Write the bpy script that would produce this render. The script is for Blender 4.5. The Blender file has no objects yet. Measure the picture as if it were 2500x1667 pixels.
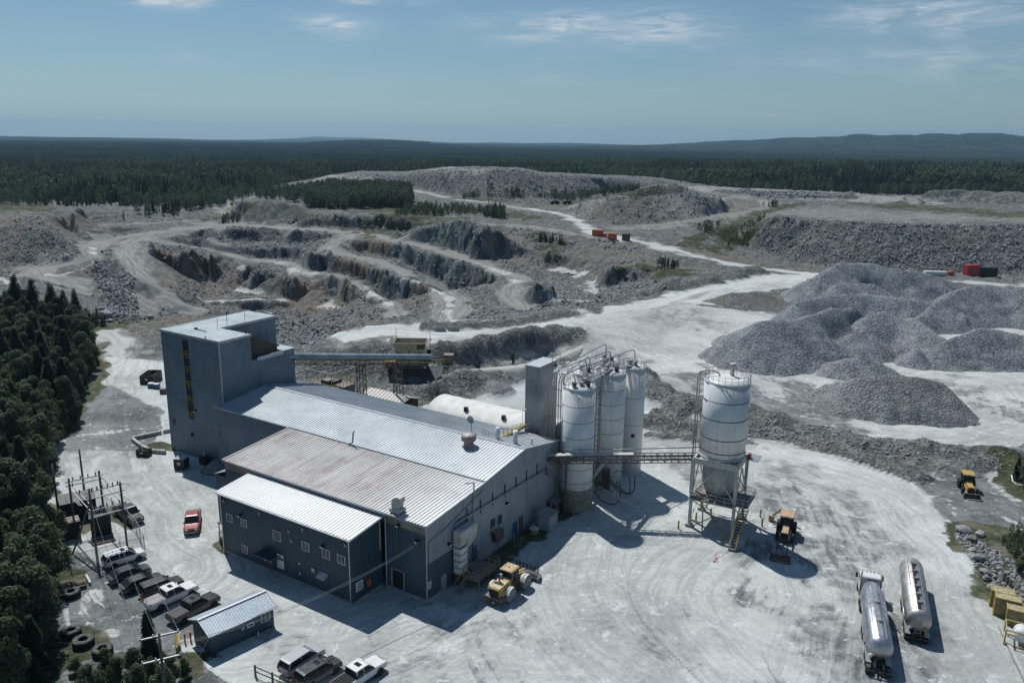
import bpy, bmesh, math, random
import numpy as np
from mathutils import Vector, Matrix
from mathutils.geometry import delaunay_2d_cdt

random.seed(7)
rng = np.random.default_rng(7)
scene = bpy.context.scene
COL = scene.collection

# ---------------------------------------------------------------- camera
CAM_H = 55.0
FPX = 1950.0                      # focal length in pixels of the 2500 px wide photograph
PITCH = math.atan(488.0 / FPX)
ROLL = math.radians(0.8)
cam_data = bpy.data.cameras.new("camera")
cam = bpy.data.objects.new("camera", cam_data)
COL.objects.link(cam)
scene.camera = cam
cam_data.sensor_fit = 'HORIZONTAL'
cam_data.sensor_width = 36.0
cam_data.lens = 36.0 * FPX / 2500.0
cam_data.clip_start = 0.5
cam_data.clip_end = 60000
cam.matrix_world = (Matrix.Translation((0, 0, CAM_H)) @ Matrix.Rotation(math.pi / 2 - PITCH, 4, 'X')
                    @ Matrix.Rotation(ROLL, 4, 'Z'))

# ---------------------------------------------------------------- sun, sky, exposure
SUN_AZ = math.radians(120.0)      # direction towards the sun in the ground plane, from +X
SUN_EL = math.radians(57.0)
sun_vec = Vector((math.cos(SUN_EL) * math.cos(SUN_AZ), math.cos(SUN_EL) * math.sin(SUN_AZ), math.sin(SUN_EL)))
sd = bpy.data.lights.new("sun", 'SUN')
sd.energy = 3.9
sd.angle = math.radians(0.53)
sd.color = (1.0, 0.985, 0.93)
sun = bpy.data.objects.new("sun", sd)
COL.objects.link(sun)
sun.rotation_euler = sun_vec.to_track_quat('Z', 'Y').to_euler()
sun.location = (0, 0, 300)

world = bpy.data.worlds.new("World")
scene.world = world
world.use_nodes = True
wt = world.node_tree
wt.nodes.clear()
def wn(t, **k):
    n = wt.nodes.new(t)
    for a, v in k.items():
        setattr(n, a, v)
    return n
wo = wn('ShaderNodeOutputWorld'); bg = wn('ShaderNodeBackground')
sky = wn('ShaderNodeTexSky', sky_type='NISHITA', sun_disc=False)
sky.sun_elevation = SUN_EL
sky.sun_rotation = math.radians(90) - SUN_AZ
sky.altitude = 400; sky.air_density = 1.0; sky.dust_density = 0.35; sky.ozone_density = 3.0
bg.inputs['Strength'].default_value = 0.063
# thin cirrus: noise on the plane where each view direction meets a layer high above
tc = wn('ShaderNodeTexCoord'); sep = wn('ShaderNodeSeparateXYZ')
wt.links.new(tc.outputs['Generated'], sep.inputs[0])
def wmath(op, a, b=None, clamp=False):
    n = wn('ShaderNodeMath', operation=op, use_clamp=clamp)
    for i, v in enumerate((a, b)):
        if v is None: continue
        if isinstance(v, (int, float)): n.inputs[i].default_value = v
        else: wt.links.new(v, n.inputs[i])
    return n.outputs[0]
zc = wmath('MAXIMUM', sep.outputs[2], 0.02)
zc = wmath('ADD', zc, 0.05)
px = wmath('DIVIDE', sep.outputs[0], zc); py = wmath('DIVIDE', sep.outputs[1], zc)
comb = wn('ShaderNodeCombineXYZ')
wt.links.new(px, comb.inputs[0]); wt.links.new(py, comb.inputs[1])
def cloud(scale, sx, sy, rot, lo, hi, off):
    mp = wn('ShaderNodeMapping'); mp.inputs['Scale'].default_value = (sx, sy, 1)
    mp.inputs['Rotation'].default_value = (0, 0, rot); mp.inputs['Location'].default_value = off
    wt.links.new(comb.outputs[0], mp.inputs[0])
    nz = wn('ShaderNodeTexNoise'); nz.inputs['Scale'].default_value = scale
    nz.inputs['Detail'].default_value = 9; nz.inputs['Roughness'].default_value = 0.62
    nz.inputs['Distortion'].default_value = 0.6
    wt.links.new(mp.outputs[0], nz.inputs['Vector'])
    mr = wn('ShaderNodeMapRange', interpolation_type='SMOOTHSTEP'); mr.inputs[1].default_value = lo; mr.inputs[2].default_value = hi
    wt.links.new(nz.outputs['Fac'], mr.inputs[0])
    return mr.outputs[0]
c1 = cloud(0.55, 1.0, 1.0, 0.0, 0.50, 0.72, (3.1, 1.7, 0))       # where there is cloud at all
c2 = cloud(1.3, 0.55, 2.2, 0.25, 0.42, 0.80, (0.4, 2.9, 0))      # fibres
c3 = cloud(0.35, 0.6, 1.6, -0.2, 0.40, 0.85, (7.0, 4.0, 0))      # faint veil
cf = wmath('MULTIPLY', wmath('MULTIPLY', c1, c2), 0.4)
# the low banks of cirrus over the horizon, by compass bearing and height
azm = wmath('ARCTAN2', sep.outputs[0], sep.outputs[1]); elv = wmath('ARCSINE', sep.outputs[2])
ca = wn('ShaderNodeCombineXYZ'); wt.links.new(azm, ca.inputs[0]); wt.links.new(elv, ca.inputs[1])
def fibre(sx, sy, rot, lo, hi, sd_):
    mp = wn('ShaderNodeMapping'); mp.inputs['Scale'].default_value = (sx, sy, 1); mp.inputs['Rotation'].default_value = (0, 0, rot); mp.inputs['Location'].default_value = (sd_, sd_, 0)
    wt.links.new(ca.outputs[0], mp.inputs[0]); nz = wn('ShaderNodeTexNoise'); nz.inputs['Scale'].default_value = 1.0; nz.inputs['Detail'].default_value = 10; nz.inputs['Roughness'].default_value = 0.6; nz.inputs['Distortion'].default_value = 0.9
    wt.links.new(mp.outputs[0], nz.inputs['Vector']); mr = wn('ShaderNodeMapRange', interpolation_type='SMOOTHSTEP'); mr.inputs[1].default_value = lo; mr.inputs[2].default_value = hi; wt.links.new(nz.outputs['Fac'], mr.inputs[0]); return mr.outputs[0]
fb_ = wmath('MULTIPLY', fibre(16, 95, 0.12, .36, .74, 3.3), wmath('ADD', fibre(7, 26, -0.1, .34, .62, 8.1), 0.15))
msk = None
for az0, el0, sa, se, amp in ((.10, .128, .13, .020, 1.0), (.02, .120, .07, .010, .7), (-.44, .163, .05, .012, 2.6), (-.39, .146, .035, .010, 2.4), (-.15, .172, .055, .013, 2.4), (-.185, .158, .03, .009, 1.2), (-.20, .127, .045, .011, 1.4), (.45, .135, .09, .022, .8), (.53, .168, .06, .018, .8), (.46, .088, .16, .022, .35), (.045, .072, .03, .007, .5), (-.37, .083, .025, .006, .5), (-.56, .165, .05, .012, .7), (.0, .18, .06, .01, .5)):
    a_ = wmath('DIVIDE', wmath('SUBTRACT', azm, az0), sa); b_ = wmath('DIVIDE', wmath('SUBTRACT', elv, el0), se)
    g_ = wmath('MULTIPLY', wmath('EXPONENT', wmath('MULTIPLY', wmath('ADD', wmath('MULTIPLY', a_, a_), wmath('MULTIPLY', b_, b_)), -1.0)), amp)
    msk = g_ if msk is None else wmath('MAXIMUM', msk, g_)
cf = wmath('ADD', cf, wmath('MULTIPLY', wmath('MULTIPLY', msk, wmath('ADD', fb_, .12)), 1.2), clamp=True)
veil = wmath('MULTIPLY', c3, 0.06)
cf = wmath('ADD', cf, veil, clamp=True)
lowf = wn('ShaderNodeMapRange'); lowf.inputs[1].default_value = 0.0; lowf.inputs[2].default_value = 0.22; lowf.inputs[3].default_value = 0.90; lowf.inputs[4].default_value = 1.0; wt.links.new(sep.outputs[2], lowf.inputs[0])
hue = wn('ShaderNodeHueSaturation'); hue.inputs['Saturation'].default_value = 1.0; hue.inputs['Value'].default_value = 1.0
wt.links.new(sky.outputs[0], hue.inputs['Color'])
tint = wn('ShaderNodeMix', data_type='RGBA', blend_type='MULTIPLY'); tint.inputs[0].default_value = 1; wt.links.new(hue.outputs[0], tint.inputs[6]); cl = wn('ShaderNodeVectorMath', operation='SCALE'); cl.inputs[0].default_value = (0.90, 1.045, 1.06); wt.links.new(lowf.outputs[0], cl.inputs[3]); wt.links.new(cl.outputs[0], tint.inputs[7])
mixc = wn('ShaderNodeMix', data_type='RGBA')
wt.links.new(cf, mixc.inputs[0]); wt.links.new(tint.outputs[2], mixc.inputs[6])
mixc.inputs[7].default_value = (9.0, 10.0, 10.8, 1)
wt.links.new(mixc.outputs[2], bg.inputs['Color'])
wt.links.new(bg.outputs[0], wo.inputs['Surface'])

vs = scene.view_settings
vs.view_transform = 'Standard'; vs.look = 'None'; vs.gamma = 1; vs.exposure = 0.0; vs.use_curve_mapping = False
scene.cycles.use_denoising = True
scene.cycles.max_bounces = 5
scene.cycles.diffuse_bounces = 3
scene.cycles.glossy_bounces = 3
scene.cycles.transmission_bounces = 3
scene.cycles.transparent_max_bounces = 8
scene.cycles.volume_bounces = 0
scene.cycles.caustics_reflective = False
scene.cycles.caustics_refractive = False

# ---------------------------------------------------------------- photo measurements -> places in the world
_F = np.array([0, math.cos(PITCH), -math.sin(PITCH)]); _U = np.array([0, math.sin(PITCH), math.cos(PITCH)])
def ray(x, y):
    X = x - 1250.0; Y = 833.5 - y
    c, s = math.cos(ROLL), math.sin(ROLL)
    u = X * c - Y * s; v = X * s + Y * c
    return np.array([u, FPX * math.cos(PITCH) + v * math.sin(PITCH), -FPX * math.sin(PITCH) + v * math.cos(PITCH)])
def G(x, y, z=0.0):
    """where the line of sight through photo point (x, y) is at height z"""
    r = ray(x, y); t = (z - CAM_H) / r[2]
    return np.array([r[0] * t, r[1] * t, z])
def project(P):
    d = np.array([P[0], P[1], P[2] - CAM_H]); z = d @ _F
    u = FPX * d[0] / z; v = FPX * (d @ _U) / z
    c, s = math.cos(ROLL), math.sin(ROLL)
    return 1250 + u * c + v * s, 833.5 - (-u * s + v * c)

# ---------------------------------------------------------------- value noise
def _hash(ix, iy, seed):
    h = (ix.astype(np.int64) * 374761393 + iy.astype(np.int64) * 668265263 + seed * 974711) & 0x7fffffff
    h = (h ^ (h >> 13)) * 1274126177 & 0x7fffffff
    return ((h ^ (h >> 16)) & 0xffff) / 65535.0
def vnoise(x, y, seed=0):
    ix = np.floor(x); iy = np.floor(y); fx = x - ix; fy = y - iy
    fx = fx * fx * (3 - 2 * fx); fy = fy * fy * (3 - 2 * fy)
    a = _hash(ix, iy, seed); b = _hash(ix + 1, iy, seed); c = _hash(ix, iy + 1, seed); d = _hash(ix + 1, iy + 1, seed)
    return (a + (b - a) * fx) * (1 - fy) + (c + (d - c) * fx) * fy
def fbm(x, y, wl, octs=3, seed=0, ridged=False):
    out = 0; amp = 1; tot = 0
    for o in range(octs):
        ca, sa = math.cos(o * 1.1 + seed), math.sin(o * 1.1 + seed)
        n = vnoise((x * ca - y * sa) / wl + 31.7 * o, (x * sa + y * ca) / wl - 17.3 * o, seed * 7 + o)
        if ridged: n = 1 - np.abs(2 * n - 1)
        out = out + n * amp; tot += amp; amp *= 0.5; wl *= 0.5
    return out / tot
def sstep(e0, e1, x):
    t = np.clip((x - e0) / (e1 - e0), 0, 1)
    return t * t * (3 - 2 * t)

# ---------------------------------------------------------------- object helpers
def link(o): COL.objects.link(o); return o
def tag(o, label=None, cat=None, group=None, kind=None):
    if label: o["label"] = label
    if cat: o["category"] = cat
    if group: o["group"] = group
    if kind: o["kind"] = kind
    return o
def empty(name, loc=(0, 0, 0), rz=0.0, label=None, cat=None, group=None):
    o = bpy.data.objects.new(name, None); link(o)
    o.location = tuple(float(v) for v in loc); o.rotation_euler = (0, 0, rz)
    o.empty_display_size = 0.3
    return tag(o, label, cat, group)

class MB:
    """collects vertices and faces of one mesh"""
    def __init__(s): s.v = []; s.f = []; s.sm = []
    def add(s, vs, fs, smooth=False):
        b = len(s.v); s.v.extend([tuple(v) for v in vs])
        for f in fs: s.f.append([b + i for i in f]); s.sm.append(smooth)
        return s
    def box(s, x0, x1, y0, y1, z0, z1, taper=0.0):
        t = taper
        s.add([(x0, y0, z0), (x1, y0, z0), (x1, y1, z0), (x0, y1, z0),
               (x0 + t, y0 + t, z1), (x1 - t, y0 + t, z1), (x1 - t, y1 - t, z1), (x0 + t, y1 - t, z1)],
              [(3, 2, 1, 0), (4, 5, 6, 7), (0, 1, 5, 4), (1, 2, 6, 5), (2, 3, 7, 6), (3, 0, 4, 7)])
        return s
    def bar(s, a, b, w, h=None, up=(0, 0, 1)):
        """rectangular bar from a to b"""
        h = h or w; a = Vector(a); b = Vector(b); d = (b - a).normalized(); up = Vector(up)
        if abs(d.dot(up)) > 0.98: up = Vector((1, 0, 0))
        r = d.cross(up).normalized(); u = r.cross(d).normalized()
        r *= w / 2; u *= h / 2
        s.add([a - r - u, a + r - u, a + r + u, a - r + u, b - r - u, b + r - u, b + r + u, b - r + u],
              [(0, 1, 2, 3), (7, 6, 5, 4), (0, 4, 5, 1), (1, 5, 6, 2), (2, 6, 7, 3), (3, 7, 4, 0)])
        return s
    def tube(s, pts, r, n=8, closed=False, caps=True, radii=None):
        pts = [Vector(p) for p in pts]; m = len(pts); b = len(s.v); up = None
        for i, p in enumerate(pts):
            if closed: d = (pts[(i + 1) % m] - pts[i - 1])
            else: d = pts[min(i + 1, m - 1)] - pts[max(i - 1, 0)]
            d = d.normalized() if d.length > 1e-9 else Vector((0, 0, 1))
            if up is None: up = Vector((0, 0, 1)) if abs(d.z) < 0.9 else Vector((1, 0, 0))
            x = d.cross(up).normalized(); y = x.cross(d).normalized(); up = y
            rr = radii[i] if radii else r
            for k in range(n):
                a = 2 * math.pi * k / n
                s.v.append(tuple(p + x * (rr * math.cos(a)) + y * (rr * math.sin(a))))
        for i in range(m if closed else m - 1):
            for k in range(n):
                a0 = b + i * n + k; a1 = b + i * n + (k + 1) % n; c0 = b + ((i + 1) % m) * n + k; c1 = b + ((i + 1) % m) * n + (k + 1) % n
                s.f.append([a0, a1, c1, c0]); s.sm.append(n > 5)
        if caps and not closed:
            s.f.append([b + k for k in range(n)][::-1]); s.sm.append(False)
            s.f.append([b + (m - 1) * n + k for k in range(n)]); s.sm.append(False)
        return s
    def lathe(s, prof, n=32, c=(0, 0, 0), caps=True, axis='z'):
        """prof: [(radius, height)] bottom to top"""
        b = len(s.v)
        for r, z in prof:
            for k in range(n):
                a = 2 * math.pi * k / n
                p = (r * math.cos(a), r * math.sin(a), z)
                if axis == 'x': p = (p[2], p[0], p[1])
                elif axis == 'y': p = (p[0], p[2], p[1])
                s.v.append((p[0] + c[0], p[1] + c[1], p[2] + c[2]))
        fl = axis == 'y'
        for i in range(len(prof) - 1):
            for k in range(n):
                f = [b + i * n + k, b + i * n + (k + 1) % n, b + (i + 1) * n + (k + 1) % n, b + (i + 1) * n + k]
                s.f.append(f[::-1] if fl else f); s.sm.append(True)
        if caps:
            f0 = [b + k for k in range(n)][::-1]; f1 = [b + (len(prof) - 1) * n + k for k in range(n)]
            s.f.append(f0[::-1] if fl else f0); s.sm.append(False); s.f.append(f1[::-1] if fl else f1); s.sm.append(False)
        return s
    def prism(s, poly, y0, y1, plane='xz'):
        """extrude polygon (2-D points) along the third axis"""
        n = len(poly)
        def P(p, t):
            return {'xz': (p[0], t, p[1]), 'yz': (t, p[0], p[1]), 'xy': (p[0], p[1], t)}[plane]
        s.add([P(p, y0) for p in poly] + [P(p, y1) for p in poly],
              [list(range(n))[::-1], list(range(n, 2 * n))] + [(i, (i + 1) % n, n + (i + 1) % n, n + i) for i in range(n)])
        return s
    def quad(s, a, b, c, d): return s.add([a, b, c, d], [(0, 1, 2, 3)])
    def mesh(s, name, mat=None):
        me = bpy.data.meshes.new(name); me.from_pydata(s.v, [], s.f)
        me.polygons.foreach_set('use_smooth', s.sm)
        if mat: me.materials.append(mat)
        me.validate(); me.update()
        return me
    def build(s, name, mat=None, parent=None, loc=None, bevel=0.0, fix=True, label=None):
        me = s.mesh(name, mat)
        if fix:
            bm = bmesh.new(); bm.from_mesh(me)
            bmesh.ops.recalc_face_normals(bm, faces=bm.faces)
            if bevel:
                es = [e for e in bm.edges if len(e.link_faces) == 2 and e.calc_face_angle(0) > 0.5]
                bmesh.ops.bevel(bm, geom=es, offset=bevel, segments=1, affect='EDGES', clamp_overlap=True)
            bm.to_mesh(me); bm.free()
        o = bpy.data.objects.new(name, me); link(o)
        if parent: o.parent = parent
        if loc: o.location = loc
        if label: o["label"] = label
        return o
def copy_tree(o, parent=None):
    c = o.copy(); link(c)
    if parent: c.parent = parent; c.matrix_parent_inverse = o.matrix_parent_inverse
    for ch in list(o.children): copy_tree(ch, c)
    return c

# ---------------------------------------------------------------- material helper
def new_mat(name):
    m = bpy.data.materials.new(name); m.use_nodes = True
    return m
class NT:
    def __init__(s, m):
        s.m = m; s.t = m.node_tree; s.b = s.t.nodes['Principled BSDF']; s.o = s.t.nodes['Material Output']
    def n(s, ty, **k):
        x = s.t.nodes.new(ty)
        for a, v in k.items(): setattr(x, a, v)
        return x
    def l(s, a, b): s.t.links.new(a, b)
    def set(s, sock, v):
        if isinstance(v, (int, float)): sock.default_value = v
        elif isinstance(v, (tuple, list)): sock.default_value = tuple(v) + ((1,) if len(v) == 3 and sock.type == 'RGBA' else ())
        else: s.l(v, sock)
    def math(s, op, a, b=0.0, clamp=False):
        x = s.n('ShaderNodeMath', operation=op, use_clamp=clamp); s.set(x.inputs[0], a); s.set(x.inputs[1], b); return x.outputs[0]
    def mix(s, f, a, b, blend='MIX'):
        x = s.n('ShaderNodeMix', data_type='RGBA', blend_type=blend, clamp_factor=True)
        s.set(x.inputs[0], f); s.set(x.inputs[6], a); s.set(x.inputs[7], b); return x.outputs[2]
    def noise(s, vec, scale, detail=3, rough=0.55, dist=0.0, col=False):
        x = s.n('ShaderNodeTexNoise'); x.inputs['Scale'].default_value = scale; x.inputs['Detail'].default_value = detail
        x.inputs['Roughness'].default_value = rough; x.inputs['Distortion'].default_value = dist
        if vec is not None: s.l(vec, x.inputs['Vector'])
        return x.outputs['Color' if col else 'Fac']
    def vor(s, vec, scale, feature='F1', out='Distance', rand=1.0):
        x = s.n('ShaderNodeTexVoronoi', feature=feature); x.inputs['Scale'].default_value = scale
        x.inputs['Randomness'].default_value = rand
        if vec is not None: s.l(vec, x.inputs['Vector'])
        return x.outputs[out]
    def map(s, v, a, b, c=0.0, d=1.0, smooth=True):
        x = s.n('ShaderNodeMapRange', interpolation_type='SMOOTHSTEP' if smooth else 'LINEAR')
        s.set(x.inputs[0], v)
        for i, q in enumerate((a, b, c, d)): s.set(x.inputs[i + 1], q)
        return x.outputs[0]
    def scale(s, vec, v, rot=(0, 0, 0), loc=(0, 0, 0)):
        x = s.n('ShaderNodeMapping'); s.l(vec, x.inputs[0]); x.inputs['Scale'].default_value = v
        x.inputs['Rotation'].default_value = rot; x.inputs['Location'].default_value = loc; return x.outputs[0]
    def bump(s, h, strength=0.5, dist=0.1, prev=None):
        x = s.n('ShaderNodeBump'); x.inputs['Strength'].default_value = strength; x.inputs['Distance'].default_value = dist
        s.set(x.inputs['Height'], h)
        if prev is not None: s.l(prev, x.inputs['Normal'])
        return x.outputs[0]
    def pos(s): return s.n('ShaderNodeNewGeometry').outputs['Position']
    def obj(s): return s.n('ShaderNodeTexCoord').outputs['Object']
    def attr(s, name, out='Fac'): x = s.n('ShaderNodeAttribute', attribute_name=name); return x.outputs[out]
    def sepc(s, c): x = s.n('ShaderNodeSeparateColor'); s.l(c, x.inputs[0]); return x.outputs
    def sepx(s, c): x = s.n('ShaderNodeSeparateXYZ'); s.l(c, x.inputs[0]); return x.outputs
    def comb(s, a, b, c=0.0):
        x = s.n('ShaderNodeCombineXYZ'); s.set(x.inputs[0], a); s.set(x.inputs[1], b); s.set(x.inputs[2], c); return x.outputs[0]
    def out(s, col=None, rough=None, metal=None, normal=None, spec=None):
        if col is not None: s.set(s.b.inputs['Base Color'], col)
        if rough is not None: s.set(s.b.inputs['Roughness'], rough)
        if metal is not None: s.set(s.b.inputs['Metallic'], metal)
        if spec is not None: s.set(s.b.inputs['Specular IOR Level'], spec)
        if normal is not None: s.l(normal, s.b.inputs['Normal'])
        return s.m
def plain(name, col, rough=0.6, metal=0.0, dirt=0.25, scale=1.5, dust=None, bump=0.0, spec=0.5):
    """painted or bare surface with uneven wear; dust = pale colour settling on upward faces"""
    m = new_mat(name); t = NT(m); p = t.obj()
    n1 = t.noise(p, scale, 5, 0.6); n2 = t.noise(p, scale * 6, 4, 0.6)
    f = t.math('ADD', t.math('MULTIPLY', n1, 0.7), t.math('MULTIPLY', n2, 0.3))
    dk = tuple(c * (1 - dirt) for c in col); lt = tuple(min(1, c * (1 + dirt * 0.6)) for c in col)
    c = t.mix(t.map(f, 0.35, 0.65), dk, lt)
    if dust:
        nz = t.sepx(t.n('ShaderNodeNewGeometry').outputs['Normal'])[2]
        d = t.math('MULTIPLY', t.map(nz, 0.3, 0.95), t.map(t.noise(p, scale * 2.3, 5, 0.65), 0.35, 0.62))
        c = t.mix(t.math('MULTIPLY', d, dust[3] if len(dust) > 3 else 0.7), c, tuple(dust[:3]))
    nrm = t.bump(n2, 0.4, bump) if bump else None
    return t.out(c, rough, metal, nrm, spec)
# ================================================================ TERRAIN
# Break lines surveyed from the photograph (x, y in its 2500 px frame) with their heights; crests and toes of
# the pit benches and dumps follow from each other through the slope of the face between them.
BL = []                                    # list of world polylines
def line(pts, z):
    zs = z if isinstance(z, (list, tuple)) else None
    if zs is not None and len(zs) == 2 and len(pts) > 2:
        L = [0]
        for i in range(1, len(pts)): L.append(L[-1] + math.dist(pts[i], pts[i - 1]))
        zs = [zs[0] + (zs[1] - zs[0]) * l / L[-1] for l in L]
    w = [G(p[0], p[1], zs[i] if zs is not None else z) for i, p in enumerate(pts)]
    BL.append(w); return (pts, w)
def _at(ref, x):
    """horizontal distance and height of a reference line where it crosses photo column x"""
    pts, w = ref
    best = None
    for i in range(len(pts) - 1):
        x0, x1 = pts[i][0], pts[i + 1][0]
        if min(x0, x1) <= x <= max(x0, x1) and x0 != x1:
            t = (x - x0) / (x1 - x0); q = w[i] * (1 - t) + w[i + 1] * t; best = q; break
    if best is None: best = w[int(np.argmin([abs(p[0] - x) for p in pts]))]
    return math.hypot(best[0], best[1]), best[2]
def slope_to(ref, pts, angle, zmin=-40):
    """line whose points lie up (or down) a face of the given angle from line ref"""
    T = math.tan(math.radians(angle)); w = []
    for (x, y) in pts:
        r = ray(x, y); k = -r[2] / math.hypot(r[0], r[1]); dr, zr = _at(ref, x)
        # z = H - k d;  crest-toe: z_far - z_near = T (d_far - d_near)
        d = (CAM_H - zr + T * dr) / (T + k)
        w.append(np.array([r[0], r[1], 0]) / math.hypot(r[0], r[1]) * d + np.array([0, 0, CAM_H - k * d]))
    BL.append(w); return (pts, w)
def at(T):
    return {1: lambda X, Y: (X / 4.704, 480 + Y / 4.704), 2: lambda X, Y: (450 + X / 4.704, 480 + Y / 4.704),
            3: lambda X, Y: (900 + X / 4.48, 480 + Y / 4.48), 4: lambda X, Y: (1300 + X / 3.618, 420 + Y / 3.618)}[T]
def P(T, *pts): return [at(T)(*p) for p in pts]

# level yard
for yy in (30, 60, 90, 120, 150, 175):
    BL.append([np.array([xx, yy, 0.0]) for xx in (-260, -150, -60, 0, 60, 150, 260)])
line([(1450, 960), (1700, 960), (2000, 960), (2600, 960), (2900, 960)], 0)
line([(1420, 880), (1600, 860), (1900, 850), (2300, 850), (2700, 850)], [1.5, 0.8, 0.3, 0, 0])
line([(-300, 960), (0, 900), (150, 850), (260, 850), (380, 860)], [4, 3, 1, 0, 0])
# crusher plateau and the fill slopes below it
plat_s = line([(775, 850), (815, 846), (860, 846), (930, 838), (1000, 838), (1066, 841), (1135, 829), (1257, 811), (1367, 792), (1410, 803), (1438, 828)], [6, 7, 7.5, 8, 8, 8, 8, 7.5, 6.5, 5.5, 4.2])
toe1 = slope_to(plat_s, [(730, 905), (800, 925), (880, 930), (960, 930), (1050, 925), (1124, 902), (1280, 886), (1334, 874), (1400, 852)], 36)
toe1b = line([(1000, 958), (1060, 945), (1130, 910), (1285, 892), (1345, 880), (1420, 845)], [3, 3.2, 3.5, 3.3, 3, 2.8])
line([(700, 940), (800, 965), (900, 975), (1040, 985), (1155, 969), (1230, 945), (1300, 925), (1380, 890)], [0, 0, 0, 0, 0, 0, 0, .5])
plat_n = line([(771, 845), (800, 820), (830, 806), (900, 790), (980, 784), (1060, 792), (1140, 800), (1257, 797), (1330, 785), (1400, 775)], [5, 7, 8.5, 9, 9.2, 8.8, 8.2, 7.6, 6.8, 6])
line([(850, 812), (950, 802), (1060, 806), (1140, 812)], 7.8)
rimS = line([(1140, 792), (1200, 786), (1260, 775), (1350, 762), (1450, 752), (1530, 742), (1600, 731), (1640, 715)], [8.5, 8.5, 8, 7.2, 6.5, 6, 5, 4.2])
line([(1300, 800), (1400, 786), (1480, 775), (1560, 765), (1650, 735), (1750, 702), (1850, 682), (1950, 668)], [7, 6, 5.5, 5, 4.5, 4, 3, 2])
line([(1500, 800), (1650, 790), (1900, 772), (2200, 770), (2600, 770)], [4.5, 3, 1.5, .5, 0])
line([(1700, 730), (1900, 720), (2300, 720), (2700, 720)], [3, 1.5, .5, .5])
# near rim of the pit
line([(-250, 830), (0, 760), (100, 745), (150, 742), (200, 752), (240, 768), (330, 779), (400, 776), (470, 770), (540, 775), (640, 800), (700, 818), (771, 850)], [6, 4, 2, 1.5, 1, 0.6, 0.3, 0, 0, -1, -2.5, -3, 0])
line([(240, 800), (330, 805), (420, 800)], 0)
# deep floor behind it
line([(200, 722), (260, 740), (320, 762)], [-3, -7, -9])
line([(355, 773), (420, 768), (470, 762)], [-9.5, -11, -11.5])
F0 = line([(520, 758), (600, 757), (675, 756), (705, 750), (725, 738)], [-17, -17, -17, -16.5, -15])
line([(560, 790), (650, 800), (740, 805), (820, 790), (900, 776)], [-15, -15, -14, -11, -8])
line([(650, 775), (750, 770), (850, 765), (920, 762)], [-17, -16, -14, -11])
F1c = slope_to(F0, [(500, 736), (600, 735), (690, 733), (715, 732)], 66)
line([(480, 745), (560, 731), (640, 729), (760, 728), (800, 738)], [-12.3, -12.3, -12.3, -13, -14.5])
line([(510, 705), (600, 712), (690, 722)], [-12, -12, -12.4])
# road down the west side
R1 = line([(530, 550), (440, 562), (370, 573), (318, 596), (312, 620), (330, 650), (352, 672), (400, 710), (440, 735), (470, 752)], [9, 8, 7, 5, 4, 2, 0, -5, -8.5, -10.5])
line([(372, 596), (368, 625), (385, 655), (420, 685), (470, 718)], [5.5, 4.2, 1, -3.5, -9])
line([(300, 600), (290, 612), (312, 645), (335, 672), (345, 685)], [5.2, 4.6, 2.4, 0.2, -1])
line([(335, 676), (298, 680), (292, 700), (330, 712), (350, 722), (352, 750), (345, 771)], [0, -1.5, -3, -5, -6, -8, -9.5])
line([(325, 725), (300, 722), (283, 700), (288, 678), (320, 665)], [-6, -5, -2.6, -1.2, .5])
rk1 = line([(400, 722), (430, 718), (452, 745)], [-6, -6.5, -9]); line([(372, 735), (385, 755), (450, 760)], [-8, -9.5, -11])
# left branch
line([(355, 574), (280, 580), (240, 593), (222, 612), (218, 627), (170, 640), (110, 652), (95, 668), (130, 685), (170, 698), (205, 712)], [7, 6, 5, 4.3, 4, 2, 1, 0, -1, -2.5, -4])
line([(262, 588), (245, 615), (235, 634), (200, 655), (190, 680)], [5.2, 4.2, 3.8, 1.6, -1])
line([(230, 640), (262, 625), (300, 650), (325, 668)], [3.6, 3, 1.8, .3])
line([(265, 650), (280, 690), (305, 720)], [0, -3.5, -6])
line([(60, 700), (30, 680), (0, 665), (-60, 660)], [0, 0, 0, 0]); line([(60, 670), (90, 690), (90, 720)], [2.6, 2.0, 1.5])
# hump on the far left
line([(-300, 540), (0, 532), (50, 527), (100, 524), (128, 538), (140, 556), (165, 582), (190, 612)], [17, 17, 17.5, 17.5, 14.5, 12, 9, 6])
line([(-200, 556), (0, 553), (60, 555), (110, 560)], 14.5)
line([(-200, 600), (0, 590), (60, 598), (110, 612), (160, 625)], [10, 9.5, 8.5, 6.5, 4.6])
line([(-200, 640), (0, 630), (60, 640), (95, 645)], [5, 4, 2.4, 1.6])
line([(-300, 515), (0, 517), (60, 514), (130, 520)], 14)
line([(142, 540), (160, 560), (200, 590), (215, 605)], [9.5, 8, 6, 5])
# rock outcrop, upper left benches
oc_t = line([(168, 562), (178, 556), (200, 548), (222, 540)], [9.2, 9.3, 9.6, 10])
slope_to(oc_t, [(150, 530), (170, 512), (192, 508), (212, 521), (224, 532)], 68)
b0 = line([(240, 566), (270, 570), (320, 566), (350, 564)], [6.6, 6.6, 7.2, 7.6])
slope_to(b0, [(243, 558), (268, 557), (300, 552), (335, 556), (352, 560)], 60)
line([(240, 549), (330, 546), (400, 543), (480, 540), (520, 541)], [9, 9.6, 10, 10, 9.8])
line([(230, 528), (330, 520), (430, 518), (470, 508)], [13, 13.5, 14, 14.5])
line([(585, 546), (560, 524), (546, 508), (552, 493), (580, 487), (640, 479)], [9.6, 11.5, 12.5, 13.5, 14.2, 15])
mo_t = line([(575, 528), (600, 541), (640, 548), (700, 553), (740, 552)], [11, 10, 9.5, 9.3, 9.3])
slope_to(mo_t, [(578, 500), (600, 491), (640, 487), (690, 489), (720, 500), (745, 520)], 36)
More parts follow.
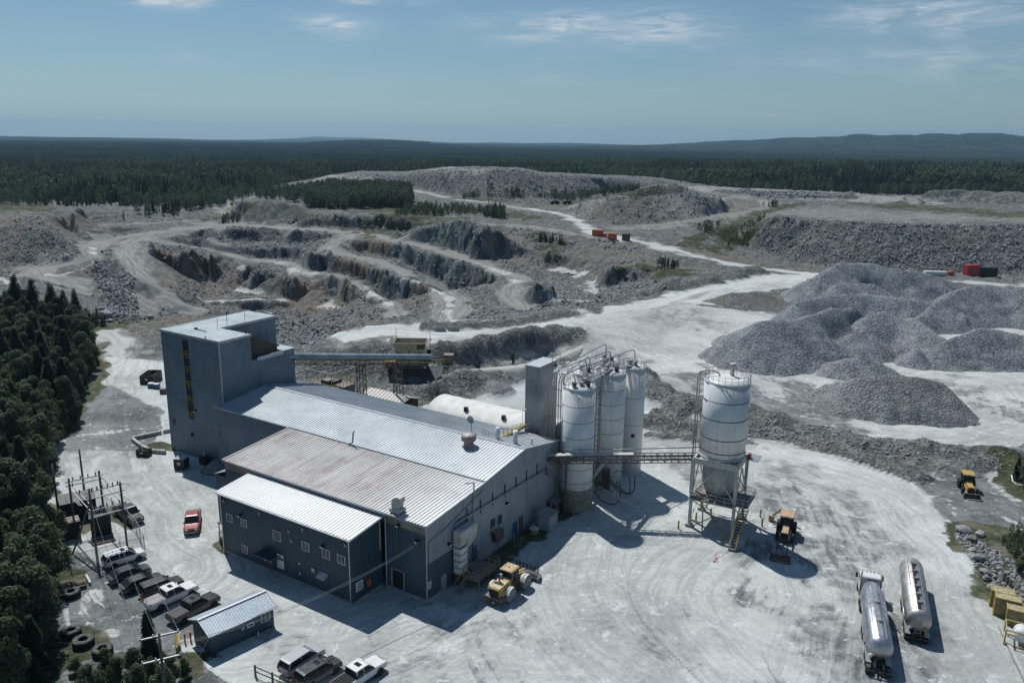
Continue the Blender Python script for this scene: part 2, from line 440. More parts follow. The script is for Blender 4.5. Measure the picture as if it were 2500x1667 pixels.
# perimeter road along the pit
R3 = line([(480, 546), (560, 550), (620, 552), (720, 558), (800, 563), (860, 567), (900, 568), (967, 587), (1012, 594), (1056, 606), (1123, 626), (1154, 636), (1190, 650), (1235, 663), (1262, 674)], [9.6, 9.3, 9, 9, 9, 9, 8.8, 7.6, 7, 5.8, 4, 3, 2, .8, 0])
oc2 = line([(750, 556), (830, 556), (900, 560), (950, 563), (1000, 562)], [9.3, 9.3, 9.2, 9, 9])
slope_to(oc2, [(745, 530), (800, 527), (860, 525), (900, 527), (935, 524), (975, 527), (1003, 543)], 58)
# benches A, B, C, D
A_c = line([(512, 557), (560, 557), (620, 559), (660, 563), (720, 566), (780, 567), (822, 573)], [9, 9, 8.9, 8.9, 8.9, 8.7, 8.5])
A_t = slope_to(A_c, [(530, 566), (560, 580), (620, 588), (680, 588), (740, 590), (790, 590)], 62)
line([(512, 563), (530, 573), (569, 586), (609, 592), (680, 594), (740, 600), (790, 603), (815, 600)], [8, 5.5, 3.2, 2.4, 2.2, 3, 4.5, 5])
A2_c = line([(455, 586), (486, 588), (520, 596), (567, 600), (631, 604), (700, 606), (748, 610)], [4, 3, 2.5, 2, 2, 2, 2.4])
A2_t = slope_to(A2_c, [(455, 597), (488, 606), (520, 612), (569, 620), (631, 628), (695, 634), (726, 637)], 64)
Bc = [(365, 588), (404, 591), (450, 599), (500, 607), (563, 621), (607, 634), (641, 639), (694, 643), (714, 646), (748, 664), (784, 669), (843, 684), (864, 690), (896, 703), (925, 722), (940, 737), (967, 770)]
Bz = [5.8, 4.5, 2, 0.2, -1.5, -2.6, -2.9, -3, -3, -3.3, -3.5, -4, -4.3, -4.8, -5.4, -6, -8]
B_road = line(Bc, Bz)
B_s = line([(380, 603), (430, 606), (480, 614), (530, 624), (580, 640), (630, 646), (662, 650), (690, 664), (720, 672), (760, 678), (800, 684), (843, 693), (864, 701), (880, 722), (905, 745), (930, 775)], [3.8, 2, .5, -1, -2.2, -3, -3.2, -3.4, -3.5, -3.8, -4, -4.3, -4.6, -5.2, -6, -8])
hole_t = line([(395, 685), (410, 694), (450, 697), (500, 697), (512, 685)], [-11.5, -12, -12, -12, -11.5])
slope_to(hole_t, [(380, 650), (400, 622), (450, 618), (508, 624), (516, 640)], 74)
line([(520, 660), (560, 668), (600, 660)], [-7, -8, -7]); line([(520, 690), (570, 705), (610, 697), (640, 702), (665, 706)], [-11.5, -12, -12, -12, -12])
line([(612, 676), (632, 660), (650, 654), (676, 664), (668, 690)], [-7, -4, -3.6, -5, -9])
line([(684, 722), (730, 727), (780, 733), (830, 742), (870, 762)], [-12.5, -13, -13.5, -14, -13])
line([(690, 690), (740, 700), (800, 715), (850, 730)], [-8.5, -9, -9.5, -10])
C_road = line([(854, 571), (833, 586), (812, 605), (843, 620), (886, 627), (920, 634), (945, 641), (1000, 670), (1034, 690), (1079, 712), (1096, 725), (1103, 748), (1098, 786)], [8.5, 7.2, 5.2, 4, 3.2, 2.5, 2, 0, -1.2, -2.6, -3.3, -4.2, -6])
C_s = line([(790, 612), (820, 628), (875, 641), (920, 650), (950, 661), (1012, 685), (1038, 694), (1062, 709), (1072, 725), (1062, 745), (1066, 775)], [4.5, 3.6, 2.6, 1.8, 1, -1, -1.9, -2.8, -3.4, -4.2, -5.8])
C_t = slope_to(C_s, [(799, 658), (822, 667), (860, 675), (896, 684), (918, 703), (945, 732), (989, 746), (1000, 770)], 56)
oc3 = line([(730, 644), (752, 658), (775, 662), (799, 660)], [-3, -3.2, -3.4, -3.6])
slope_to(oc3, [(737, 628), (752, 620), (775, 621), (798, 624)], 72)
D_s = line([(875, 580), (915, 585), (956, 594), (1007, 603), (1070, 624), (1112, 635), (1150, 644), (1180, 658), (1224, 677), (1206, 692), (1221, 714), (1257, 743)], [8, 7.7, 7.2, 6.5, 5, 3.8, 3, 1.6, -.2, -1, -2.4, -4.5])
D_t = slope_to(D_s, [(880, 616), (930, 625), (985, 641), (1007, 659), (1056, 679), (1090, 692), (1123, 710), (1128, 730), (1134, 772)], 55)
line([(1262, 674), (1248, 700), (1248, 717), (1279, 743), (1290, 752)], [0, -1.5, -2.4, -4, -4.6])
line([(1180, 775), (1230, 765), (1290, 757)], [-4, -4.5, -5])
# upper east face
E_t = line([(1007, 588), (1056, 598), (1114, 614), (1163, 632), (1224, 652), (1268, 665), (1290, 682), (1270, 705), (1262, 721), (1297, 745)], [7.8, 6.4, 4.8, 3.2, 1.4, .5, -.3, -1.2, -2.2, -4.2])
E_c = slope_to(E_t, [(1010, 566), (1025, 556), (1056, 547), (1100, 541), (1140, 541), (1180, 546)], 52)
line([(1180, 547), (1240, 549), (1300, 554), (1383, 567), (1446, 577), (1549, 598), (1593, 612), (1645, 626), (1715, 642), (1784, 651)], [14, 13.6, 13, 12, 11, 9, 8, 7, 5.5, 4])
line([(1200, 590), (1300, 610), (1400, 628), (1480, 636), (1560, 642), (1640, 650), (1720, 656)], [7, 5.6, 4.0, 4.4, 4.6, 4, 4])
line([(1250, 630), (1330, 645), (1380, 652)], [3.0, .8, .3])
flr = line([(1345, 650), (1400, 662), (1440, 680), (1462, 700), (1458, 722), (1420, 738), (1360, 738), (1340, 720), (1365, 690), (1345, 668)], [-1, -1, -1.5, -2, -2.5, -3, -3.5, -3, -2, -1.3])
line([(1310, 700), (1330, 690), (1345, 705), (1355, 728)], [2.5, 3, 1, -1.5])
rk_t = line([(1482, 700), (1492, 702), (1510, 694), (1530, 690)], [-1.5, -1.5, -.8, 0])
slope_to(rk_t, [(1484, 668), (1500, 654), (1525, 650), (1540, 655)], 72)
line([(1540, 652), (1600, 655), (1655, 662)], [6, 5.6, 5.2]); line([(1560, 690), (1620, 690), (1650, 684)], [1.2, 2.6, 3.6])
line([(1455, 722), (1521, 697), (1576, 688), (1643, 686), (1690, 668), (1784, 650)], [-.5, 1.5, 3, 4.2, 4.4, 4])
# haul road to the dumps and the slope below it
line([(1010, 464), (1111, 486), (1197, 495), (1263, 507), (1300, 511), (1383, 527), (1452, 566), (1493, 575), (1549, 588), (1645, 610), (1715, 629), (1797, 646), (1950, 667), (2100, 690), (2300, 682), (2500, 694), (2700, 705)], [18, 17, 16.5, 16, 15.7, 14.6, 11.8, 11, 9.8, 8, 6, 4, 2, 1, 1, .8, .8])
line([(1020, 474), (1100, 494), (1197, 503), (1290, 520), (1370, 535), (1430, 562)], [17.5, 16.5, 16, 15, 14, 11.8])
line([(1050, 500), (1110, 520), (1180, 536), (1300, 545), (1380, 556), (1430, 568)], [15, 14.5, 14, 13.2, 12.3, 11.4])
line([(1010, 543), (1060, 530), (1120, 527), (1180, 528)], [12.5, 13.5, 14, 14]); line([(760, 512), (860, 505), (960, 500), (1020, 500)], [14.5, 15, 15, 15.5])
# big dump at the back
bd_t = line([(700, 462), (800, 470), (900, 468), (1010, 462), (1111, 478), (1200, 487), (1300, 484), (1400, 482), (1480, 478), (1560, 462), (1650, 452)], [14, 15, 16, 17.8, 17, 16.7, 16.7, 17, 17.2, 19, 21])
bd_c = slope_to(bd_t, [(770, 447), (800, 438), (880, 426), (981, 427), (1060, 418), (1101, 413), (1180, 413), (1263, 415), (1335, 429), (1430, 433), (1523, 437), (1600, 442), (1631, 446)], 33)
_w = bd_c[1]
for q, zz in ((1.07, 0.0), (1.13, -0.4)):
    BL.append([np.array([p[0] * q, p[1] * q, p[2] + zz]) for p in _w])
BL.append([np.array([p[0] * 1.2, p[1] * 1.2, 12.0]) for p in _w])
# terrace on the dump's face
# middle dump
md_t = line([(1385, 513), (1420, 531), (1500, 549), (1600, 546), (1700, 535), (1765, 520), (1792, 506), (1790, 497)], [15, 13.5, 12.2, 13, 14.8, 15.8, 16.2, 16.6])
md_c = slope_to(md_t, [(1400, 504), (1425, 493), (1490, 482), (1545, 474), (1585, 458), (1610, 450), (1645, 449), (1690, 462), (1720, 476), (1760, 490)], 30)
line([(1493, 556), (1604, 551), (1715, 531), (1790, 520), (1853, 514)], [11.5, 13, 15, 15.8, 16.2])
line([(1480, 472), (1560, 466), (1600, 452)], [17.5, 18.5, 20.5])
line([(1800, 500), (1850, 495), (1880, 483), (1800, 478), (1700, 466)], [16.8, 17.2, 18.5, 19, 20])
line([(1560, 575), (1650, 560), (1750, 545), (1850, 530)], [11, 12, 13, 14])
# upper plain with its rubble rim
line([(1650, 452), (1700, 454), (1850, 464), (2050, 473), (2200, 481), (2330, 481), (2500, 483), (2800, 492)], [22, 22, 22, 22, 22, 22, 22, 22])
line([(1640, 447), (1700, 449), (1850, 459), (2050, 468), (2200, 476), (2330, 476), (2500, 478), (2800, 487)], [23.5] * 8)
line([(1700, 475), (1830, 483), (1900, 490), (2100, 490), (2300, 494), (2500, 500), (2800, 506)], [20, 19.5, 19.2, 19, 19, 19, 19])
_w = line([(1640, 447), (1850, 459), (2050, 468), (2200, 476), (2500, 478), (2800, 487)], 23.4)[1]
BL.append([np.array([p[0] * 1.05, p[1] * 1.05, 13.0]) for p in _w])
# right dump
rd_t = line([(1790, 602), (1823, 606), (1875, 622), (1932, 637), (2011, 652), (2130, 660), (2264, 664), (2400, 668), (2500, 672), (2800, 690)], [4.5, 4, 3.2, 2.6, 2, 1.6, 1.3, 1, 1, 1])
rd_c = slope_to(rd_t, [(1896, 524), (1939, 532), (1993, 537), (2060, 541), (2120, 545), (2200, 546), (2300, 547), (2480, 548), (2800, 553)], 35)
line([(1939, 496), (2050, 498), (2200, 500), (2400, 505), (2700, 512)], [18.5, 18.6, 18.6, 18.5, 18.4])
line([(1672, 592), (1740, 568), (1800, 545), (1855, 522), (1900, 506), (1945, 494)], [9.8, 11.6, 13.6, 15.4, 16.8, 18.3])
line([(1672, 600), (1720, 620), (1760, 634)], [9, 6.5, 4.8])
line([(1700, 598), (1770, 590), (1830, 560), (1875, 530)], [8.8, 8.6, 11.5, 15.5])
# forest floor all around
for q, zz in ((700, 13), (820, 12.5), (960, 12), (1100, 12)):
    if q > 900: BL.append([np.array([a * q, q, zz]) for a in np.linspace(-0.95, 0.95, 21)])
    else: BL.append([np.array([a * q, q, zz]) for a in np.linspace(-0.95, -0.32 if q == 700 else -0.2, 8)])
BL.append([np.array([a * 560, 560.0, 14]) for a in np.linspace(-0.95, -0.45, 5)])
for q in (1400, 2500, 5000, 10000, 20000): BL.append([np.array([a * q, q, 12.0]) for a in np.linspace(-1, 1, 9)])
for a in (-0.95, 0.95):
    BL.append([np.array([a * q, q, zz]) for q, zz in ((30, 0), (120, 0), (175, 0), (230, 3 if a < 0 else 0), (330, 8 if a < 0 else .5), (420, 12 if a < 0 else 10))])

def build_tin():
    V = []; E = []; Z = []
    for w in BL:
        prev = None
        for p in w:
            V.append(Vector((p[0], p[1]))); Z.append(p[2]); i = len(V) - 1
            if prev is not None: E.append((prev, i))
            prev = i
    ov, oe, of, orv, ore, orf = delaunay_2d_cdt(V, E, [], 0, 0.05)
    z = np.zeros(len(ov))
    EA = np.array([[V[a][0], V[a][1], V[b][0], V[b][1], Z[a], Z[b]] for a, b in E])
    for i, o in enumerate(orv):
        if o: z[i] = float(np.mean([Z[k] for k in o]))
        else:
            p = np.array(ov[i]); A = EA[:, :2]; B = EA[:, 2:4]; d = B - A
            t = np.clip(((p - A) * d).sum(1) / np.maximum((d * d).sum(1), 1e-9), 0, 1)
            q = ((A + d * t[:, None] - p) ** 2).sum(1); k = np.argsort(q)[:2]
            z[i] = float(np.mean([EA[j, 4] * (1 - t[j]) + EA[j, 5] * t[j] for j in k]))
    return np.array([[v[0], v[1]] for v in ov]), z, of
TV, TZ, TF = build_tin()

NCOL = 1020
A_ = np.linspace(-0.86, 0.86, NCOL)
def geo(a, b, n): return np.exp(np.linspace(math.log(a), math.log(b), n, endpoint=False))
Yr = np.concatenate([geo(52, 230, 230), geo(230, 620, 520), geo(620, 1200, 110), geo(1200, 20000, 80), [20000.0]])
NROW = len(Yr)
def raster():
    H = np.full((NROW, NCOL), np.nan)
    lA0, dA = A_[0], A_[1] - A_[0]
    for f in TF:
        for k in range(1, len(f) - 1):
            p0, p1, p2 = TV[f[0]], TV[f[k]], TV[f[k + 1]]; z0, z1, z2 = TZ[f[0]], TZ[f[k]], TZ[f[k + 1]]
            den = (p1[1] - p2[1]) * (p0[0] - p2[0]) + (p2[0] - p1[0]) * (p0[1] - p2[1])
            if abs(den) < 1e-9: continue
            ys = [max(p[1], 1.0) for p in (p0, p1, p2)]; aa = [p[0] / y for p, y in zip((p0, p1, p2), ys)]
            r0 = np.searchsorted(Yr, min(ys) - 1e-6); r1 = np.searchsorted(Yr, max(ys) + 1e-6)
            c0 = max(0, int((min(aa) - lA0) / dA)); c1 = min(NCOL, int((max(aa) - lA0) / dA) + 2)
            if r1 <= r0 or c1 <= c0: continue
            Y = Yr[r0:r1, None]; X = A_[None, c0:c1] * Y
            l0 = ((p1[1] - p2[1]) * (X - p2[0]) + (p2[0] - p1[0]) * (Y - p2[1])) / den
            l1 = ((p2[1] - p0[1]) * (X - p2[0]) + (p0[0] - p2[0]) * (Y - p2[1])) / den
            l2 = 1 - l0 - l1; e = -1e-5
            m = (l0 >= e) & (l1 >= e) & (l2 >= e)
            sub = H[r0:r1, c0:c1]; sub[m] = (l0 * z0 + l1 * z1 + l2 * z2)[m]
    bad = np.isnan(H)
    H[bad] = 0.0
    return H
HZ = raster()
GX = A_[None, :] * Yr[:, None]; GY = np.repeat(Yr[:, None], NCOL, 1)

def sample(arr, x, y):
    """bilinear lookup of a grid array at world points"""
    x = np.asarray(x, float); y = np.asarray(y, float)
    r = np.interp(y, Yr, np.arange(NROW)); c = (x / np.maximum(y, 1) - A_[0]) / (A_[1] - A_[0])
    r = np.clip(r, 0, NROW - 1.001); c = np.clip(c, 0, NCOL - 1.001)
    r0 = r.astype(int); c0 = c.astype(int); fr = r - r0; fc = c - c0
    return (arr[r0, c0] * (1 - fr) * (1 - fc) + arr[r0 + 1, c0] * fr * (1 - fc) + arr[r0, c0 + 1] * (1 - fr) * fc + arr[r0 + 1, c0 + 1] * fr * fc)
def hit(px, py, arr=None):
    """first place where the line of sight through a photo point meets the terrain"""
    arr = HZ if arr is None else arr
    r = ray(px, py); r = r / r[1]
    ys = Yr; xs = r[0] * ys; zs = CAM_H + r[2] * ys
    g = sample(arr, xs, ys); below = np.nonzero(zs <= g)[0]
    if len(below) == 0: i = NROW - 2
    else: i = max(below[0], 1)
    a, b = zs[i - 1] - g[i - 1], zs[i] - g[i]
    t = a / (a - b) if a != b else 0
    y = ys[i - 1] + (ys[i] - ys[i - 1]) * min(max(t, 0), 1)
    return np.array([r[0] * y, y, float(sample(arr, r[0] * y, y))])

# ---- slopes, weathering -------------------------------------------------
def smooth(A, n):
    for _ in range(n):
        B = A.copy(); B[1:-1] = (A[:-2] + 2 * A[1:-1] + A[2:]) / 4; A = B.copy(); A[:, 1:-1] = (B[:, :-2] + 2 * B[:, 1:-1] + B[:, 2:]) / 4
    return A
def slopes(H):
    dy = np.gradient(H, axis=0) / np.gradient(GY, axis=0)
    dxc = np.gradient(H, axis=1) / np.gradient(GX, axis=1)
    return dxc, dy
HZ = smooth(HZ, 2)
dx_, dy_ = slopes(HZ)
SL = smooth(np.hypot(dx_, dy_), 4)
STEEP = sstep(0.75, 1.5, SL)          # rock faces
LOOSE = sstep(0.25, 0.5, SL)          # fill slopes

# ---- painted zones: distance to polylines on the ground ------------------
def wline(pts): return np.array([hit(*p) for p in pts])
def dist_to(w, width, want_track=False):
    """distance of every grid vertex to polyline w (only computed within 3 widths)"""
    x0, x1 = w[:, 0].min() - 3 * width, w[:, 0].max() + 3 * width; y0, y1 = w[:, 1].min() - 3 * width, w[:, 1].max() + 3 * width
    r0, r1 = np.searchsorted(Yr, y0), np.searchsorted(Yr, y1); r1 = min(max(r1, r0 + 1), NROW)
    ym = max(y0, 52); amin = min(x0 / ym, x0 / max(y1, 53)); amax = max(x1 / ym, x1 / max(y1, 53))
    c0 = max(0, int((amin - A_[0]) / (A_[1] - A_[0])) - 1); c1 = min(NCOL, int((amax - A_[0]) / (A_[1] - A_[0])) + 2)
    if c1 <= c0: c1 = c0 + 1
    X = GX[r0:r1, c0:c1]; Y = GY[r0:r1, c0:c1]
    D = np.full(X.shape, 1e9); S = np.zeros(X.shape); L = np.zeros(X.shape); acc = 0.0
    for i in range(len(w) - 1):
        ax, ay = w[i][:2]; bx, by = w[i + 1][:2]; vx, vy = bx - ax, by - ay; ll = max(vx * vx + vy * vy, 1e-9); sl = math.sqrt(ll)
        t = ((X - ax) * vx + (Y - ay) * vy) / ll; tc_ = np.clip(t, 0, 1)
        d = np.hypot(X - ax - vx * tc_, Y - ay - vy * tc_)
        side = np.sign(vx * (Y - ay) - vy * (X - ax)); m = d < D
        D[m] = d[m]; S[m] = (side * d)[m]; L[m] = (acc + tc_ * sl)[m]; acc += sl
    return (slice(r0, r1), slice(c0, c1)), D, S, L
def spline(pts, n=6):
    """smooth curve through photo points"""
    p = [np.array(q, float) for q in pts]; p = [2 * p[0] - p[1]] + p + [2 * p[-1] - p[-2]]; out = []
    for i in range(1, len(p) - 2):
        for k in range(n):
            t = k / n
            out.append(0.5 * ((2 * p[i]) + (-p[i - 1] + p[i + 1]) * t + (2 * p[i - 1] - 5 * p[i] + 4 * p[i + 1] - p[i + 2]) * t * t + (-p[i - 1] + 3 * p[i] - 3 * p[i + 1] + p[i + 2]) * t ** 3))
    out.append(p[-2]); return [tuple(o) for o in out]
W_ = {k: np.zeros((NROW, NCOL)) for k in ('road', 'green', 'brown', 'white', 'dust', 'dark', 'teal')}
WRP = (fbm(GX, GY, 6.0, 3, 11) - 0.5)
def stroke(ch, pts, width, amt=1.0, soft=0.35, warp=0.6, world=None):
    w = wline(pts) if world is None else world
    sl, D, S, L = dist_to(w, width)
    D = D + WRP[sl] * width * warp * 2
    v = amt * (1 - sstep(width * (0.5 - soft / 2), width * (0.5 + soft), D))
    W_[ch][sl] = np.maximum(W_[ch][sl], v)
def area(ch, pts, amt=1.0, edge=2.0, warp=3.0):
    w = wline(pts); n = len(w); inside = np.zeros((NROW, NCOL), bool)
    Xw = GX + WRP * warp; Yw = GY + np.roll(WRP, 37, 1) * warp
    y0, y1 = w[:, 1].min() - 10 - warp, w[:, 1].max() + 10 + warp; r0, r1 = np.searchsorted(Yr, y0), np.searchsorted(Yr, y1)
    X = Xw[r0:r1]; Y = Yw[r0:r1]; ins = np.zeros(X.shape, bool)
    for i in range(n):
        xa, ya = w[i][:2]; xb, yb = w[(i + 1) % n][:2]
        if ya == yb: continue
        c = ((ya > Y) != (yb > Y)) & (X < (xb - xa) * (Y - ya) / (yb - ya) + xa); ins ^= c
    v = ins.astype(float) * amt
    v = smooth(v, max(1, int(edge)))
    W_[ch][r0:r1] = np.maximum(W_[ch][r0:r1], v)

# dusty white yard and everything driven on around it
area('dust', [(150, 1760), (640, 1760), (1300, 1760), (2800, 1750), (2560, 1620), (2330, 1330), (2280, 1230), (2150, 1140), (1950, 1095), (1700, 1075), (1560, 1040), (1560, 1000), (1420, 960), (1380, 900), (1340, 890), (1150, 975), (1000, 1010), (700, 930), (690, 900), (380, 880), (250, 870), (270, 900), (165, 1060), (120, 1110), (118, 1200), (130, 1290), (150, 1380), (150, 1480), (165, 1560), (240, 1600), (420, 1590), (480, 1620), (600, 1720)], 1.0, 3, 3)
area('dust', [(1380, 900), (1440, 830), (1400, 790), (1480, 772), (1600, 748), (1750, 705), (1850, 672), (1985, 672), (1960, 700), (1900, 705), (1760, 725), (1700, 745), (1900, 770), (2400, 760), (2560, 800), (2560, 1080), (2400, 1090), (2200, 1078), (2000, 1050), (1850, 1010), (1760, 960), (1600, 1000), (1580, 1010), (1460, 1000)], 1.0, 2, 4)
area('dust', [(1000, 815), (1150, 815), (1350, 795), (1480, 765), (1560, 755), (1600, 775), (1500, 830), (1440, 835), (1400, 790), (1250, 815), (1100, 840), (1010, 850), (930, 830)], 0.95, 2, 2)
for pts, wd, am in (
    ([(880, 815), (950, 808), (1060, 812), (1150, 812), (1280, 800), (1400, 780), (1500, 768), (1600, 745), (1700, 715), (1800, 690), (1900, 678), (1980, 674)], 14, 1),
    ([(1300, 511), (1383, 527), (1452, 566), (1549, 588), (1645, 610), (1715, 629), (1797, 646), (1950, 667), (2000, 673)], 9, .85),
    ([(1480, 800), (1600, 812), (1750, 845), (1900, 880), (2100, 912), (2500, 925)], 16, .9),
    ([(1640, 790), (1800, 775), (1960, 772)], 10, .9),
    ([(2000, 700), (2150, 700), (2300, 688), (2500, 698)], 8, .8),
    ([(1010, 464), (1111, 486), (1197, 495), (1263, 507), (1300, 511)], 8, .7),
    ([(1130, 905), (1285, 890), (1345, 878), (1420, 845)], 4, .8),
    ([(1650, 1100), (1850, 1120), (2050, 1160), (2200, 1230), (2300, 1340), (2400, 1480), (2520, 1660)], 11, 1),
    ): stroke('road', spline(pts), wd, am)
for pts, wd, am in (   # haul roads in the pit: compacted grey-beige dust
    ([(530, 550), (440, 562), (370, 573), (318, 596), (312, 620), (330, 650), (352, 672), (400, 710), (440, 735), (470, 755)], 10, .55),
    ([(370, 575), (355, 600), (352, 630), (375, 660)], 14, .28),
    ([(355, 574), (280, 580), (240, 593), (222, 612), (218, 627)], 9, .5), ([(218, 627), (170, 640), (110, 652), (95, 668), (130, 685), (170, 698), (205, 712)], 14, .5),
    ([(335, 676), (298, 680), (296, 700), (330, 712), (350, 722), (352, 750), (345, 771)], 8, .35),
    ([(585, 546), (560, 524), (546, 508), (552, 493), (580, 487), (640, 479)], 9, .5),
    ([(240, 549), (330, 546), (400, 543), (480, 540), (530, 545)], 5, .35),
    ([(480, 546), (560, 550), (620, 552), (720, 558), (800, 563), (860, 567), (900, 570), (967, 587), (1012, 594), (1056, 606), (1123, 626), (1154, 636), (1190, 650), (1235, 668), (1265, 680), (1248, 705), (1260, 725), (1290, 752)], 8, .55),
    ([(855, 572), (833, 586), (812, 605), (843, 620), (886, 627), (945, 643), (1000, 670), (1034, 690), (1079, 712), (1096, 725), (1103, 748), (1098, 786)], 10, .5),
    ([(365, 585), (404, 591), (500, 607), (563, 621), (607, 634), (641, 637), (694, 641), (720, 652), (748, 665), (784, 669), (843, 684), (896, 703), (940, 735), (967, 768)], 7, .5),
    ([(1180, 547), (1240, 549), (1300, 554), (1383, 567), (1446, 577)], 5, .5),
    ([(1493, 558), (1604, 552), (1715, 532), (1790, 521), (1853, 512), (1880, 495), (1800, 478), (1720, 468)], 12, .38),
    ([(1650, 460), (1850, 468), (2050, 478), (2200, 484)], 40, .5), ([(1950, 520), (2100, 525), (2300, 528), (2500, 532)], 70, .3),
    ([(780, 432), (850, 432), (900, 436)], 12, .5), ([(1080, 411), (1250, 413)], 20, .5),
    ([(1270, 492), (1380, 500), (1440, 500)], 14, .4), ([(250, 810), (290, 850), (280, 900), (230, 980), (200, 1080), (240, 1180), (330, 1290)], 9, .8),
    ): stroke('road', spline(pts), wd, am)
for pts, wd in (([(697, 654), (748, 667), (786, 667)], 3.5), ([(675, 642), (714, 641)], 3), ([(890, 700), (925, 725), (945, 742)], 6), ([(945, 692)], 0), ([(980, 680), (1040, 690)], 2.5),
                ([(1060, 705), (1095, 728), (1100, 745)], 4), ([(1090, 760), (1105, 786)], 4), ([(1140, 637), (1175, 645)], 2), ([(1185, 650), (1240, 668)], 6), ([(1235, 680), (1262, 688)], 5),
                ([(580, 706), (605, 712)], 4), ([(618, 708), (650, 707)], 5), ([(480, 736), (560, 733), (620, 731), (700, 731)], 3), ([(800, 745), (835, 750)], 8), ([(640, 768), (700, 775)], 8), ([(650, 800), (690, 790)], 5),
                ([(1365, 655), (1400, 668), (1440, 690), (1452, 712)], 9), ([(1345, 731), (1400, 733), (1430, 736)], 4), ([(0, 680), (30, 690)], 7),
                ([(590, 651), (595, 652)], 3), ([(605, 667), (612, 668)], 3), ([(225, 605), (232, 620)], 3), ([(250, 640), (160, 668), (110, 672)], 4), ([(270, 690), (330, 720)], 3),
                ([(1480, 990), (1540, 1000), (1560, 1015)], 3), ([(1700, 1020), (1690, 990), (1705, 975)], 2.5), ([(1820, 1068), (1900, 1085), (1975, 1110)], 2.6), ([(2060, 915), (2200, 918), (2300, 920)], 3), ([(2390, 1150), (2440, 1190), (2490, 1240)], 2.2), ([(2420, 1250), (2500, 1285)], 1.6), ([(2330, 1240), (2380, 1250)], 1.4), ([(2260, 1160), (2300, 1170)], 1.5),
                ([(200, 1062), (320, 1048), (410, 1035)], 2.2), ([(170, 1130), (215, 1165), (240, 1120)], 1.6), ([(330, 1125), (345, 1150)], 1.4), ([(400, 1110), (410, 1130)], 1.2), ([(1860, 1400), (1900, 1480)], 2.4), ([(1850, 1520), (1930, 1530)], 2.4), ([(1950, 1400), (1935, 1440)], 1.6),
                ([(235, 1450), (255, 1490), (228, 1505)], 1.0), ([(220, 1445), (205, 1480), (225, 1510)], .9), ([(265, 1540), (280, 1545)], 1.0), ([(2000, 1210), (2060, 1250)], 2), ([(1690, 1320), (1650, 1380), (1620, 1430)], 3.4)):
    if wd: stroke('white', spline(pts, 4), wd * (.5 if pts[0][1] < 800 else .72), .85, 0.7, 1.4)
# bare brown overburden and stained rock
for pts, wd, am in (([(60, 540), (0, 600), (60, 620)], 60, .6), ([(400, 620), (450, 640), (500, 650)], 14, .8), ([(230, 670), (262, 680)], 12, .8), ([(430, 705), (520, 700)], 16, .8),
                    ([(900, 600), (860, 605), (930, 600)], 14, .8), ([(820, 700), (740, 700), (790, 720)], 22, .9), ([(830, 660), (880, 670), (850, 650)], 10, .7), ([(720, 690), (810, 705), (850, 740)], 20, .85), ([(930, 745), (1040, 740), (1030, 700)], 14, .6),
                    ([(1290, 600), (1450, 620), (1550, 640)], 40, .5), ([(700, 770), (800, 790), (860, 770)], 30, .5), ([(1900, 735), (1800, 720)], 20, .5), ([(260, 780), (380, 785)], 30, .6), ([(800, 535), (760, 545)], 20, .6),
                    ([(1300, 490), (1250, 486)], 20, .7), ([(1700, 500), (1500, 520)], 30, .5), ([(1750, 500), (1830, 495)], 30, .6), ([(1650, 600), (1850, 640), (1950, 655)], 12, .6), ([(170, 870), (230, 830)], 12, .5), ([(2150, 690), (2050, 670)], 20, .3)):
    stroke('brown', pts, wd, am, .5, .8)
# greenish rock
for pts, wd in (([(1030, 560), (1100, 570), (1160, 590)], 22), ([(960, 620), (1060, 650), (1100, 680)], 16), ([(880, 690), (960, 700), (1000, 730)], 18), ([(760, 640), (790, 640)], 12), ([(900, 740), (930, 770)], 16), ([(1230, 560), (1300, 600), (1290, 650)], 30), ([(480, 745), (640, 745)], 10), ([(1350, 700), (1320, 730)], 20)):
    stroke('teal', pts, wd, .8, .6, .8)
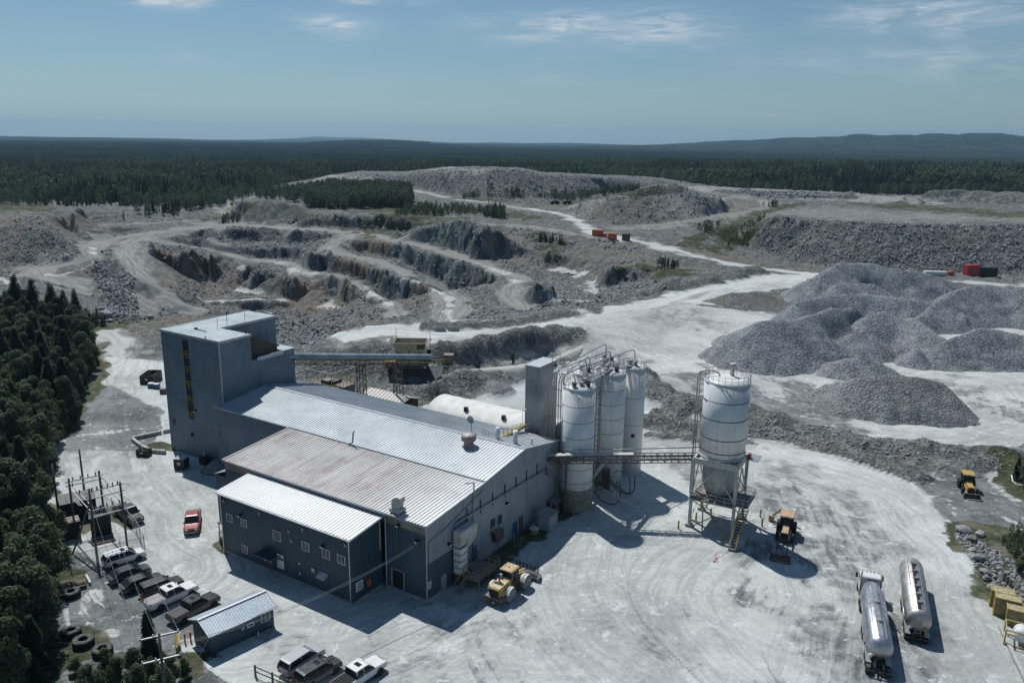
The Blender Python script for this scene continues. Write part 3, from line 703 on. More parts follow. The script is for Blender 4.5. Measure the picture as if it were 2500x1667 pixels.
# grass
for pts, wd, am in (([(960, 545), (1020, 525), (1100, 512), (1200, 518), (1260, 530)], 16, 1), ([(960, 500), (1000, 530), (980, 560)], 34, .9), ([(1672, 594), (1740, 570), (1800, 548), (1870, 515), (1945, 497)], 9, 1), ([(1750, 612), (1790, 590), (1840, 570), (1870, 540)], 10, .9),
                    ([(1545, 650), (1600, 655), (1650, 660)], 14, 1), ([(2200, 503), (2300, 511), (2400, 519), (2500, 525), (2600, 530)], 42, 1), ([(2100, 498), (2260, 508)], 14, .8), ([(1310, 590), (1370, 600)], 14, .7), ([(760, 510), (850, 500), (940, 505)], 20, .8),
                    ([(0, 500), (50, 512)], 30, 1), ([(530, 535), (585, 525)], 12, .7), ([(720, 510), (760, 520)], 14, .5), ([(270, 765), (330, 775), (240, 790)], 12, .8), ([(235, 860), (215, 960), (160, 1060)], 4, .7), ([(1120, 485), (1480, 478), (1560, 462)], 12, .7),
                    ([(100, 1130), (120, 1230), (140, 1350), (150, 1430)], 4, .75), ([(110, 1640), (170, 1560)], 4, .8), ([(385, 1085), (425, 1095)], 2.2, .8), ([(2400, 1310), (2480, 1360), (2520, 1450)], 9, .75), ([(2450, 1130), (2520, 1200)], 6, .9), ([(640, 1680), (740, 1670)], 2.5, .6), ([(190, 1240), (210, 1330), (200, 1370)], 3, .6), ([(270, 1245), (330, 1300)], 1.6, .7), ([(470, 1640), (450, 1600), (560, 1600)], 1.6, .7),
                    ([(1060, 1430), (1250, 1330), (1400, 1240)], 2.6, .7), ([(1240, 1350), (1180, 1395)], 3, .6), ([(2000, 1060), (2300, 1100), (2450, 1120)], 6, .3), ([(540, 1330), (560, 1345)], 1.5, .8), ([(550, 508), (620, 505)], 10, .5), ([(1480, 478), (1560, 466)], 14, 1)):
    stroke('green', pts, wd, am, .5, .9)
area('dark', [(150, 1380), (200, 1340), (300, 1400), (420, 1490), (470, 1530), (420, 1600), (250, 1600), (170, 1540)], .9, 3, 3); area('dark', [(150, 985), (260, 940), (400, 1000), (410, 1050), (330, 1100), (150, 1110)], .75, 3, 4); area('dark', [(2240, 1180), (2320, 1150), (2500, 1190), (2560, 1290), (2380, 1300), (2300, 1260)], 1, 3, 3); area('dust', [(2240, 1180), (2320, 1140), (2600, 1170), (2600, 1300), (2380, 1300), (2300, 1260)], 1, 2, 2)
for pts, wd, am in (([(1540, 1560), (1300, 1600), (1100, 1560)], 16, .3), ([(1850, 1180), (2000, 1260), (2080, 1400), (2060, 1600)], 14, .45), ([(1500, 890), (1650, 960), (1750, 960)], 14, .4), ([(1750, 930), (1950, 1010), (1900, 960), (2000, 960)], 16, .6), ([(2350, 960), (2450, 990)], 16, .5), ([(1700, 790), (1600, 770), (1640, 745)], 12, .4), ([(560, 1480), (700, 1560)], 5, .3), ([(310, 1010), (260, 1200)], 8, .3), ([(2210, 1400), (2230, 1600)], 8, .3)): stroke('dark', pts, wd, am, .8, 1.2)
stroke('dark', [(1000, 960), (1030, 930), (1080, 900)], 6, .5)

# guides along which wheels have worked the ground; offset and run are kept for the tyre marks
TR = {}
def guides(key, lists, reach):
    best = np.full((NROW, NCOL), 1e9); S_ = np.zeros((NROW, NCOL)); L_ = np.zeros((NROW, NCOL))
    for k, (pts, rc) in enumerate(lists):
        sl, D, S, L = dist_to(wline(spline(pts)), rc)
        Dn = D / rc; m = Dn < best[sl]
        b = best[sl]; b[m] = Dn[m]; s = S_[sl]; s[m] = (S + 40 * k)[m]; l = L_[sl]; l[m] = L[m]
    TR[key] = (S_, L_, 1 - sstep(0.5, 1.0, best))
guides('A', [([(1430, 1300), (1405, 1390), (1440, 1480), (1540, 1580), (1640, 1667), (1700, 1720)], 14), ([(1740, 1320), (1650, 1400), (1618, 1450), (1640, 1530), (1720, 1620), (1800, 1700)], 10),
             ([(1650, 1095), (1850, 1115), (2050, 1155), (2200, 1225), (2300, 1340), (2400, 1480), (2540, 1680)], 16), ([(600, 1560), (850, 1530), (1100, 1440), (1350, 1330), (1600, 1250)], 9),
             ([(1500, 830), (1600, 880), (1750, 930), (1850, 1000), (2000, 1045), (2200, 1070), (2400, 1055), (2490, 990), (2440, 930), (2300, 925)], 26), ([(940, 812), (1150, 812), (1400, 780), (1600, 745), (1750, 700), (1950, 672)], 24),
             ([(1383, 527), (1452, 566), (1549, 588), (1645, 610), (1797, 646), (1950, 667)], 10), ([(250, 810), (290, 850), (280, 900), (230, 980), (200, 1080), (240, 1180), (340, 1300), (420, 1400)], 16),
             ([(530, 550), (440, 562), (370, 573), (318, 596), (312, 620), (330, 650), (352, 672), (400, 710), (470, 755)], 12), ([(560, 550), (720, 558), (860, 567), (967, 587), (1056, 606), (1154, 636), (1265, 680), (1248, 705), (1290, 752)], 10),
             ([(855, 572), (812, 605), (886, 627), (945, 643), (1034, 690), (1096, 725), (1103, 748), (1098, 786)], 12), ([(404, 591), (563, 621), (694, 641), (784, 669), (896, 703), (967, 768)], 10), ([(355, 574), (240, 593), (218, 627), (110, 652), (95, 668), (205, 712)], 12), ([(2010, 1667), (2030, 1500), (1980, 1330), (1900, 1180)], 9)], 1)
guides('B', [([(1100, 1600), (1300, 1500), (1500, 1420), (1700, 1400), (1900, 1500)], 14), ([(1640, 790), (1800, 775), (2000, 772)], 20), ([(1420, 880), (1500, 930), (1650, 960), (1800, 1010)], 20), ([(2250, 1667), (2200, 1400), (2050, 1250), (1850, 1180), (1650, 1150)], 14),
             ([(900, 1560), (1200, 1600), (1500, 1640)], 12), ([(1150, 1400), (1300, 1280), (1500, 1180), (1700, 1080)], 10), ([(160, 1100), (300, 1150), (420, 1250), (480, 1400)], 14), ([(2000, 900), (2200, 880), (2450, 900)], 24), ([(250, 1450), (300, 1480), (330, 1560), (250, 1600)], 8)], 1)

# ---- heights: berms, face relief, rubble ---------------------------------
H = HZ.copy()
ROADY = np.clip(np.maximum(W_['road'] * 1.6, np.maximum(W_['dust'], W_['white'])), 0, 1)
def berm(pts, h, wd, rough=0.4):
    w = wline(spline(pts)); sl, D, S, L = dist_to(w, wd)
    D = D + WRP[sl] * wd * 0.5
    n = 0.65 + 0.7 * fbm(GX[sl], GY[sl], wd * 1.2, 3, 23)
    v = np.clip(1 - D / (wd / 2), 0, 1); v = v * v * (3 - 2 * v) * 0.6 + v * 0.4
    H[sl] = np.maximum(H[sl], H[sl] + h * v * n)
    for k in ('dust', 'road', 'white'): W_[k][sl] *= 1 - sstep(0.1, 0.5, v)
    ROADY[sl] *= 1 - sstep(0.05, 0.4, v)
berm([(1560, 935), (1590, 960), (1660, 990), (1700, 1000)], 2.9, 13)
berm([(1560, 1030), (1600, 1035), (1660, 1045)], 1.6, 6)
berm([(1590, 1062), (1660, 1070), (1720, 1078)], 1.0, 6)
berm([(1815, 1000), (1860, 1020), (1950, 1045), (2050, 1075), (2150, 1095), (2260, 1105), (2400, 1110), (2560, 1130)], 1.9, 10)
berm([(1815, 1040), (1900, 1062), (2000, 1085), (2100, 1120), (2180, 1145), (2240, 1165)], 1.2, 6)
berm([(2260, 1120), (2340, 1150), (2420, 1135), (2520, 1150)], 1.5, 10)
berm([(1090, 868), (1150, 850), (1260, 835), (1340, 820), (1410, 812)], 1.8, 7)
berm([(1060, 945), (1130, 925), (1180, 935), (1210, 960)], 2.2, 8)
berm([(1050, 800), (1140, 797), (1230, 790), (1300, 778), (1400, 765)], 1.4, 7)
berm([(1640, 705), (1700, 695), (1780, 675), (1850, 665)], 2.6, 14)
berm([(1640, 690), (1600, 712), (1500, 735), (1400, 752)], 1.6, 10)
berm([(1500, 480), (1600, 462), (1700, 452)], 1.0, 10)
berm([(1760, 470), (1900, 478), (2060, 482)], 3.0, 24)
berm([(2310, 478), (2400, 482), (2500, 486)], 4.0, 40)
berm([(255, 840), (225, 860), (200, 900)], .6, 4)
# stepped, jointed rock on the faces; loose ripples on the fill; lumps everywhere off the roads
fo = sstep(60, 200, GY) * (1 - sstep(900, 1300, GY))
n1 = fbm(GX, GY, 9.0, 4, 3, True); n2 = fbm(GX * 1.0 + GY * 0.5, GY * 0.6 - GX * 0.3, 4.0, 3, 5, True); n3 = fbm(GX, GY, 2.2, 2, 9)
def cells(x, y, wl, seed):
    x = x / wl; y = y / wl; ix = np.floor(x); iy = np.floor(y); best = np.full(x.shape, 9.0); val = np.zeros(x.shape)
    for a in (-1, 0, 1):
        for b in (-1, 0, 1):
            cx, cy = ix + a, iy + b; d = (cx + _hash(cx, cy, seed) - x) ** 2 + (cy + _hash(cx, cy, seed + 1) - y) ** 2
            m = d < best; best[m] = d[m]; val[m] = _hash(cx, cy, seed + 2)[m]
    return val
ce1 = cells(GX + 2 * n1, GY * 0.8 + GX * 0.3, 4.2, 301); ce2 = cells(GX, GY + n2, 2.0, 311)
stepz = (np.abs(((HZ + 4 * fbm(GX, GY, 14, 2, 31)) / 2.6) % 1.0 - 0.5) - 0.25) * 1.6
STs = smooth(STEEP, 2)
H += STs * fo * ((n1 - 0.55) * 6.5 + (n2 - 0.5) * 3.2 + stepz * 0.9 + (n3 - .5) * 1.0 + (ce1 - .5) * 2.6 + (ce2 - .5) * 1.3)
LS = np.clip(LOOSE - STEEP * 0.6, 0, 1) * (1 - ROADY)
H += LS * fo * ((fbm(GX, GY, 7, 3, 41) - 0.5) * 1.6 + (n3 - 0.5) * 0.6)
rub = (1 - ROADY) * (1 - STEEP) * fo
H += rub * ((fbm(GX, GY, 12, 3, 43) - 0.5) * 1.5 + (fbm(GX, GY, 2.6, 3, 47) - 0.5) * 0.7 + (ce2 - .5) * .45)
H += ROADY * fo * (fbm(GX, GY, 11, 2, 51) - 0.5) * 0.15
# rubble floors: heaped
def heaps(pts, amp, wl):
    W_['dark'] *= 1; tmp = np.zeros((NROW, NCOL)); save = W_['teal'].copy()
    W_['teal'][:] = 0; area('teal', pts, 1, 5, 4); tmp = W_['teal'].copy(); W_['teal'][:] = save
    H[:] = H + tmp * (fbm(GX, GY, wl, 3, 61, True) - 0.45) * amp
heaps([(650, 790), (640, 760), (800, 755), (880, 790), (780, 840), (700, 830)], 2.6, 5)
heaps([(215, 655), (280, 640), (330, 690), (290, 740), (220, 720)], 3.0, 7)
# hills to the horizon, and the earth's curve
D_ = np.hypot(GX, GY); az = np.degrees(np.arctan2(GX, GY))
far = sstep(1100, 2600, D_)
H += far * (fbm(GX, GY, 1500, 4, 71) - 0.5) * 34
def ridge(az0, azw, d0, dw, h, seed):
    global H
    prof = np.exp(-((az - az0) / azw) ** 2) * np.exp(-((D_ - d0) / dw) ** 2)
    H = H + prof * h * (0.75 + 0.5 * fbm(az * 6, az * 0 + seed, 9.0, 4, seed))
ridge(24, 9, 6500, 1700, 104, 81); ridge(14, 6, 7200, 1300, 26, 82); ridge(34, 8, 7000, 1500, 70, 80); ridge(-32, 10, 7000, 1600, 22, 83); ridge(-12, 6, 11500, 1800, 66, 84)
ridge(-9, 4, 4300, 700, 26, 85); ridge(2, 7, 10500, 1600, 40, 86); ridge(-22, 9, 3800, 900, 12, 87); ridge(9, 7, 5200, 900, 14, 88)
H -= D_ ** 2 / (2 * 6371000.0)
FOREST_D = D_

def build_ground():
    verts = np.stack([GX, GY, H], -1).reshape(-1, 3).astype(np.float32)
    i = np.arange(NROW - 1)[:, None] * NCOL + np.arange(NCOL - 1)[None, :]
    quads = np.stack([i, i + 1, i + NCOL + 1, i + NCOL], -1).reshape(-1).astype(np.int32)
    me = bpy.data.meshes.new('ground')
    me.vertices.add(len(verts)); me.vertices.foreach_set('co', verts.ravel())
    nf = len(quads) // 4
    me.loops.add(len(quads)); me.loops.foreach_set('vertex_index', quads)
    me.polygons.add(nf); me.polygons.foreach_set('loop_start', np.arange(0, nf * 4, 4, dtype=np.int32))
    me.update(calc_edges=True)
    me.polygons.foreach_set('use_smooth', np.ones(nf, bool))
    def colattr(name, chans):
        a = me.attributes.new(name, 'FLOAT_COLOR', 'POINT')
        a.data.foreach_set('color', np.stack(chans, -1).reshape(-1).astype(np.float32))
    colattr('za', [W_['road'], W_['green'], W_['brown'], W_['white']])
    colattr('zb', [W_['dust'], STEEP, W_['teal'], LOOSE])
    forest = sstep(1000, 1200, D_)
    colattr('zc', [FM, forest, W_['dark'], ROADY])
    colattr('ta', [TR['A'][0], TR['A'][1], TR['A'][2], TR['B'][2]])
    colattr('tb', [TR['B'][0], TR['B'][1], np.zeros_like(H), np.ones_like(H)])
    o = bpy.data.objects.new('ground', me); link(o); tag(o, kind='structure')
    me.materials.append(ground_material())
    return o
# forest mask: where trees stand (ground there is dark litter)
def inpoly(X, Y, w):
    ins = np.zeros(np.shape(X), bool); n = len(w)
    for i in range(n):
        xa, ya = w[i][:2]; xb, yb = w[(i + 1) % n][:2]
        if ya == yb: continue
        ins ^= ((ya > Y) != (yb > Y)) & (X < (xb - xa) * (Y - ya) / (yb - ya) + xa)
    return ins
LEFT_WOOD = np.array([G(*p) for p in [(95, 1700), (112, 1600), (118, 1450), (108, 1300), (100, 1200), (120, 1120), (155, 1060), (200, 985), (225, 930), (232, 880), (215, 850), (205, 830), (190, 815), (150, 800)]] + [G(110, 790), G(60, 792), G(-60, 800), G(-500, 860), np.array([-260, 140, 0]), np.array([-200, 60, 0]), np.array([-75, 40, 0])])
FM = inpoly(GX, GY, LEFT_WOOD).astype(float)
def ground_material():
    m = new_mat('ground'); t = NT(m); p = t.pos()
    za = t.n('ShaderNodeAttribute', attribute_name='za'); zb = t.n('ShaderNodeAttribute', attribute_name='zb'); zc = t.n('ShaderNodeAttribute', attribute_name='zc')
    ta = t.n('ShaderNodeAttribute', attribute_name='ta'); tb = t.n('ShaderNodeAttribute', attribute_name='tb')
    road, green, brown = t.sepc(za.outputs['Color'])[:3]; white = za.outputs['Alpha']
    dust, steep, teal = t.sepc(zb.outputs['Color'])[:3]; loose = zb.outputs['Alpha']
    wood, far, dark = t.sepc(zc.outputs['Color'])[:3]; roady = zc.outputs['Alpha']
    s1, l1, w1 = t.sepc(ta.outputs['Color'])[:3]; w2 = ta.outputs['Alpha']; s2, l2 = t.sepc(tb.outputs['Color'])[:2]
    nL = t.noise(p, 0.045, 4, 0.55); nM = t.noise(p, 0.22, 5, 0.6); nS = t.noise(p, 1.1, 5, 0.65); nF = t.noise(p, 4.5, 3, 0.6)
    # crushed rock
    v1 = t.vor(p, 0.75, out='Color'); v1 = t.sepc(v1)[0]
    v2 = t.sepc(t.vor(p, 2.2, out='Color'))[1]
    rf = t.math('ADD', t.math('MULTIPLY', nM, 0.35), t.math('ADD', t.math('MULTIPLY', nS, 0.35), t.math('MULTIPLY', nF, 0.3)))
    rub = t.mix(t.map(rf, 0.36, 0.64), (0.062, 0.071, 0.070), (0.190, 0.203, 0.198))
    rub = t.mix(t.math('MULTIPLY', t.map(v1, 0.72, 0.95), 0.5), rub, (0.32, 0.335, 0.34))
    rub = t.mix(t.math('MULTIPLY', t.map(v2, 0.82, 0.97), 0.45), rub, (0.42, 0.42, 0.43))
    rub = t.mix(t.math('MULTIPLY', t.map(v2, 0.2, 0.02), 0.5), rub, (0.045, 0.047, 0.052))
    # tan overburden mixed in
    bf = t.math('MULTIPLY', t.math('MAXIMUM', brown, t.math('MULTIPLY', t.map(nL, 0.5, 0.72), 0.28)), t.map(nM, 0.3, 0.62))
    rub = t.mix(bf, rub, t.mix(nS, (0.125, 0.092, 0.064), (0.29, 0.235, 0.175)))
    # jointed rock faces
    pz = t.scale(p, (1, 1, 0.35), rot=(0.25, 0.5, 0.6))
    j1 = t.vor(pz, 0.32, out='Color'); jv = t.sepc(j1)[0]
    e1 = t.vor(pz, 0.32, 'DISTANCE_TO_EDGE'); st = t.noise(t.scale(p, (1.3, 1.3, 0.55), rot=(0.5, 0.4, 0.3)), 1.0, 7, 0.75)
    rock = t.mix(t.map(t.math('ADD', t.math('MULTIPLY', jv, 0.5), t.math('MULTIPLY', st, 0.5)), 0.3, 0.7), (0.046, 0.055, 0.061), (0.235, 0.25, 0.255))
    e2 = t.vor(t.scale(p, (1, .6, .8), rot=(.7, .3, .9)), .85, 'DISTANCE_TO_EDGE'); rock = t.mix(t.math('MULTIPLY', t.map(e2, 0.09, 0.0), 0.55), rock, (0.03, 0.034, 0.036)); rock = t.mix(t.math('MULTIPLY', t.map(e1, 0.10, 0.0), 0.7), rock, (0.028, 0.03, 0.033))
    rock = t.mix(t.math('MULTIPLY', teal, t.map(st, 0.35, 0.6)), rock, t.mix(jv, (0.05, 0.085, 0.088), (0.20, 0.27, 0.265)))
    rock = t.mix(t.math('MULTIPLY', t.math('MAXIMUM', brown, t.math('MULTIPLY', t.map(nL, 0.52, 0.7), 0.5)), t.map(nM, 0.32, 0.6)), rock, t.mix(st, (0.075, 0.046, 0.028), (0.30, 0.20, 0.125)))
    rock = t.mix(t.math('MULTIPLY', t.map(st, 0.62, 0.78), 0.6), rock, (0.36, 0.37, 0.38))
    c = t.mix(steep, rub, rock)
    # haul-road dust
    s1 = t.math('ADD', s1, t.math('ADD', t.math('MULTIPLY', t.noise(p, .035, 2), 9.0), t.math('MULTIPLY', nM, 1.3))); s2 = t.math('ADD', s2, t.math('ADD', t.math('MULTIPLY', t.noise(p, .05, 2), 8.0), t.math('MULTIPLY', nM, 1.3)))
    trk1 = t.comb(t.math('MULTIPLY', s1, 1.0), t.math('MULTIPLY', l1, 0.045)); k1 = t.noise(trk1, 1.15, 5, 0.68, 0.25)
    trk2 = t.comb(t.math('MULTIPLY', s2, 1.0), t.math('MULTIPLY', l2, 0.05)); k2 = t.noise(trk2, 1.4, 5, 0.68, 0.3)
    fine1 = t.noise(t.comb(t.math('MULTIPLY', s1, 1.0), t.math('MULTIPLY', l1, 0.02)), 4.2, 3, 0.6)
    grey_d = t.mix(nS, (0.20, 0.205, 0.215), (0.36, 0.36, 0.355)); pale = t.mix(nM, (0.50, 0.53, 0.52), (0.62, 0.65, 0.635))
    df = t.math('ADD', t.math('MULTIPLY', nM, 0.5), t.math('MULTIPLY', nS, 0.5))
    dk1 = t.math('MULTIPLY', t.map(k1, 0.52, 0.43), w1); dk2 = t.math('MULTIPLY', t.map(k2, 0.62, 0.46), t.math('MULTIPLY', w2, 0.7))
    base_f = t.map(t.math('ADD', t.math('MULTIPLY', nL, 0.6), t.math('MULTIPLY', df, 0.4)), 0.36, 0.56, 0.25, 1.0)
    yard = t.mix(base_f, grey_d, pale)
    yard = t.mix(t.math('MULTIPLY', dk1, 0.34), yard, (0.26, 0.268, 0.275))
    yard = t.mix(t.math('MULTIPLY', dk2, 0.26), yard, (0.25, 0.258, 0.265))
    yard = t.mix(t.math('MULTIPLY', t.math('MULTIPLY', t.map(fine1, 0.56, 0.66), w1), 0.24), yard, (0.68, 0.70, 0.69))
    gr = t.mix(t.map(t.math('ADD', t.math('MULTIPLY', nS, .5), t.math('MULTIPLY', nM, .5)), .36, .62), (0.080, 0.090, 0.096), (0.195, 0.21, 0.215))
    dkf = t.map(t.math('ADD', dark, t.math('MULTIPLY', t.math('SUBTRACT', t.math('ADD', t.math('MULTIPLY', t.noise(p, 0.30, 6, 0.7, 0.4), .55), t.math('MULTIPLY', k1, .45)), 0.5), 2.0)), .2, .62)
    yard = t.mix(t.math('MULTIPLY', t.math('MULTIPLY', dkf, t.map(dark, 0, .25)), .97), yard, gr)
    mot = t.noise(p, 0.09, 7, 0.74, 0.4); yard = t.mix(t.math('MULTIPLY', t.map(mot, .50, .64), .22), yard, (0.235, 0.245, 0.25))
    yard = t.mix(t.math('MULTIPLY', t.map(t.noise(t.scale(p, (1, 1, 1), rot=(0, 0, .7)), 0.42, 6, 0.75, 0.5), 0.575, 0.625), 0.6), yard, (0.70, 0.72, 0.725))
    ru = t.noise(t.comb(t.math('MULTIPLY', s2, 1.0), t.math('MULTIPLY', l2, 0.35)), 2.6, 4, 0.7, .3); yard = t.mix(t.math('MULTIPLY', t.math('MULTIPLY', t.map(ru, .52, .62), w2), .28), yard, (0.24, 0.25, 0.25)); yard = t.mix(t.math('MULTIPLY', t.map(nF, .56, .72), .3), yard, (0.20, 0.21, 0.215))
    edgef = t.math('ADD', dust, t.math('MULTIPLY', t.math('SUBTRACT', df, 0.5), 1.1))
    c = t.mix(t.map(edgef, 0.38, 0.6), c, yard)
    rd = t.mix(t.map(k1, 0.35, 0.65), (0.17, 0.173, 0.166), (0.35, 0.352, 0.335))
    rd = t.mix(t.map(road, 0.6, 0.95), rd, t.mix(t.map(k1, 0.3, 0.6), (0.46, 0.485, 0.475), (0.64, 0.67, 0.66)))
    rf2 = t.math('MULTIPLY', t.map(t.math('ADD', road, t.math('MULTIPLY', t.math('SUBTRACT', df, 0.5), 0.7)), 0.12, 0.5), 0.85)
    c = t.mix(t.math('MULTIPLY', rf2, t.math('SUBTRACT', 1.0, t.math('MULTIPLY', t.map(edgef, 0.38, 0.6), 0.8))), c, rd)
    wf = t.math('MULTIPLY', t.map(t.math('ADD', white, t.math('MULTIPLY', t.math('SUBTRACT', t.noise(t.comb(t.math('MULTIPLY', s1, 1.0), t.math('MULTIPLY', l1, .25)), 1.1, 6, 0.75, .5), 0.5), 2.6)), 0.62, 0.8), .85)
    c = t.mix(t.math('MULTIPLY', wf, t.map(white, 0.05, 0.3)), c, (0.50, 0.515, 0.50))
    # grass and scrub floor
    gf = t.map(t.math('ADD', green, t.math('MULTIPLY', t.math('SUBTRACT', df, 0.5), 1.3)), 0.40, 0.62)
    grass = t.mix(t.map(nS, .3, .7), (0.024, 0.033, 0.017), (0.080, 0.090, 0.046)); grass = t.mix(t.math('MULTIPLY', t.map(nM, .48, .62), .7), grass, (0.17, 0.16, 0.125)); grass = t.mix(t.math('MULTIPLY', t.map(nF, 0.5, 0.7), 0.4), grass, (0.16, 0.155, 0.08))
    c = t.mix(gf, c, grass)
    c = t.mix(t.math('MULTIPLY', wood, 0.9), c, t.mix(nS, (0.018, 0.022, 0.012), (0.05, 0.052, 0.03)))
    # far woodland seen as canopy
    fn = t.math('ADD', t.math('MULTIPLY', t.noise(p, 0.004, 4, 0.6), 0.55), t.math('MULTIPLY', t.noise(p, 0.05, 4, 0.7), 0.45))
    c = t.mix(far, c, t.mix(t.map(fn, 0.42, 0.60), (0.014, 0.024, 0.014), (0.045, 0.065, 0.03)))
    # relief too fine for the mesh
    hv = t.math('ADD', t.math('MULTIPLY', t.vor(p, 1.6), 0.5), t.math('ADD', t.math('MULTIPLY', nF, 0.35), t.math('MULTIPLY', nS, 0.9)))
    offroad = t.math('SUBTRACT', 1.0, t.math('MULTIPLY', roady, 0.86))
    hb = t.math('MULTIPLY', hv, offroad)
    hb = t.math('ADD', hb, t.math('MULTIPLY', t.math('MULTIPLY', st, steep), 1.6))
    hb = t.math('ADD', hb, t.math('MULTIPLY', t.math('MULTIPLY', k1, w1), 0.18))
    nb = t.bump(hb, 1.0, 0.55)
    return t.out(c, t.map(white, 0, 1, 0.95, 0.6), 0.0, nb, 0.25)
ground = build_ground()
# ================================================================ STOCKPILES
def gh(x, y): return float(sample(H, x, y))
def stock_material():
    m = new_mat('crushed_stone'); t = NT(m); p = t.pos()
    nM = t.noise(p, 0.18, 4, 0.6); nS = t.noise(p, 1.6, 4, 0.7); v = t.sepc(t.vor(p, 2.6, out='Color')); vv = t.sepc(t.vor(p, 1.2, out='Color'))
    c = t.mix(t.map(t.math('ADD', t.math('MULTIPLY', nM, .5), t.math('MULTIPLY', nS, .5)), .38, .62), (0.140, 0.160, 0.176), (0.290, 0.320, 0.340))
    c = t.mix(t.math('MULTIPLY', t.map(v[0], .6, .95), .55), c, (0.47, 0.50, 0.52)); c = t.mix(t.math('MULTIPLY', t.map(v[1], .3, .05), .6), c, (0.055, 0.065, 0.072))
    c = t.mix(t.math('MULTIPLY', t.map(vv[2], .8, .97), .4), c, (0.38, 0.39, 0.40))
    tan = t.attr('tan'); c = t.mix(t.math('MULTIPLY', tan, t.map(nM, .35, .6)), c, (0.20, 0.175, 0.145))
    pl = t.attr('pale'); c = t.mix(t.math('MULTIPLY', pl, t.map(nS, .4, .6)), c, (0.42, 0.45, 0.46))
    h = t.math('ADD', t.math('MULTIPLY', t.vor(p, 2.4), .6), t.math('MULTIPLY', t.noise(p, 3.0, 4, .7), .8))
    return t.out(c, 0.95, 0, t.bump(h, 1.0, 0.5), 0.2)
M_STOCK = stock_material()
def pile(label, ridges, slope=36.5, cell=0.8, tan=0.0, seed=1, bites=(), pale=()):
    T = math.tan(math.radians(slope)); R = [[G(*q) for q in r] for r in ridges]
    allp = np.array([q for r in R for q in r]); pad = allp[:, 2].max() / T + 6
    x0, x1, y0, y1 = allp[:, 0].min() - pad, allp[:, 0].max() + pad, allp[:, 1].min() - pad, allp[:, 1].max() + pad
    nx, ny = int((x1 - x0) / cell), int((y1 - y0) / cell)
    X, Y = np.meshgrid(np.linspace(x0, x1, nx), np.linspace(y0, y1, ny)); Z = np.full(X.shape, -99.0)
    wob = (fbm(X, Y, 16, 2, seed) - .5) * 5 + (fbm(X, Y, 4.5, 2, seed + 1, True) - .5) * 2.2
    for r in R:
        segs = list(zip(r[:-1], r[1:])) if len(r) > 1 else [(r[0], r[0])]
        for a, b in segs:
            v = b[:2] - a[:2]; ll = max(v @ v, 1e-9); tt = np.clip(((X - a[0]) * v[0] + (Y - a[1]) * v[1]) / ll, 0, 1)
            d = np.hypot(X - a[0] - v[0] * tt, Y - a[1] - v[1] * tt)
            d = np.sqrt(d * d + .25) - 0.3
            Z = np.maximum(Z, a[2] + (b[2] - a[2]) * tt - T * np.maximum(d + wob * np.clip(d / 8, 0, 1), 0))
    Z = Z + (fbm(X, Y, 7, 3, seed + 3) - .5) * 1.0 + (fbm(X, Y, 1.8, 2, seed + 5) - .5) * 0.6
    for bx, by, bz, br, bd in bites:
        q = G(bx, by, bz); Z -= bd * np.exp(-((X - q[0]) ** 2 + (Y - q[1]) ** 2) / br ** 2) * (0.7 + 0.9 * fbm(X, Y, 5, 2, seed + 9))
    g = sample(H, X, Y); Zc = np.maximum(Z, g - 0.4); keep = Z > g - 0.35
    # apron: spilled stones flatten the foot
    k = keep.copy(); k[1:] |= keep[:-1]; k[:-1] |= keep[1:]; k[:, 1:] |= keep[:, :-1]; k[:, :-1] |= keep[:, 1:]
    idx = -np.ones(X.shape, int); idx[k] = np.arange(k.sum())
    f = []
    q = np.stack([idx[:-1, :-1], idx[:-1, 1:], idx[1:, 1:], idx[1:, :-1]], -1).reshape(-1, 4); q = q[(q >= 0).all(1)]
    cx, cy = float(X[k].mean()), float(Y[k].mean()); bz = gh(cx, cy)
    me = bpy.data.meshes.new('gravel_pile'); me.from_pydata(np.stack([X[k] - cx, Y[k] - cy, Zc[k] - bz], -1).tolist(), [], q.tolist())
    me.polygons.foreach_set('use_smooth', [True] * len(me.polygons))
    at_ = me.attributes.new('tan', 'FLOAT', 'POINT'); tv = np.clip(tan * (0.4 + 1.2 * fbm(X, Y, 9, 2, seed + 11)), 0, 1)[k]; at_.data.foreach_set('value', tv.astype(np.float32))
    ap = me.attributes.new('pale', 'FLOAT', 'POINT'); pv = np.zeros(X.shape)
    for bx, by, bz_, br, am in pale:
        w = G(bx, by, bz_); pv = np.maximum(pv, am * np.exp(-((X - w[0]) / br) ** 2 - ((Y - w[1]) / (br * 2.2)) ** 2))
    foot = np.clip(1 - (Z - g) / 1.2, 0, 1) * 0.5; ap.data.foreach_set('value', np.maximum(pv, foot)[k].astype(np.float32))
    me.materials.append(M_STOCK); me.update()
    o = bpy.data.objects.new('gravel_pile', me); link(o); o.location = (cx, cy, bz)
    tag(o, label, 'gravel pile', 'stockpiles of crushed stone')
    return o
pile("tallest and farthest blue-grey stone stockpile, below the rocky dump", [[(2005, 668, 11), (2050, 640, 13.5), (2130, 640, 13.5), (2200, 653, 12.5), (2280, 672, 10), (2340, 692, 6)], [(2050, 690, 9), (2160, 694, 8.5)]], seed=1, bites=[(2170, 690, 8, 7, 4), (2140, 700, 6, 5, 2)], pale=[(2095, 712, 5, 2, 1), (2125, 712, 5, 2, 1)])
pile("low brownish gravel heap beside the white haul road", [[(1720, 733, 3.5), (1790, 714, 6), (1850, 708, 6.3), (1900, 728, 4)]], slope=27, tan=0.9, seed=2)
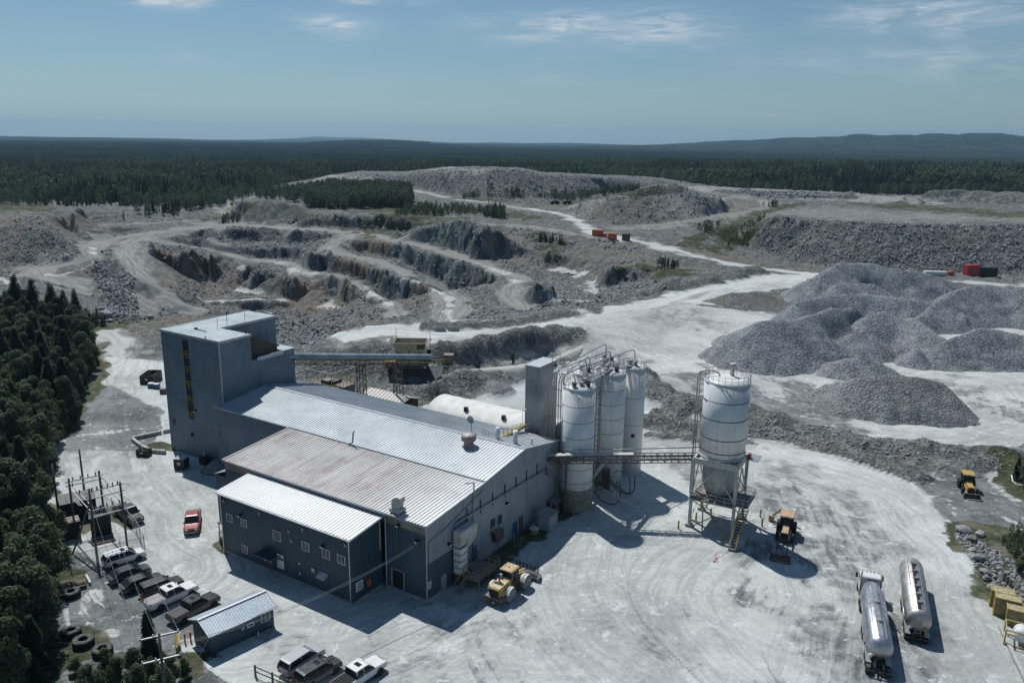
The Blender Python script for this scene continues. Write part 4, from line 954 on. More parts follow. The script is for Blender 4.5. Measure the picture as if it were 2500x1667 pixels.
pile("wide grey stone stockpile with a dug-out, shadowed middle", [[(1855, 781, 11), (1945, 779, 10.8), (2011, 754, 11.4), (2084, 738, 11.6)], [(1770, 815, 4), (1855, 781, 11)], [(2040, 800, 8), (2110, 795, 8)]], seed=3, bites=[(2060, 800, 8, 5, 3), (2120, 790, 7, 6, 3.4), (2160, 800, 6, 5, 3)], pale=[(1800, 850, 2, 5, .6)])
pile("grey stone stockpile split by a pale powdery chute", [[(2120, 766, 9.5), (2170, 755, 10.4), (2214, 764, 9.8), (2264, 798, 8), (2315, 830, 6)], [(2240, 850, 4.5)]], seed=4, bites=[(2195, 790, 6, 4, 2)], pale=[(2222, 800, 6, 1.6, 1), (2232, 845, 3.5, 2.2, 1)])
pile("large ridged stone stockpile with fluted crest at the far right", [[(2250, 770, 5), (2311, 718, 9.5), (2358, 700, 11), (2416, 694, 11.3)], [(2400, 700, 10.5), (2463, 698, 11), (2540, 712, 10.5), (2650, 740, 7)]], seed=5, pale=[(2490, 770, 6, 6, .7)])
pile("coarse stone stockpile in front of the fluted one", [[(2310, 832, 6), (2391, 799, 9), (2445, 802, 8.6), (2520, 822, 7.4), (2600, 850, 4)]], seed=6)
pile("rounded stone heap nearest the yard, ringed by the loop road", [[(2020, 934, 3.5), (2084, 921, 6.6), (2156, 915, 7.6), (2246, 919, 7.6), (2296, 932, 6.6)]], seed=7, cell=0.6, tan=0.35, pale=[(2060, 960, 3, 5, .5)])
pile("broad middle stone stockpile joining the tallest one to those in front", [[(1950, 735, 8), (2040, 718, 9.5), (2140, 716, 9.5), (2220, 730, 8.5), (2290, 742, 6.5)]], seed=12, pale=[(2120, 745, 6, 6, .7), (2240, 742, 5, 5, .8)])
pile("small low stone spill between two bigger stockpiles", [[(2060, 875, 3.8), (2100, 868, 4.2), (2140, 880, 3)]], slope=28, seed=8)
pile("small tan sand heap below the back dump", [[(1295, 489, 20)], [(1280, 492, 18.5)]], slope=30, seed=9, tan=1.0, cell=1.0)

# ================================================================ ROCKS
def rock_mesh(name, seed, n=1):
    bm = bmesh.new(); bmesh.ops.create_icosphere(bm, subdivisions=n, radius=1.0)
    r = random.Random(seed); ax = [Vector((r.uniform(-1, 1), r.uniform(-1, 1), r.uniform(-1, 1))).normalized() for _ in range(7)]
    of = [r.uniform(0.45, 0.85) for _ in ax]
    for v in bm.verts:
        for a, o in zip(ax, of):
            d = v.co.dot(a)
            if d > o: v.co -= a * (d - o)
        v.co *= r.uniform(0.9, 1.1); v.co.z *= 0.72; v.co.x *= 1.15
    me = bpy.data.meshes.new(name); bm.to_mesh(me); bm.free(); me.materials.append(M_ROCK); return me
def rock_material():
    m = new_mat('boulder'); t = NT(m); p = t.obj(); rnd = t.n('ShaderNodeObjectInfo').outputs['Random']
    n = t.noise(t.scale(p, (1, 1, 1)), 1.8, 5, .65)
    c = t.mix(t.map(n, .35, .65), (0.12, 0.122, 0.13), (0.36, 0.365, 0.38)); c = t.mix(t.math('MULTIPLY', rnd, .55), c, (0.44, 0.45, 0.46)); c = t.mix(t.math('MULTIPLY', t.map(rnd, .25, .0), .6), c, (0.16, 0.13, 0.10))
    return t.out(c, .9, 0, t.bump(n, .6, .15), .25)
M_ROCK = rock_material()
ROCKS = [rock_mesh('rock', 100 + k, 1) for k in range(5)]

def instancer(name, pts, protos, scales, rots, kind='stuff', label=None):
    """one object of kind stuff: protos placed on the vertices of a point mesh with geometry nodes"""
    pts = np.asarray(pts, np.float32); n = len(pts)
    me = bpy.data.meshes.new(name); me.vertices.add(n); me.vertices.foreach_set('co', pts.ravel())
    a = me.attributes.new('sc', 'FLOAT_VECTOR', 'POINT'); sc = np.asarray(scales, np.float32)
    if sc.ndim == 1: sc = np.repeat(sc[:, None], 3, 1)
    a.data.foreach_set('vector', sc.ravel())
    a = me.attributes.new('rot', 'FLOAT_VECTOR', 'POINT'); a.data.foreach_set('vector', np.asarray(rots, np.float32).ravel())
    a = me.attributes.new('idx', 'INT', 'POINT'); a.data.foreach_set('value', (np.arange(n) * 7919 % 104729 % len(protos)).astype(np.int32))
    o = bpy.data.objects.new(name, me); link(o); tag(o, kind=kind)
    if label: o['label'] = label
    c = bpy.data.collections.new(name + '_sources')
    for k, pm in enumerate(protos):
        q = bpy.data.objects.new('%s_source_%02d' % (name, k), pm); c.objects.link(q)
    g = bpy.data.node_groups.new(name, 'GeometryNodeTree')
    g.interface.new_socket('Geometry', in_out='INPUT', socket_type='NodeSocketGeometry'); g.interface.new_socket('Geometry', in_out='OUTPUT', socket_type='NodeSocketGeometry')
    N = g.nodes; gi = N.new('NodeGroupInput'); go = N.new('NodeGroupOutput'); iop = N.new('GeometryNodeInstanceOnPoints'); ci = N.new('GeometryNodeCollectionInfo')
    ci.inputs['Collection'].default_value = c; ci.inputs['Separate Children'].default_value = True; ci.inputs['Reset Children'].default_value = True
    iop.inputs['Pick Instance'].default_value = True
    def na(nm, ty):
        x = N.new('GeometryNodeInputNamedAttribute'); x.data_type = ty; x.inputs['Name'].default_value = nm; return x.outputs['Attribute']
    e2r = N.new('FunctionNodeEulerToRotation')
    g.links.new(gi.outputs[0], iop.inputs['Points']); g.links.new(ci.outputs[0], iop.inputs['Instance'])
    g.links.new(na('idx', 'INT'), iop.inputs['Instance Index']); g.links.new(na('rot', 'FLOAT_VECTOR'), e2r.inputs[0]); g.links.new(e2r.outputs[0], iop.inputs['Rotation'])
    g.links.new(na('sc', 'FLOAT_VECTOR'), iop.inputs['Scale']); g.links.new(iop.outputs[0], go.inputs[0])
    md = o.modifiers.new('scatter', 'NODES'); md.node_group = g
    return o

def scatter_px(n, poly, seed):
    """random points on the terrain, even over a photo-frame polygon projected onto it"""
    r = np.random.default_rng(seed); P_ = np.array(poly, float); out = []
    x0, y0 = P_.min(0); x1, y1 = P_.max(0)
    xs = r.uniform(x0, x1, n * 3); ys = r.uniform(y0, y1, n * 3)
    ins = inpoly(xs, ys, P_); xs, ys = xs[ins][:n], ys[ins][:n]
    return np.array([hit(x, y, H) for x, y in zip(xs, ys)])
def scatter_world(n, poly, seed, dens=None):
    r = np.random.default_rng(seed); W = np.array([hit(*q, H)[:2] for q in poly]); x0, y0 = W.min(0); x1, y1 = W.max(0)
    xs = r.uniform(x0, x1, n * 6); ys = r.uniform(y0, y1, n * 6); ins = inpoly(xs, ys, W); xs, ys = xs[ins][:n], ys[ins][:n]
    return np.stack([xs, ys, sample(H, xs, ys)], -1)
rp = []; rs = []
def rocks_at(pts, lo, hi, powr=2.5, seed=0):
    r = np.random.default_rng(seed); s = lo + (hi - lo) * r.random(len(pts)) ** powr
    rp.append(pts); rs.append(s)
q = scatter_world(12000, [(1790, 602), (1823, 606), (1932, 637), (2011, 652), (2264, 664), (2520, 672), (2520, 549), (2300, 547), (2120, 545), (1993, 537), (1896, 524)], 1); rq = np.random.default_rng(2).random(len(q)); zf = np.clip((q[:, 2] - 1) / 16, 0, 1); q = q[rq > np.abs(zf - .42) * 1.5 - .1 - .5 * (zf > .93)]; rocks_at(q, .08, .8, 5, 1)
rocks_at(scatter_world(7000, [(760, 455), (900, 462), (1010, 462), (1200, 487), (1480, 478), (1640, 452), (1640, 444), (1523, 436), (1335, 428), (1263, 414), (1101, 412), (981, 426), (880, 425)], 2), .25, 1.0, 3.5, 2)
rocks_at(scatter_world(3500, [(1385, 513), (1420, 531), (1500, 549), (1600, 546), (1700, 535), (1765, 520), (1790, 500), (1690, 462), (1645, 449), (1600, 452), (1545, 474), (1425, 493)], 3), .2, .9, 3, 3)
rocks_at(scatter_world(900, [(1760, 468), (1900, 484), (2080, 486), (2060, 478), (1850, 468)], 4), .5, 1.4, 2, 4)
rocks_at(scatter_world(500, [(1640, 449), (2200, 478), (2330, 478), (2200, 474), (1700, 447)], 5), .5, 1.6, 2, 5)
# loose blocks in the pit, thrown against faces and over the rubble floors
r_ = np.random.default_rng(12); q = scatter_world(26000, [(-50, 700), (215, 720), (350, 775), (520, 760), (700, 800), (780, 830), (830, 800), (1140, 788), (1450, 750), (1640, 700), (1560, 600), (1300, 560), (1000, 540), (750, 530), (480, 548), (200, 560), (-50, 530)], 6)
ry = sample(ROADY, q[:, 0], q[:, 1]); fb = fbm(q[:, 0], q[:, 1], 14, 2, 91); q = q[(ry < .3) & (fb > .42)]; rocks_at(q, .15, 0.95, 4, 6)
q = scatter_world(5000, [(640, 800), (640, 762), (700, 755), (860, 770), (830, 800), (760, 850), (690, 840)], 7); rocks_at(q, .15, .85, 3, 7)
q = scatter_world(1500, [(230, 780), (260, 660), (330, 690), (350, 775), (400, 780), (300, 790)], 8); rocks_at(q, .2, 1.0, 3, 8)
q = scatter_world(2600, [(230, 640), (265, 630), (330, 680), (300, 740), (240, 700)], 9); rocks_at(q, .12, .75, 3, 9)
q = scatter_world(2500, [(0, 560), (140, 560), (200, 620), (100, 650), (0, 650)], 10); rocks_at(q, .12, .6, 3.5, 10)
q = scatter_world(1800, [(1460, 940), (1620, 960), (1750, 1010), (2100, 1060), (2450, 1100), (2480, 1150), (2250, 1130), (2000, 1100), (1700, 1040), (1500, 990)], 11)
ry = sample(ROADY, q[:, 0], q[:, 1]); q = q[ry < .4]; rocks_at(q, .08, 0.4, 3, 11)
q = scatter_world(900, [(2340, 1290), (2480, 1370), (2560, 1500), (2500, 1500), (2380, 1380), (2330, 1310)], 12); rocks_at(q, .08, 0.45, 3, 12)
pts = np.concatenate(rp); ss = np.concatenate(rs); n = len(pts); r_ = np.random.default_rng(5)
pts[:, 2] += ss * 0.15
sc3 = ss[:, None] * r_.uniform(0.7, 1.3, (n, 3))
rub_o = instancer('rubble', pts, ROCKS, sc3, r_.uniform(-math.pi, math.pi, (n, 3)) * np.array([.25, .25, 1]))
# single boulders one can pick out
big = [(2352, 1300, 1.5), (2372, 1320, 1.2), (2392, 1308, 1.1), (2375, 1345, .8), (2388, 1365, 1.3), (2406, 1400, 1.0), (2412, 1415, .9), (2425, 1440, 1.1), (258, 767, 1.8), (262, 772, 2.2), (290, 774, 2.0), (246, 758, 1.7), (365, 776, 1.6), (402, 770, 2.0), (268, 785, 1.2), (240, 788, 1.2), (276, 758, 1.6)]
labs = ["largest pale boulder at the top of the roadside row", "dark boulder just below the largest roadside one", "grey boulder beside the scrub behind the roadside row", "small dark roadside boulder halfway down the row", "pale-topped roadside boulder with a dark side", "dark boulder above the yellow crates' row", "flat light-topped boulder leaning on a dark one", "broken boulder nearest the yellow crates",
        "upper block of the boulder cluster left of the tower", "big pale flat boulder in the pit-edge cluster", "dark split boulder beside the pale flat one", "dark stacked boulder behind the pit-edge cluster", "lone flat boulder where the pit road ends", "dark boulder close to the tower's roofline", "small dark boulder in scrub left of the tower", "small dark boulder nearest the left wood", "jagged dark boulder at the back of the cluster"]
for (x, y, s), lb in zip(big, labs):
    w = hit(x, y, H); bmm = rock_mesh('boulder', int(x * 3 + y), 2); o = bpy.data.objects.new('boulder', bmm); link(o)
    o.location = (w[0], w[1], w[2] + s * .3); o.scale = (s * .8, s * .6, s * .62); o.rotation_euler = (0, 0, random.uniform(0, 6)); tag(o, lb, 'boulder', 'boulders that can be told apart')

# ================================================================ TREES
def leaf_mat(name, dark, light, scale=.9):
    m = new_mat(name); t = NT(m); rnd = t.n('ShaderNodeObjectInfo').outputs['Random']
    n = t.noise(t.obj(), scale, 3, .6)
    c = t.mix(t.map(n, .3, .7), dark, light); c = t.mix(t.math('MULTIPLY', rnd, .35), c, tuple(v * 1.5 for v in light))
    t.out(c, .75, 0, None, .15)
    tr = t.n('ShaderNodeBsdfTranslucent'); t.set(tr.inputs[0], c); mx = t.n('ShaderNodeMixShader'); mx.inputs[0].default_value = .38
    t.l(t.b.outputs[0], mx.inputs[1]); t.l(tr.outputs[0], mx.inputs[2]); t.l(mx.outputs[0], t.o.inputs['Surface']); return m
M_SPR = leaf_mat('spruce_needles', (0.020, 0.036, 0.020), (0.055, 0.082, 0.040))
M_DEC = leaf_mat('birch_leaves', (0.040, 0.064, 0.032), (0.105, 0.140, 0.066))
M_DEC2 = leaf_mat('poplar_leaves', (0.046, 0.070, 0.042), (0.125, 0.16, 0.09))
M_BARK = plain('bark', (0.10, 0.085, 0.07), .9, dirt=.5, scale=3)
M_BARKW = plain('birch_bark', (0.36, 0.34, 0.31), .85, dirt=.6, scale=3)
def spruce(h, rad, n, seed):
    r = random.Random(seed); c = MB(); tiers = max(6, int(h * 1.7))
    for i in range(n):
        a0_ = r.uniform(0, 6.283); u = r.random() ** 0.8; tier = round(u * tiers) / tiers; z = h * (0.10 + 0.9 * (0.6 * tier + 0.4 * u))
        R = rad * (1 - u) ** 0.85 * (0.62 + 0.30 * math.sin(9 * tier + seed) + .3 * math.sin(5 * a0_ + 11 * tier)) + 0.12; a = a0_
        q = R * (0.35 + 0.65 * math.sqrt(r.random())); L = 0.26 + 0.50 * (1 - u) * r.uniform(.6, 1.3); w = L * 0.34
        d = Vector((math.cos(a), math.sin(a), -0.42 + r.uniform(-.2, .2))); s = Vector((-math.sin(a), math.cos(a), r.uniform(-.4, .4))).normalized()
        p = Vector((math.cos(a) * q, math.sin(a) * q, z - 0.30 * q))
        c.add([p - s * w, p + s * w, p + d * L * 1.6], [(0, 1, 2)])
    for k in range(9):
        z0 = h * (0.12 + 0.09 * k); rr = rad * (1 - (0.12 + .09 * k)) * 0.36; m = 6
        vs = [(math.cos(6.283 * j / m + k) * rr * r.uniform(.6, 1.1), math.sin(6.283 * j / m + k) * rr * r.uniform(.6, 1.1), z0 - .2) for j in range(m)] + [(0, 0, z0 + h * .16)]
        c.add(vs, [(j, (j + 1) % m, m) for j in range(m)])
    return c
def leafy(h, rad, n, seed, base=0.22, leaf=0.30):
    r = random.Random(seed); c = MB(); lobes = []
    for k in range(9 + int(h / 2)):
        u = r.random(); z = h * (base + (0.93 - base) * u); prof = math.sin(math.pi * min(1, 0.18 + 0.80 * u)) ** 0.7
        a = r.uniform(0, 6.283); q = rad * prof * r.uniform(.15, .75); lobes.append((math.cos(a) * q, math.sin(a) * q, z, rad * r.uniform(.34, .58) * (0.55 + .45 * prof)))
    lobes.append((0, 0, h * .9, rad * .33))
    for i in range(n):
        x, y, z, R = r.choice(lobes); v = Vector((r.gauss(0, 1), r.gauss(0, 1), r.gauss(0, .8))).normalized(); q = R * (0.55 + 0.5 * r.random())
        p = Vector((x, y, z)) + v * q; s = leaf * r.uniform(.5, 1.25)
        nn = (v + Vector((r.uniform(-1, 1), r.uniform(-1, 1), r.uniform(-.3, 1)))).normalized(); t1 = nn.orthogonal().normalized(); t2 = nn.cross(t1)
        ang = r.uniform(0, 6.28); t1, t2 = t1 * math.cos(ang) + t2 * math.sin(ang), t2 * math.cos(ang) - t1 * math.sin(ang)
        c.add([p - t1 * s, p + t2 * s * .6, p + t1 * s, p - t2 * s * .6], [(0, 1, 2, 3)])
    return c
def trunk(h, r0, seed, limbs=5, lean=.04):
    r = random.Random(seed); t = MB(); pts = [(0, 0, -0.4)]; 
    for k in range(1, 6): pts.append((r.uniform(-lean, lean) * h * k / 5, r.uniform(-lean, lean) * h * k / 5, h * k / 5.2))
    t.tube(pts, r0, 6, radii=[r0 * 1.25, r0, r0 * .8, r0 * .6, r0 * .4, r0 * .15])
    for k in range(limbs):
        z = h * r.uniform(.3, .75); a = r.uniform(0, 6.28); L = h * .16; t.tube([(0, 0, z), (math.cos(a) * L, math.sin(a) * L, z + L * .9)], .05, 4, radii=[r0 * .35, r0 * .08])
    return t
TREE_KINDS = []
for k in range(4): TREE_KINDS.append(('spruce', spruce(12, 2.0, 3600, k).mesh('spruce_crown', M_SPR), trunk(11.5, .16, k, 0, .005).mesh('trunk', M_BARK)))
for k in range(5): TREE_KINDS.append(('birch', leafy(9.5, 2.7, 5200, 20 + k, .15, .25).mesh('leaf_crown', M_DEC if k % 2 else M_DEC2), trunk(8.6, .15, 20 + k).mesh('trunk', M_BARKW if k % 2 else M_BARK)))
def tree(x, y, kind, s, rz, label, group, name='tree', z=None, sz=None):
    k = TREE_KINDS[kind]; o = empty(name, (x, y, gh(x, y) - 0.1 if z is None else z), rz, label, 'tree', group)
    o.scale = (s, s, (sz or s))
    for nm, me in (('crown', k[1]), ('trunk', k[2])):
        c = bpy.data.objects.new(nm, me); link(c); c.parent = o
    return o
rt = random.Random(3)
# the wood beside the yard: nearest ones as trees of their own
cand = []
W = LEFT_WOOD; x0, y0 = W.min(0)[:2]; x1, y1 = W.max(0)[:2]
tries = 0
while len(cand) < 285 and tries < 60000:
    tries += 1; y = rt.uniform(48, 275); x = rt.uniform(-235, -28)
    if not inpoly(np.array([x]), np.array([y]), W)[0]: continue
    u, v = project((x, y, gh(x, y) + 7))
    if u < -60 or v > 1760: continue
    sp_ = 2.5 if y < 160 else 3.1
    if any((x - c[0]) ** 2 + (y - c[1]) ** 2 < sp_ * sp_ for c in cand): continue
    cand.append((x, y))
GRP_S = "spruces in the wood left of the yard"; GRP_D = "birches and poplars in the wood left of the yard"
for x, y in cand:
    zn = 'near the scrap tyres' if y < 95 else 'behind the substation' if y < 125 else 'along the track west of the tower' if y < 170 else 'beyond the tower' if y < 215 else "at the wood's far tip by the pit"
    f = fbm(np.array([x]), np.array([y]), 22, 2, 95)[0]; con = rt.random() < (0.6 if y > 200 else (0.12 if y < 150 else .25)) * (1.5 if f > .5 else .5)
    if con:
        k = rt.randrange(0, 4); s = rt.uniform(.62, 1.15); tree(x, y, k, s * rt.uniform(.9, 1.2), rt.uniform(0, 6.28), "dark pointed spruce in the yardside wood, " + zn, GRP_S, 'spruce_tree', sz=s)
    else:
        k = rt.randrange(4, 9); s = rt.uniform(.6, 1.12); tree(x, y, k, s * rt.uniform(.85, 1.15), rt.uniform(0, 6.28), "leafy birch or poplar in the yardside wood, " + zn, GRP_D, 'birch_tree', sz=s)
# single trees near things
for px_, py_, kind, s, lb in ((372, 1640, 0, .62, "narrow dark young spruce behind the cross-armed pole"), (262, 1660, 5, .42, "bushy young tree in front of the half-hidden tyre"), (330, 1668, 6, .45, "leafy young tree at the foot of the cross-armed pole"), (292, 1700, 7, .5, "leafy young tree nearest the lens at the lot's edge"),
                              (420, 1670, 4, .36, "shrubby tree between the pole and the small shed"), (375, 1690, 8, .45, "low bushy tree beside the pole's trunk"), (450, 1655, 5, .27, "small shrub against the small shed's end wall"), (225, 1720, 8, .5, "young tree at the frame's lower edge left of the pole"), (405, 1720, 6, .5, "broad bush below the lower crossarm"), (345, 1730, 7, .55, "bush directly under the pole's drop wires"), (190, 1665, 6, .32, "low bush left of the scrap tyres' bushes"),
                              (2500, 1190, 4, .62, "dark tree over the parked backhoe's corner"), (2525, 1230, 5, .6, "dark bushy tree at the right beside the white hose"), (2480, 1170, 2, .35, "small spruce behind the tree right of the backhoe"),
                              (1252, 838, 7, .30, "lone scraggly bush on the plateau slope"), (2520, 1330, 6, .4, "shrub in the scrub behind the roadside boulders"), (2490, 1400, 8, .3, "low shrub behind the yellow crates")):
    w = G(px_, py_, gh(*G(px_, py_, 0)[:2])); tree(w[0], w[1], kind, s, rt.uniform(0, 6), lb, None, 'tree')
# mid distance: low-detail trees, joined as woodland
def lowtree(kind, seed):
    r = random.Random(seed); c = MB()
    if kind == 's':
        n = 90; h, rad = 1.0, .15
        for i in range(n):
            u = r.random() ** .9; R = rad * (1 - u) ** .9 + .012; a = r.uniform(0, 6.283); q = R * (.4 + .6 * r.random()); L = .035 + .05 * (1 - u)
            p = Vector((math.cos(a) * q, math.sin(a) * q, .06 + .94 * u)); d = Vector((math.cos(a), math.sin(a), -.5)); s = Vector((-math.sin(a), math.cos(a), r.uniform(-.3, .3)))
            c.add([p - s * L * .6, p + s * L * .6, p + d * L], [(0, 1, 2)])
        for k in range(4):
            z0 = .1 + .2 * k; rr = rad * (1 - z0) * .8; c.add([(math.cos(1.256 * j + k) * rr, math.sin(1.256 * j + k) * rr, z0 - .03) for j in range(5)] + [(0, 0, z0 + .3)], [(j, (j + 1) % 5, 5) for j in range(5)])
        return c.mesh('woodland_spruce', M_SPR)
    for i in range(120):
        u = r.random(); z = .22 + .76 * u; prof = math.sin(math.pi * min(1, .2 + .78 * u)) ** .6 * .25; a = r.uniform(0, 6.28); q = prof * (.55 + .5 * r.random())
        p = Vector((math.cos(a) * q, math.sin(a) * q, z)); nn = Vector((math.cos(a) + r.uniform(-.7, .7), math.sin(a) + r.uniform(-.7, .7), r.uniform(-.2, 1.2))).normalized(); t1 = nn.orthogonal().normalized(); t2 = nn.cross(t1); s = r.uniform(.03, .065)
        c.add([p - t1 * s, p + t2 * s, p + t1 * s, p - t2 * s], [(0, 1, 2, 3)])
    c.tube([(0, 0, 0), (0, 0, .6)], .012, 4)
    return c.mesh('woodland_birch', M_DEC if seed % 2 else M_DEC2)
LOW = [lowtree('s', k) for k in range(4)] + [lowtree('d', k) for k in range(4)]
def edge_depth():
    pts = []
    for x, y in [(-400, 505), (0, 506), (60, 505), (130, 512), (175, 500), (240, 522), (300, 530), (380, 512), (440, 502), (480, 495), (530, 488), (600, 479)]:
        w = hit(x, y, H); pts.append((w[0] / w[1], w[1]))
    for x, d in ((640, 660), (740, 760), (800, 800), (900, 830), (1010, 830), (1200, 840), (1330, 820), (1500, 800), (1640, 760), (1700, 735), (1850, 735), (2050, 735), (2200, 725), (2330, 725), (2500, 725), (2900, 720)):
        pts.append(((x - 1250) / 1950 * 1.0, d))
    pts.sort(); return np.array(pts)
ED = edge_depth()
def front(a): return np.interp(a, ED[:, 0], ED[:, 1])
r_ = np.random.default_rng(21)
TP = []; TH = []
def grow(xs, ys, hmin, hmax, dens_noise=.35):
    f = fbm(xs, ys, 40, 2, 33); m = f > dens_noise; xs, ys, f = xs[m], ys[m], f[m]
    z = sample(H, xs, ys); TP.append(np.stack([xs, ys, z - .3], -1)); TH.append((hmin + (hmax - hmin) * r_.random(len(xs)) ** 1.3) * (0.7 + .6 * f))
n = 60000
ys = np.sqrt(r_.uniform(480 ** 2, 1250 ** 2, n)); aa = r_.uniform(-.82, .82, n); fr = front(aa); m = ys > (fr - 35 * (aa < -.2)) + r_.random(n) * 22
xs, ys, aa, fr = (aa * ys)[m], ys[m], aa[m], fr[m]
tall = np.interp(aa, [-.8, -.3, 0, .3, .8], [11, 12, 14, 17, 18]); near = np.clip((ys - fr) / 60, .55, 1)
f = fbm(xs, ys, 40, 2, 33); z = sample(H, xs, ys); TP.append(np.stack([xs, ys, z - .3], -1)); TH.append(tall * near * (0.55 + .75 * r_.random(len(xs)) ** 1.4) * (.75 + .5 * f))
q = scatter_world(1700, [(748, 506), (830, 513), (930, 506), (1000, 512), (1010, 490), (1000, 474), (900, 468), (790, 466), (745, 478)], 31); TP.append(q); TH.append(r_.uniform(4, 11, len(q)))
q = scatter_world(260, [(960, 545), (1010, 525), (1100, 527), (1230, 535), (1200, 518), (1080, 508), (1000, 500)], 32); TP.append(q); TH.append(r_.uniform(2, 5, len(q)))
q = scatter_world(60, [(1180, 530), (1235, 537), (1230, 520), (1190, 515)], 33); TP.append(q); TH.append(r_.uniform(4, 7, len(q)))
q = scatter_world(420, [(1130, 487), (1300, 484), (1480, 478), (1560, 464), (1540, 458), (1450, 470), (1300, 478), (1130, 482)], 34); TP.append(q); TH.append(r_.uniform(2.5, 5.5, len(q)))
q = scatter_world(170, [(600, 500), (560, 500), (480, 515), (420, 525), (300, 535), (330, 520), (430, 510), (540, 490)], 35); TP.append(q); TH.append(r_.uniform(3, 8, len(q)))
q = scatter_world(150, [(600, 480), (745, 465), (760, 500), (720, 495), (640, 488)], 36); TP.append(q); TH.append(r_.uniform(4, 9, len(q)))
q = scatter_world(60, [(535, 545), (590, 545), (580, 528), (555, 530)], 37); TP.append(q); TH.append(r_.uniform(1.5, 4, len(q)))
for poly, cnt, a, b in (([(1760, 612), (1840, 585), (1870, 530), (1855, 540), (1790, 580)], 70, 2, 4.5), ([(1700, 560), (1760, 552), (1745, 570), (1700, 572)], 14, 3, 6), ([(1860, 505), (1890, 498), (1900, 505)], 16, 2.5, 5), ([(1310, 590), (1380, 600), (1370, 590), (1320, 580)], 40, 2, 4), ([(1610, 640), (1660, 650), (1650, 660), (1600, 650)], 34, 2, 4),
                         ([(1540, 655), (1600, 650), (1640, 660), (1600, 668)], 30, .8, 2), ([(190, 820), (260, 790), (235, 770), (180, 770)], 60, 1.5, 4), ([(330, 768), (280, 775), (300, 762)], 14, 1, 2.2), ([(2430, 1320), (2520, 1400), (2560, 1330), (2480, 1290)], 120, .5, 1.6), ([(1340, 590), (1280, 570), (1300, 575)], 10, 1.5, 3)):
    q = scatter_world(cnt, poly, int(poly[0][0])); TP.append(q); TH.append(r_.uniform(a, b, len(q)))
# deeper part of the left wood
n = 2600; xs = r_.uniform(-260, -60, n); ys = r_.uniform(120, 330, n); m = inpoly(xs, ys, LEFT_WOOD)
xs, ys = xs[m], ys[m]; cn = np.array(cand); dmin = np.array([np.min((cn[:, 0] - x) ** 2 + (cn[:, 1] - y) ** 2) for x, y in zip(xs, ys)]); m = dmin > 2.0 ** 2
TP.append(np.stack([xs[m], ys[m], sample(H, xs[m], ys[m])], -1)); TH.append(r_.uniform(4, 9, m.sum()))
TP = np.concatenate(TP); TH = np.concatenate(TH); n = len(TP)
con = (fbm(TP[:, 0], TP[:, 1], 55, 3, 97) + r_.normal(0, .10, n)) > (.53 + .1 * (np.hypot(TP[:, 0] + 90, TP[:, 1] - 560) < 140))
def rotz(n): return np.stack([np.zeros(n), np.zeros(n), r_.uniform(0, 6.28, n)], -1)
wd = r_.uniform(.8, 1.25, n)
for nm, mk, pr in (('spruce_woodland', con, LOW[:4]), ('birch_woodland', ~con, LOW[4:])):
    k = mk.sum(); instancer(nm, TP[mk], pr, np.stack([TH[mk] * wd[mk], TH[mk] * wd[mk], TH[mk] * (1.12 if nm[0] == 's' else .95)], -1), rotz(k), label='mixed forest beyond the quarry, mass of distant trees')
# far: whole patches of canopy
def patch(seed):
    r = random.Random(seed); c1 = MB(); S = 60
    for i in range(300):
        x, y = r.uniform(-S / 2, S / 2), r.uniform(-S / 2, S / 2); h = r.uniform(8, 15); con_ = (math.sin(x * .11 + seed) + math.cos(y * .09 - seed)) > r.uniform(-.2, 1.4); m = 5; w = r.uniform(1.3, 2.0) if con_ else r.uniform(2.2, 3.4); a0 = r.uniform(0, 6)
        if con_: c1.add([(x + math.cos(a0 + 1.256 * j) * w, y + math.sin(a0 + 1.256 * j) * w, 1) for j in range(m)] + [(x, y, h * .98)], [(j, (j + 1) % m, m) for j in range(m)])
        else:
            c1.add([(x + math.cos(a0 + 1.256 * j) * w * .8, y + math.sin(a0 + 1.256 * j) * w * .8, h * .3) for j in range(m)] + [(x + math.cos(a0 + .6 + 1.256 * j) * w, y + math.sin(a0 + .6 + 1.256 * j) * w, h * .66) for j in range(m)] + [(x + r.uniform(-.5, .5), y, h * .92)],
                   [(j, (j + 1) % m, m + j) for j in range(m)] + [((j + 1) % m, m + (j + 1) % m, m + j) for j in range(m)] + [(m + j, m + (j + 1) % m, 2 * m) for j in range(m)])
    return c1.mesh('canopy_patch', M_CAN)
def canopy_mat():
    m = new_mat('distant_canopy'); t = NT(m); p = t.pos(); n = t.math('ADD', t.math('MULTIPLY', t.noise(p, .004, 4, .65), .6), t.math('MULTIPLY', t.noise(p, .09, 4, .7), .5))
    return t.out(t.mix(t.map(n, .40, .62), (0.013, 0.023, 0.014), (0.066, 0.092, 0.040)), .9, 0, None, .1)
M_CAN = canopy_mat(); PATCH = [patch(k) for k in range(5)]
pp = []; y = 1180.0
while y < 9500:
    st = 52 if y < 4000 else 80
    xs = np.arange(-.80 * y, .80 * y, st); pp.append(np.stack([xs + r_.uniform(-9, 9, len(xs)), y + r_.uniform(-9, 9, len(xs)), np.full(len(xs), st / 52.0)], -1)); y += st * (1 if y < 3000 else 1.3)
pp = np.concatenate(pp); sc = pp[:, 2].copy(); D = np.hypot(pp[:, 0], pp[:, 1])
pp[:, 2] = sample(H, pp[:, 0], pp[:, 1]) - .5
instancer('forest_canopy', pp, PATCH, np.stack([sc, sc, np.minimum(sc, 1.0)], -1), rotz(len(pp)), label='boreal forest reaching to the horizon')

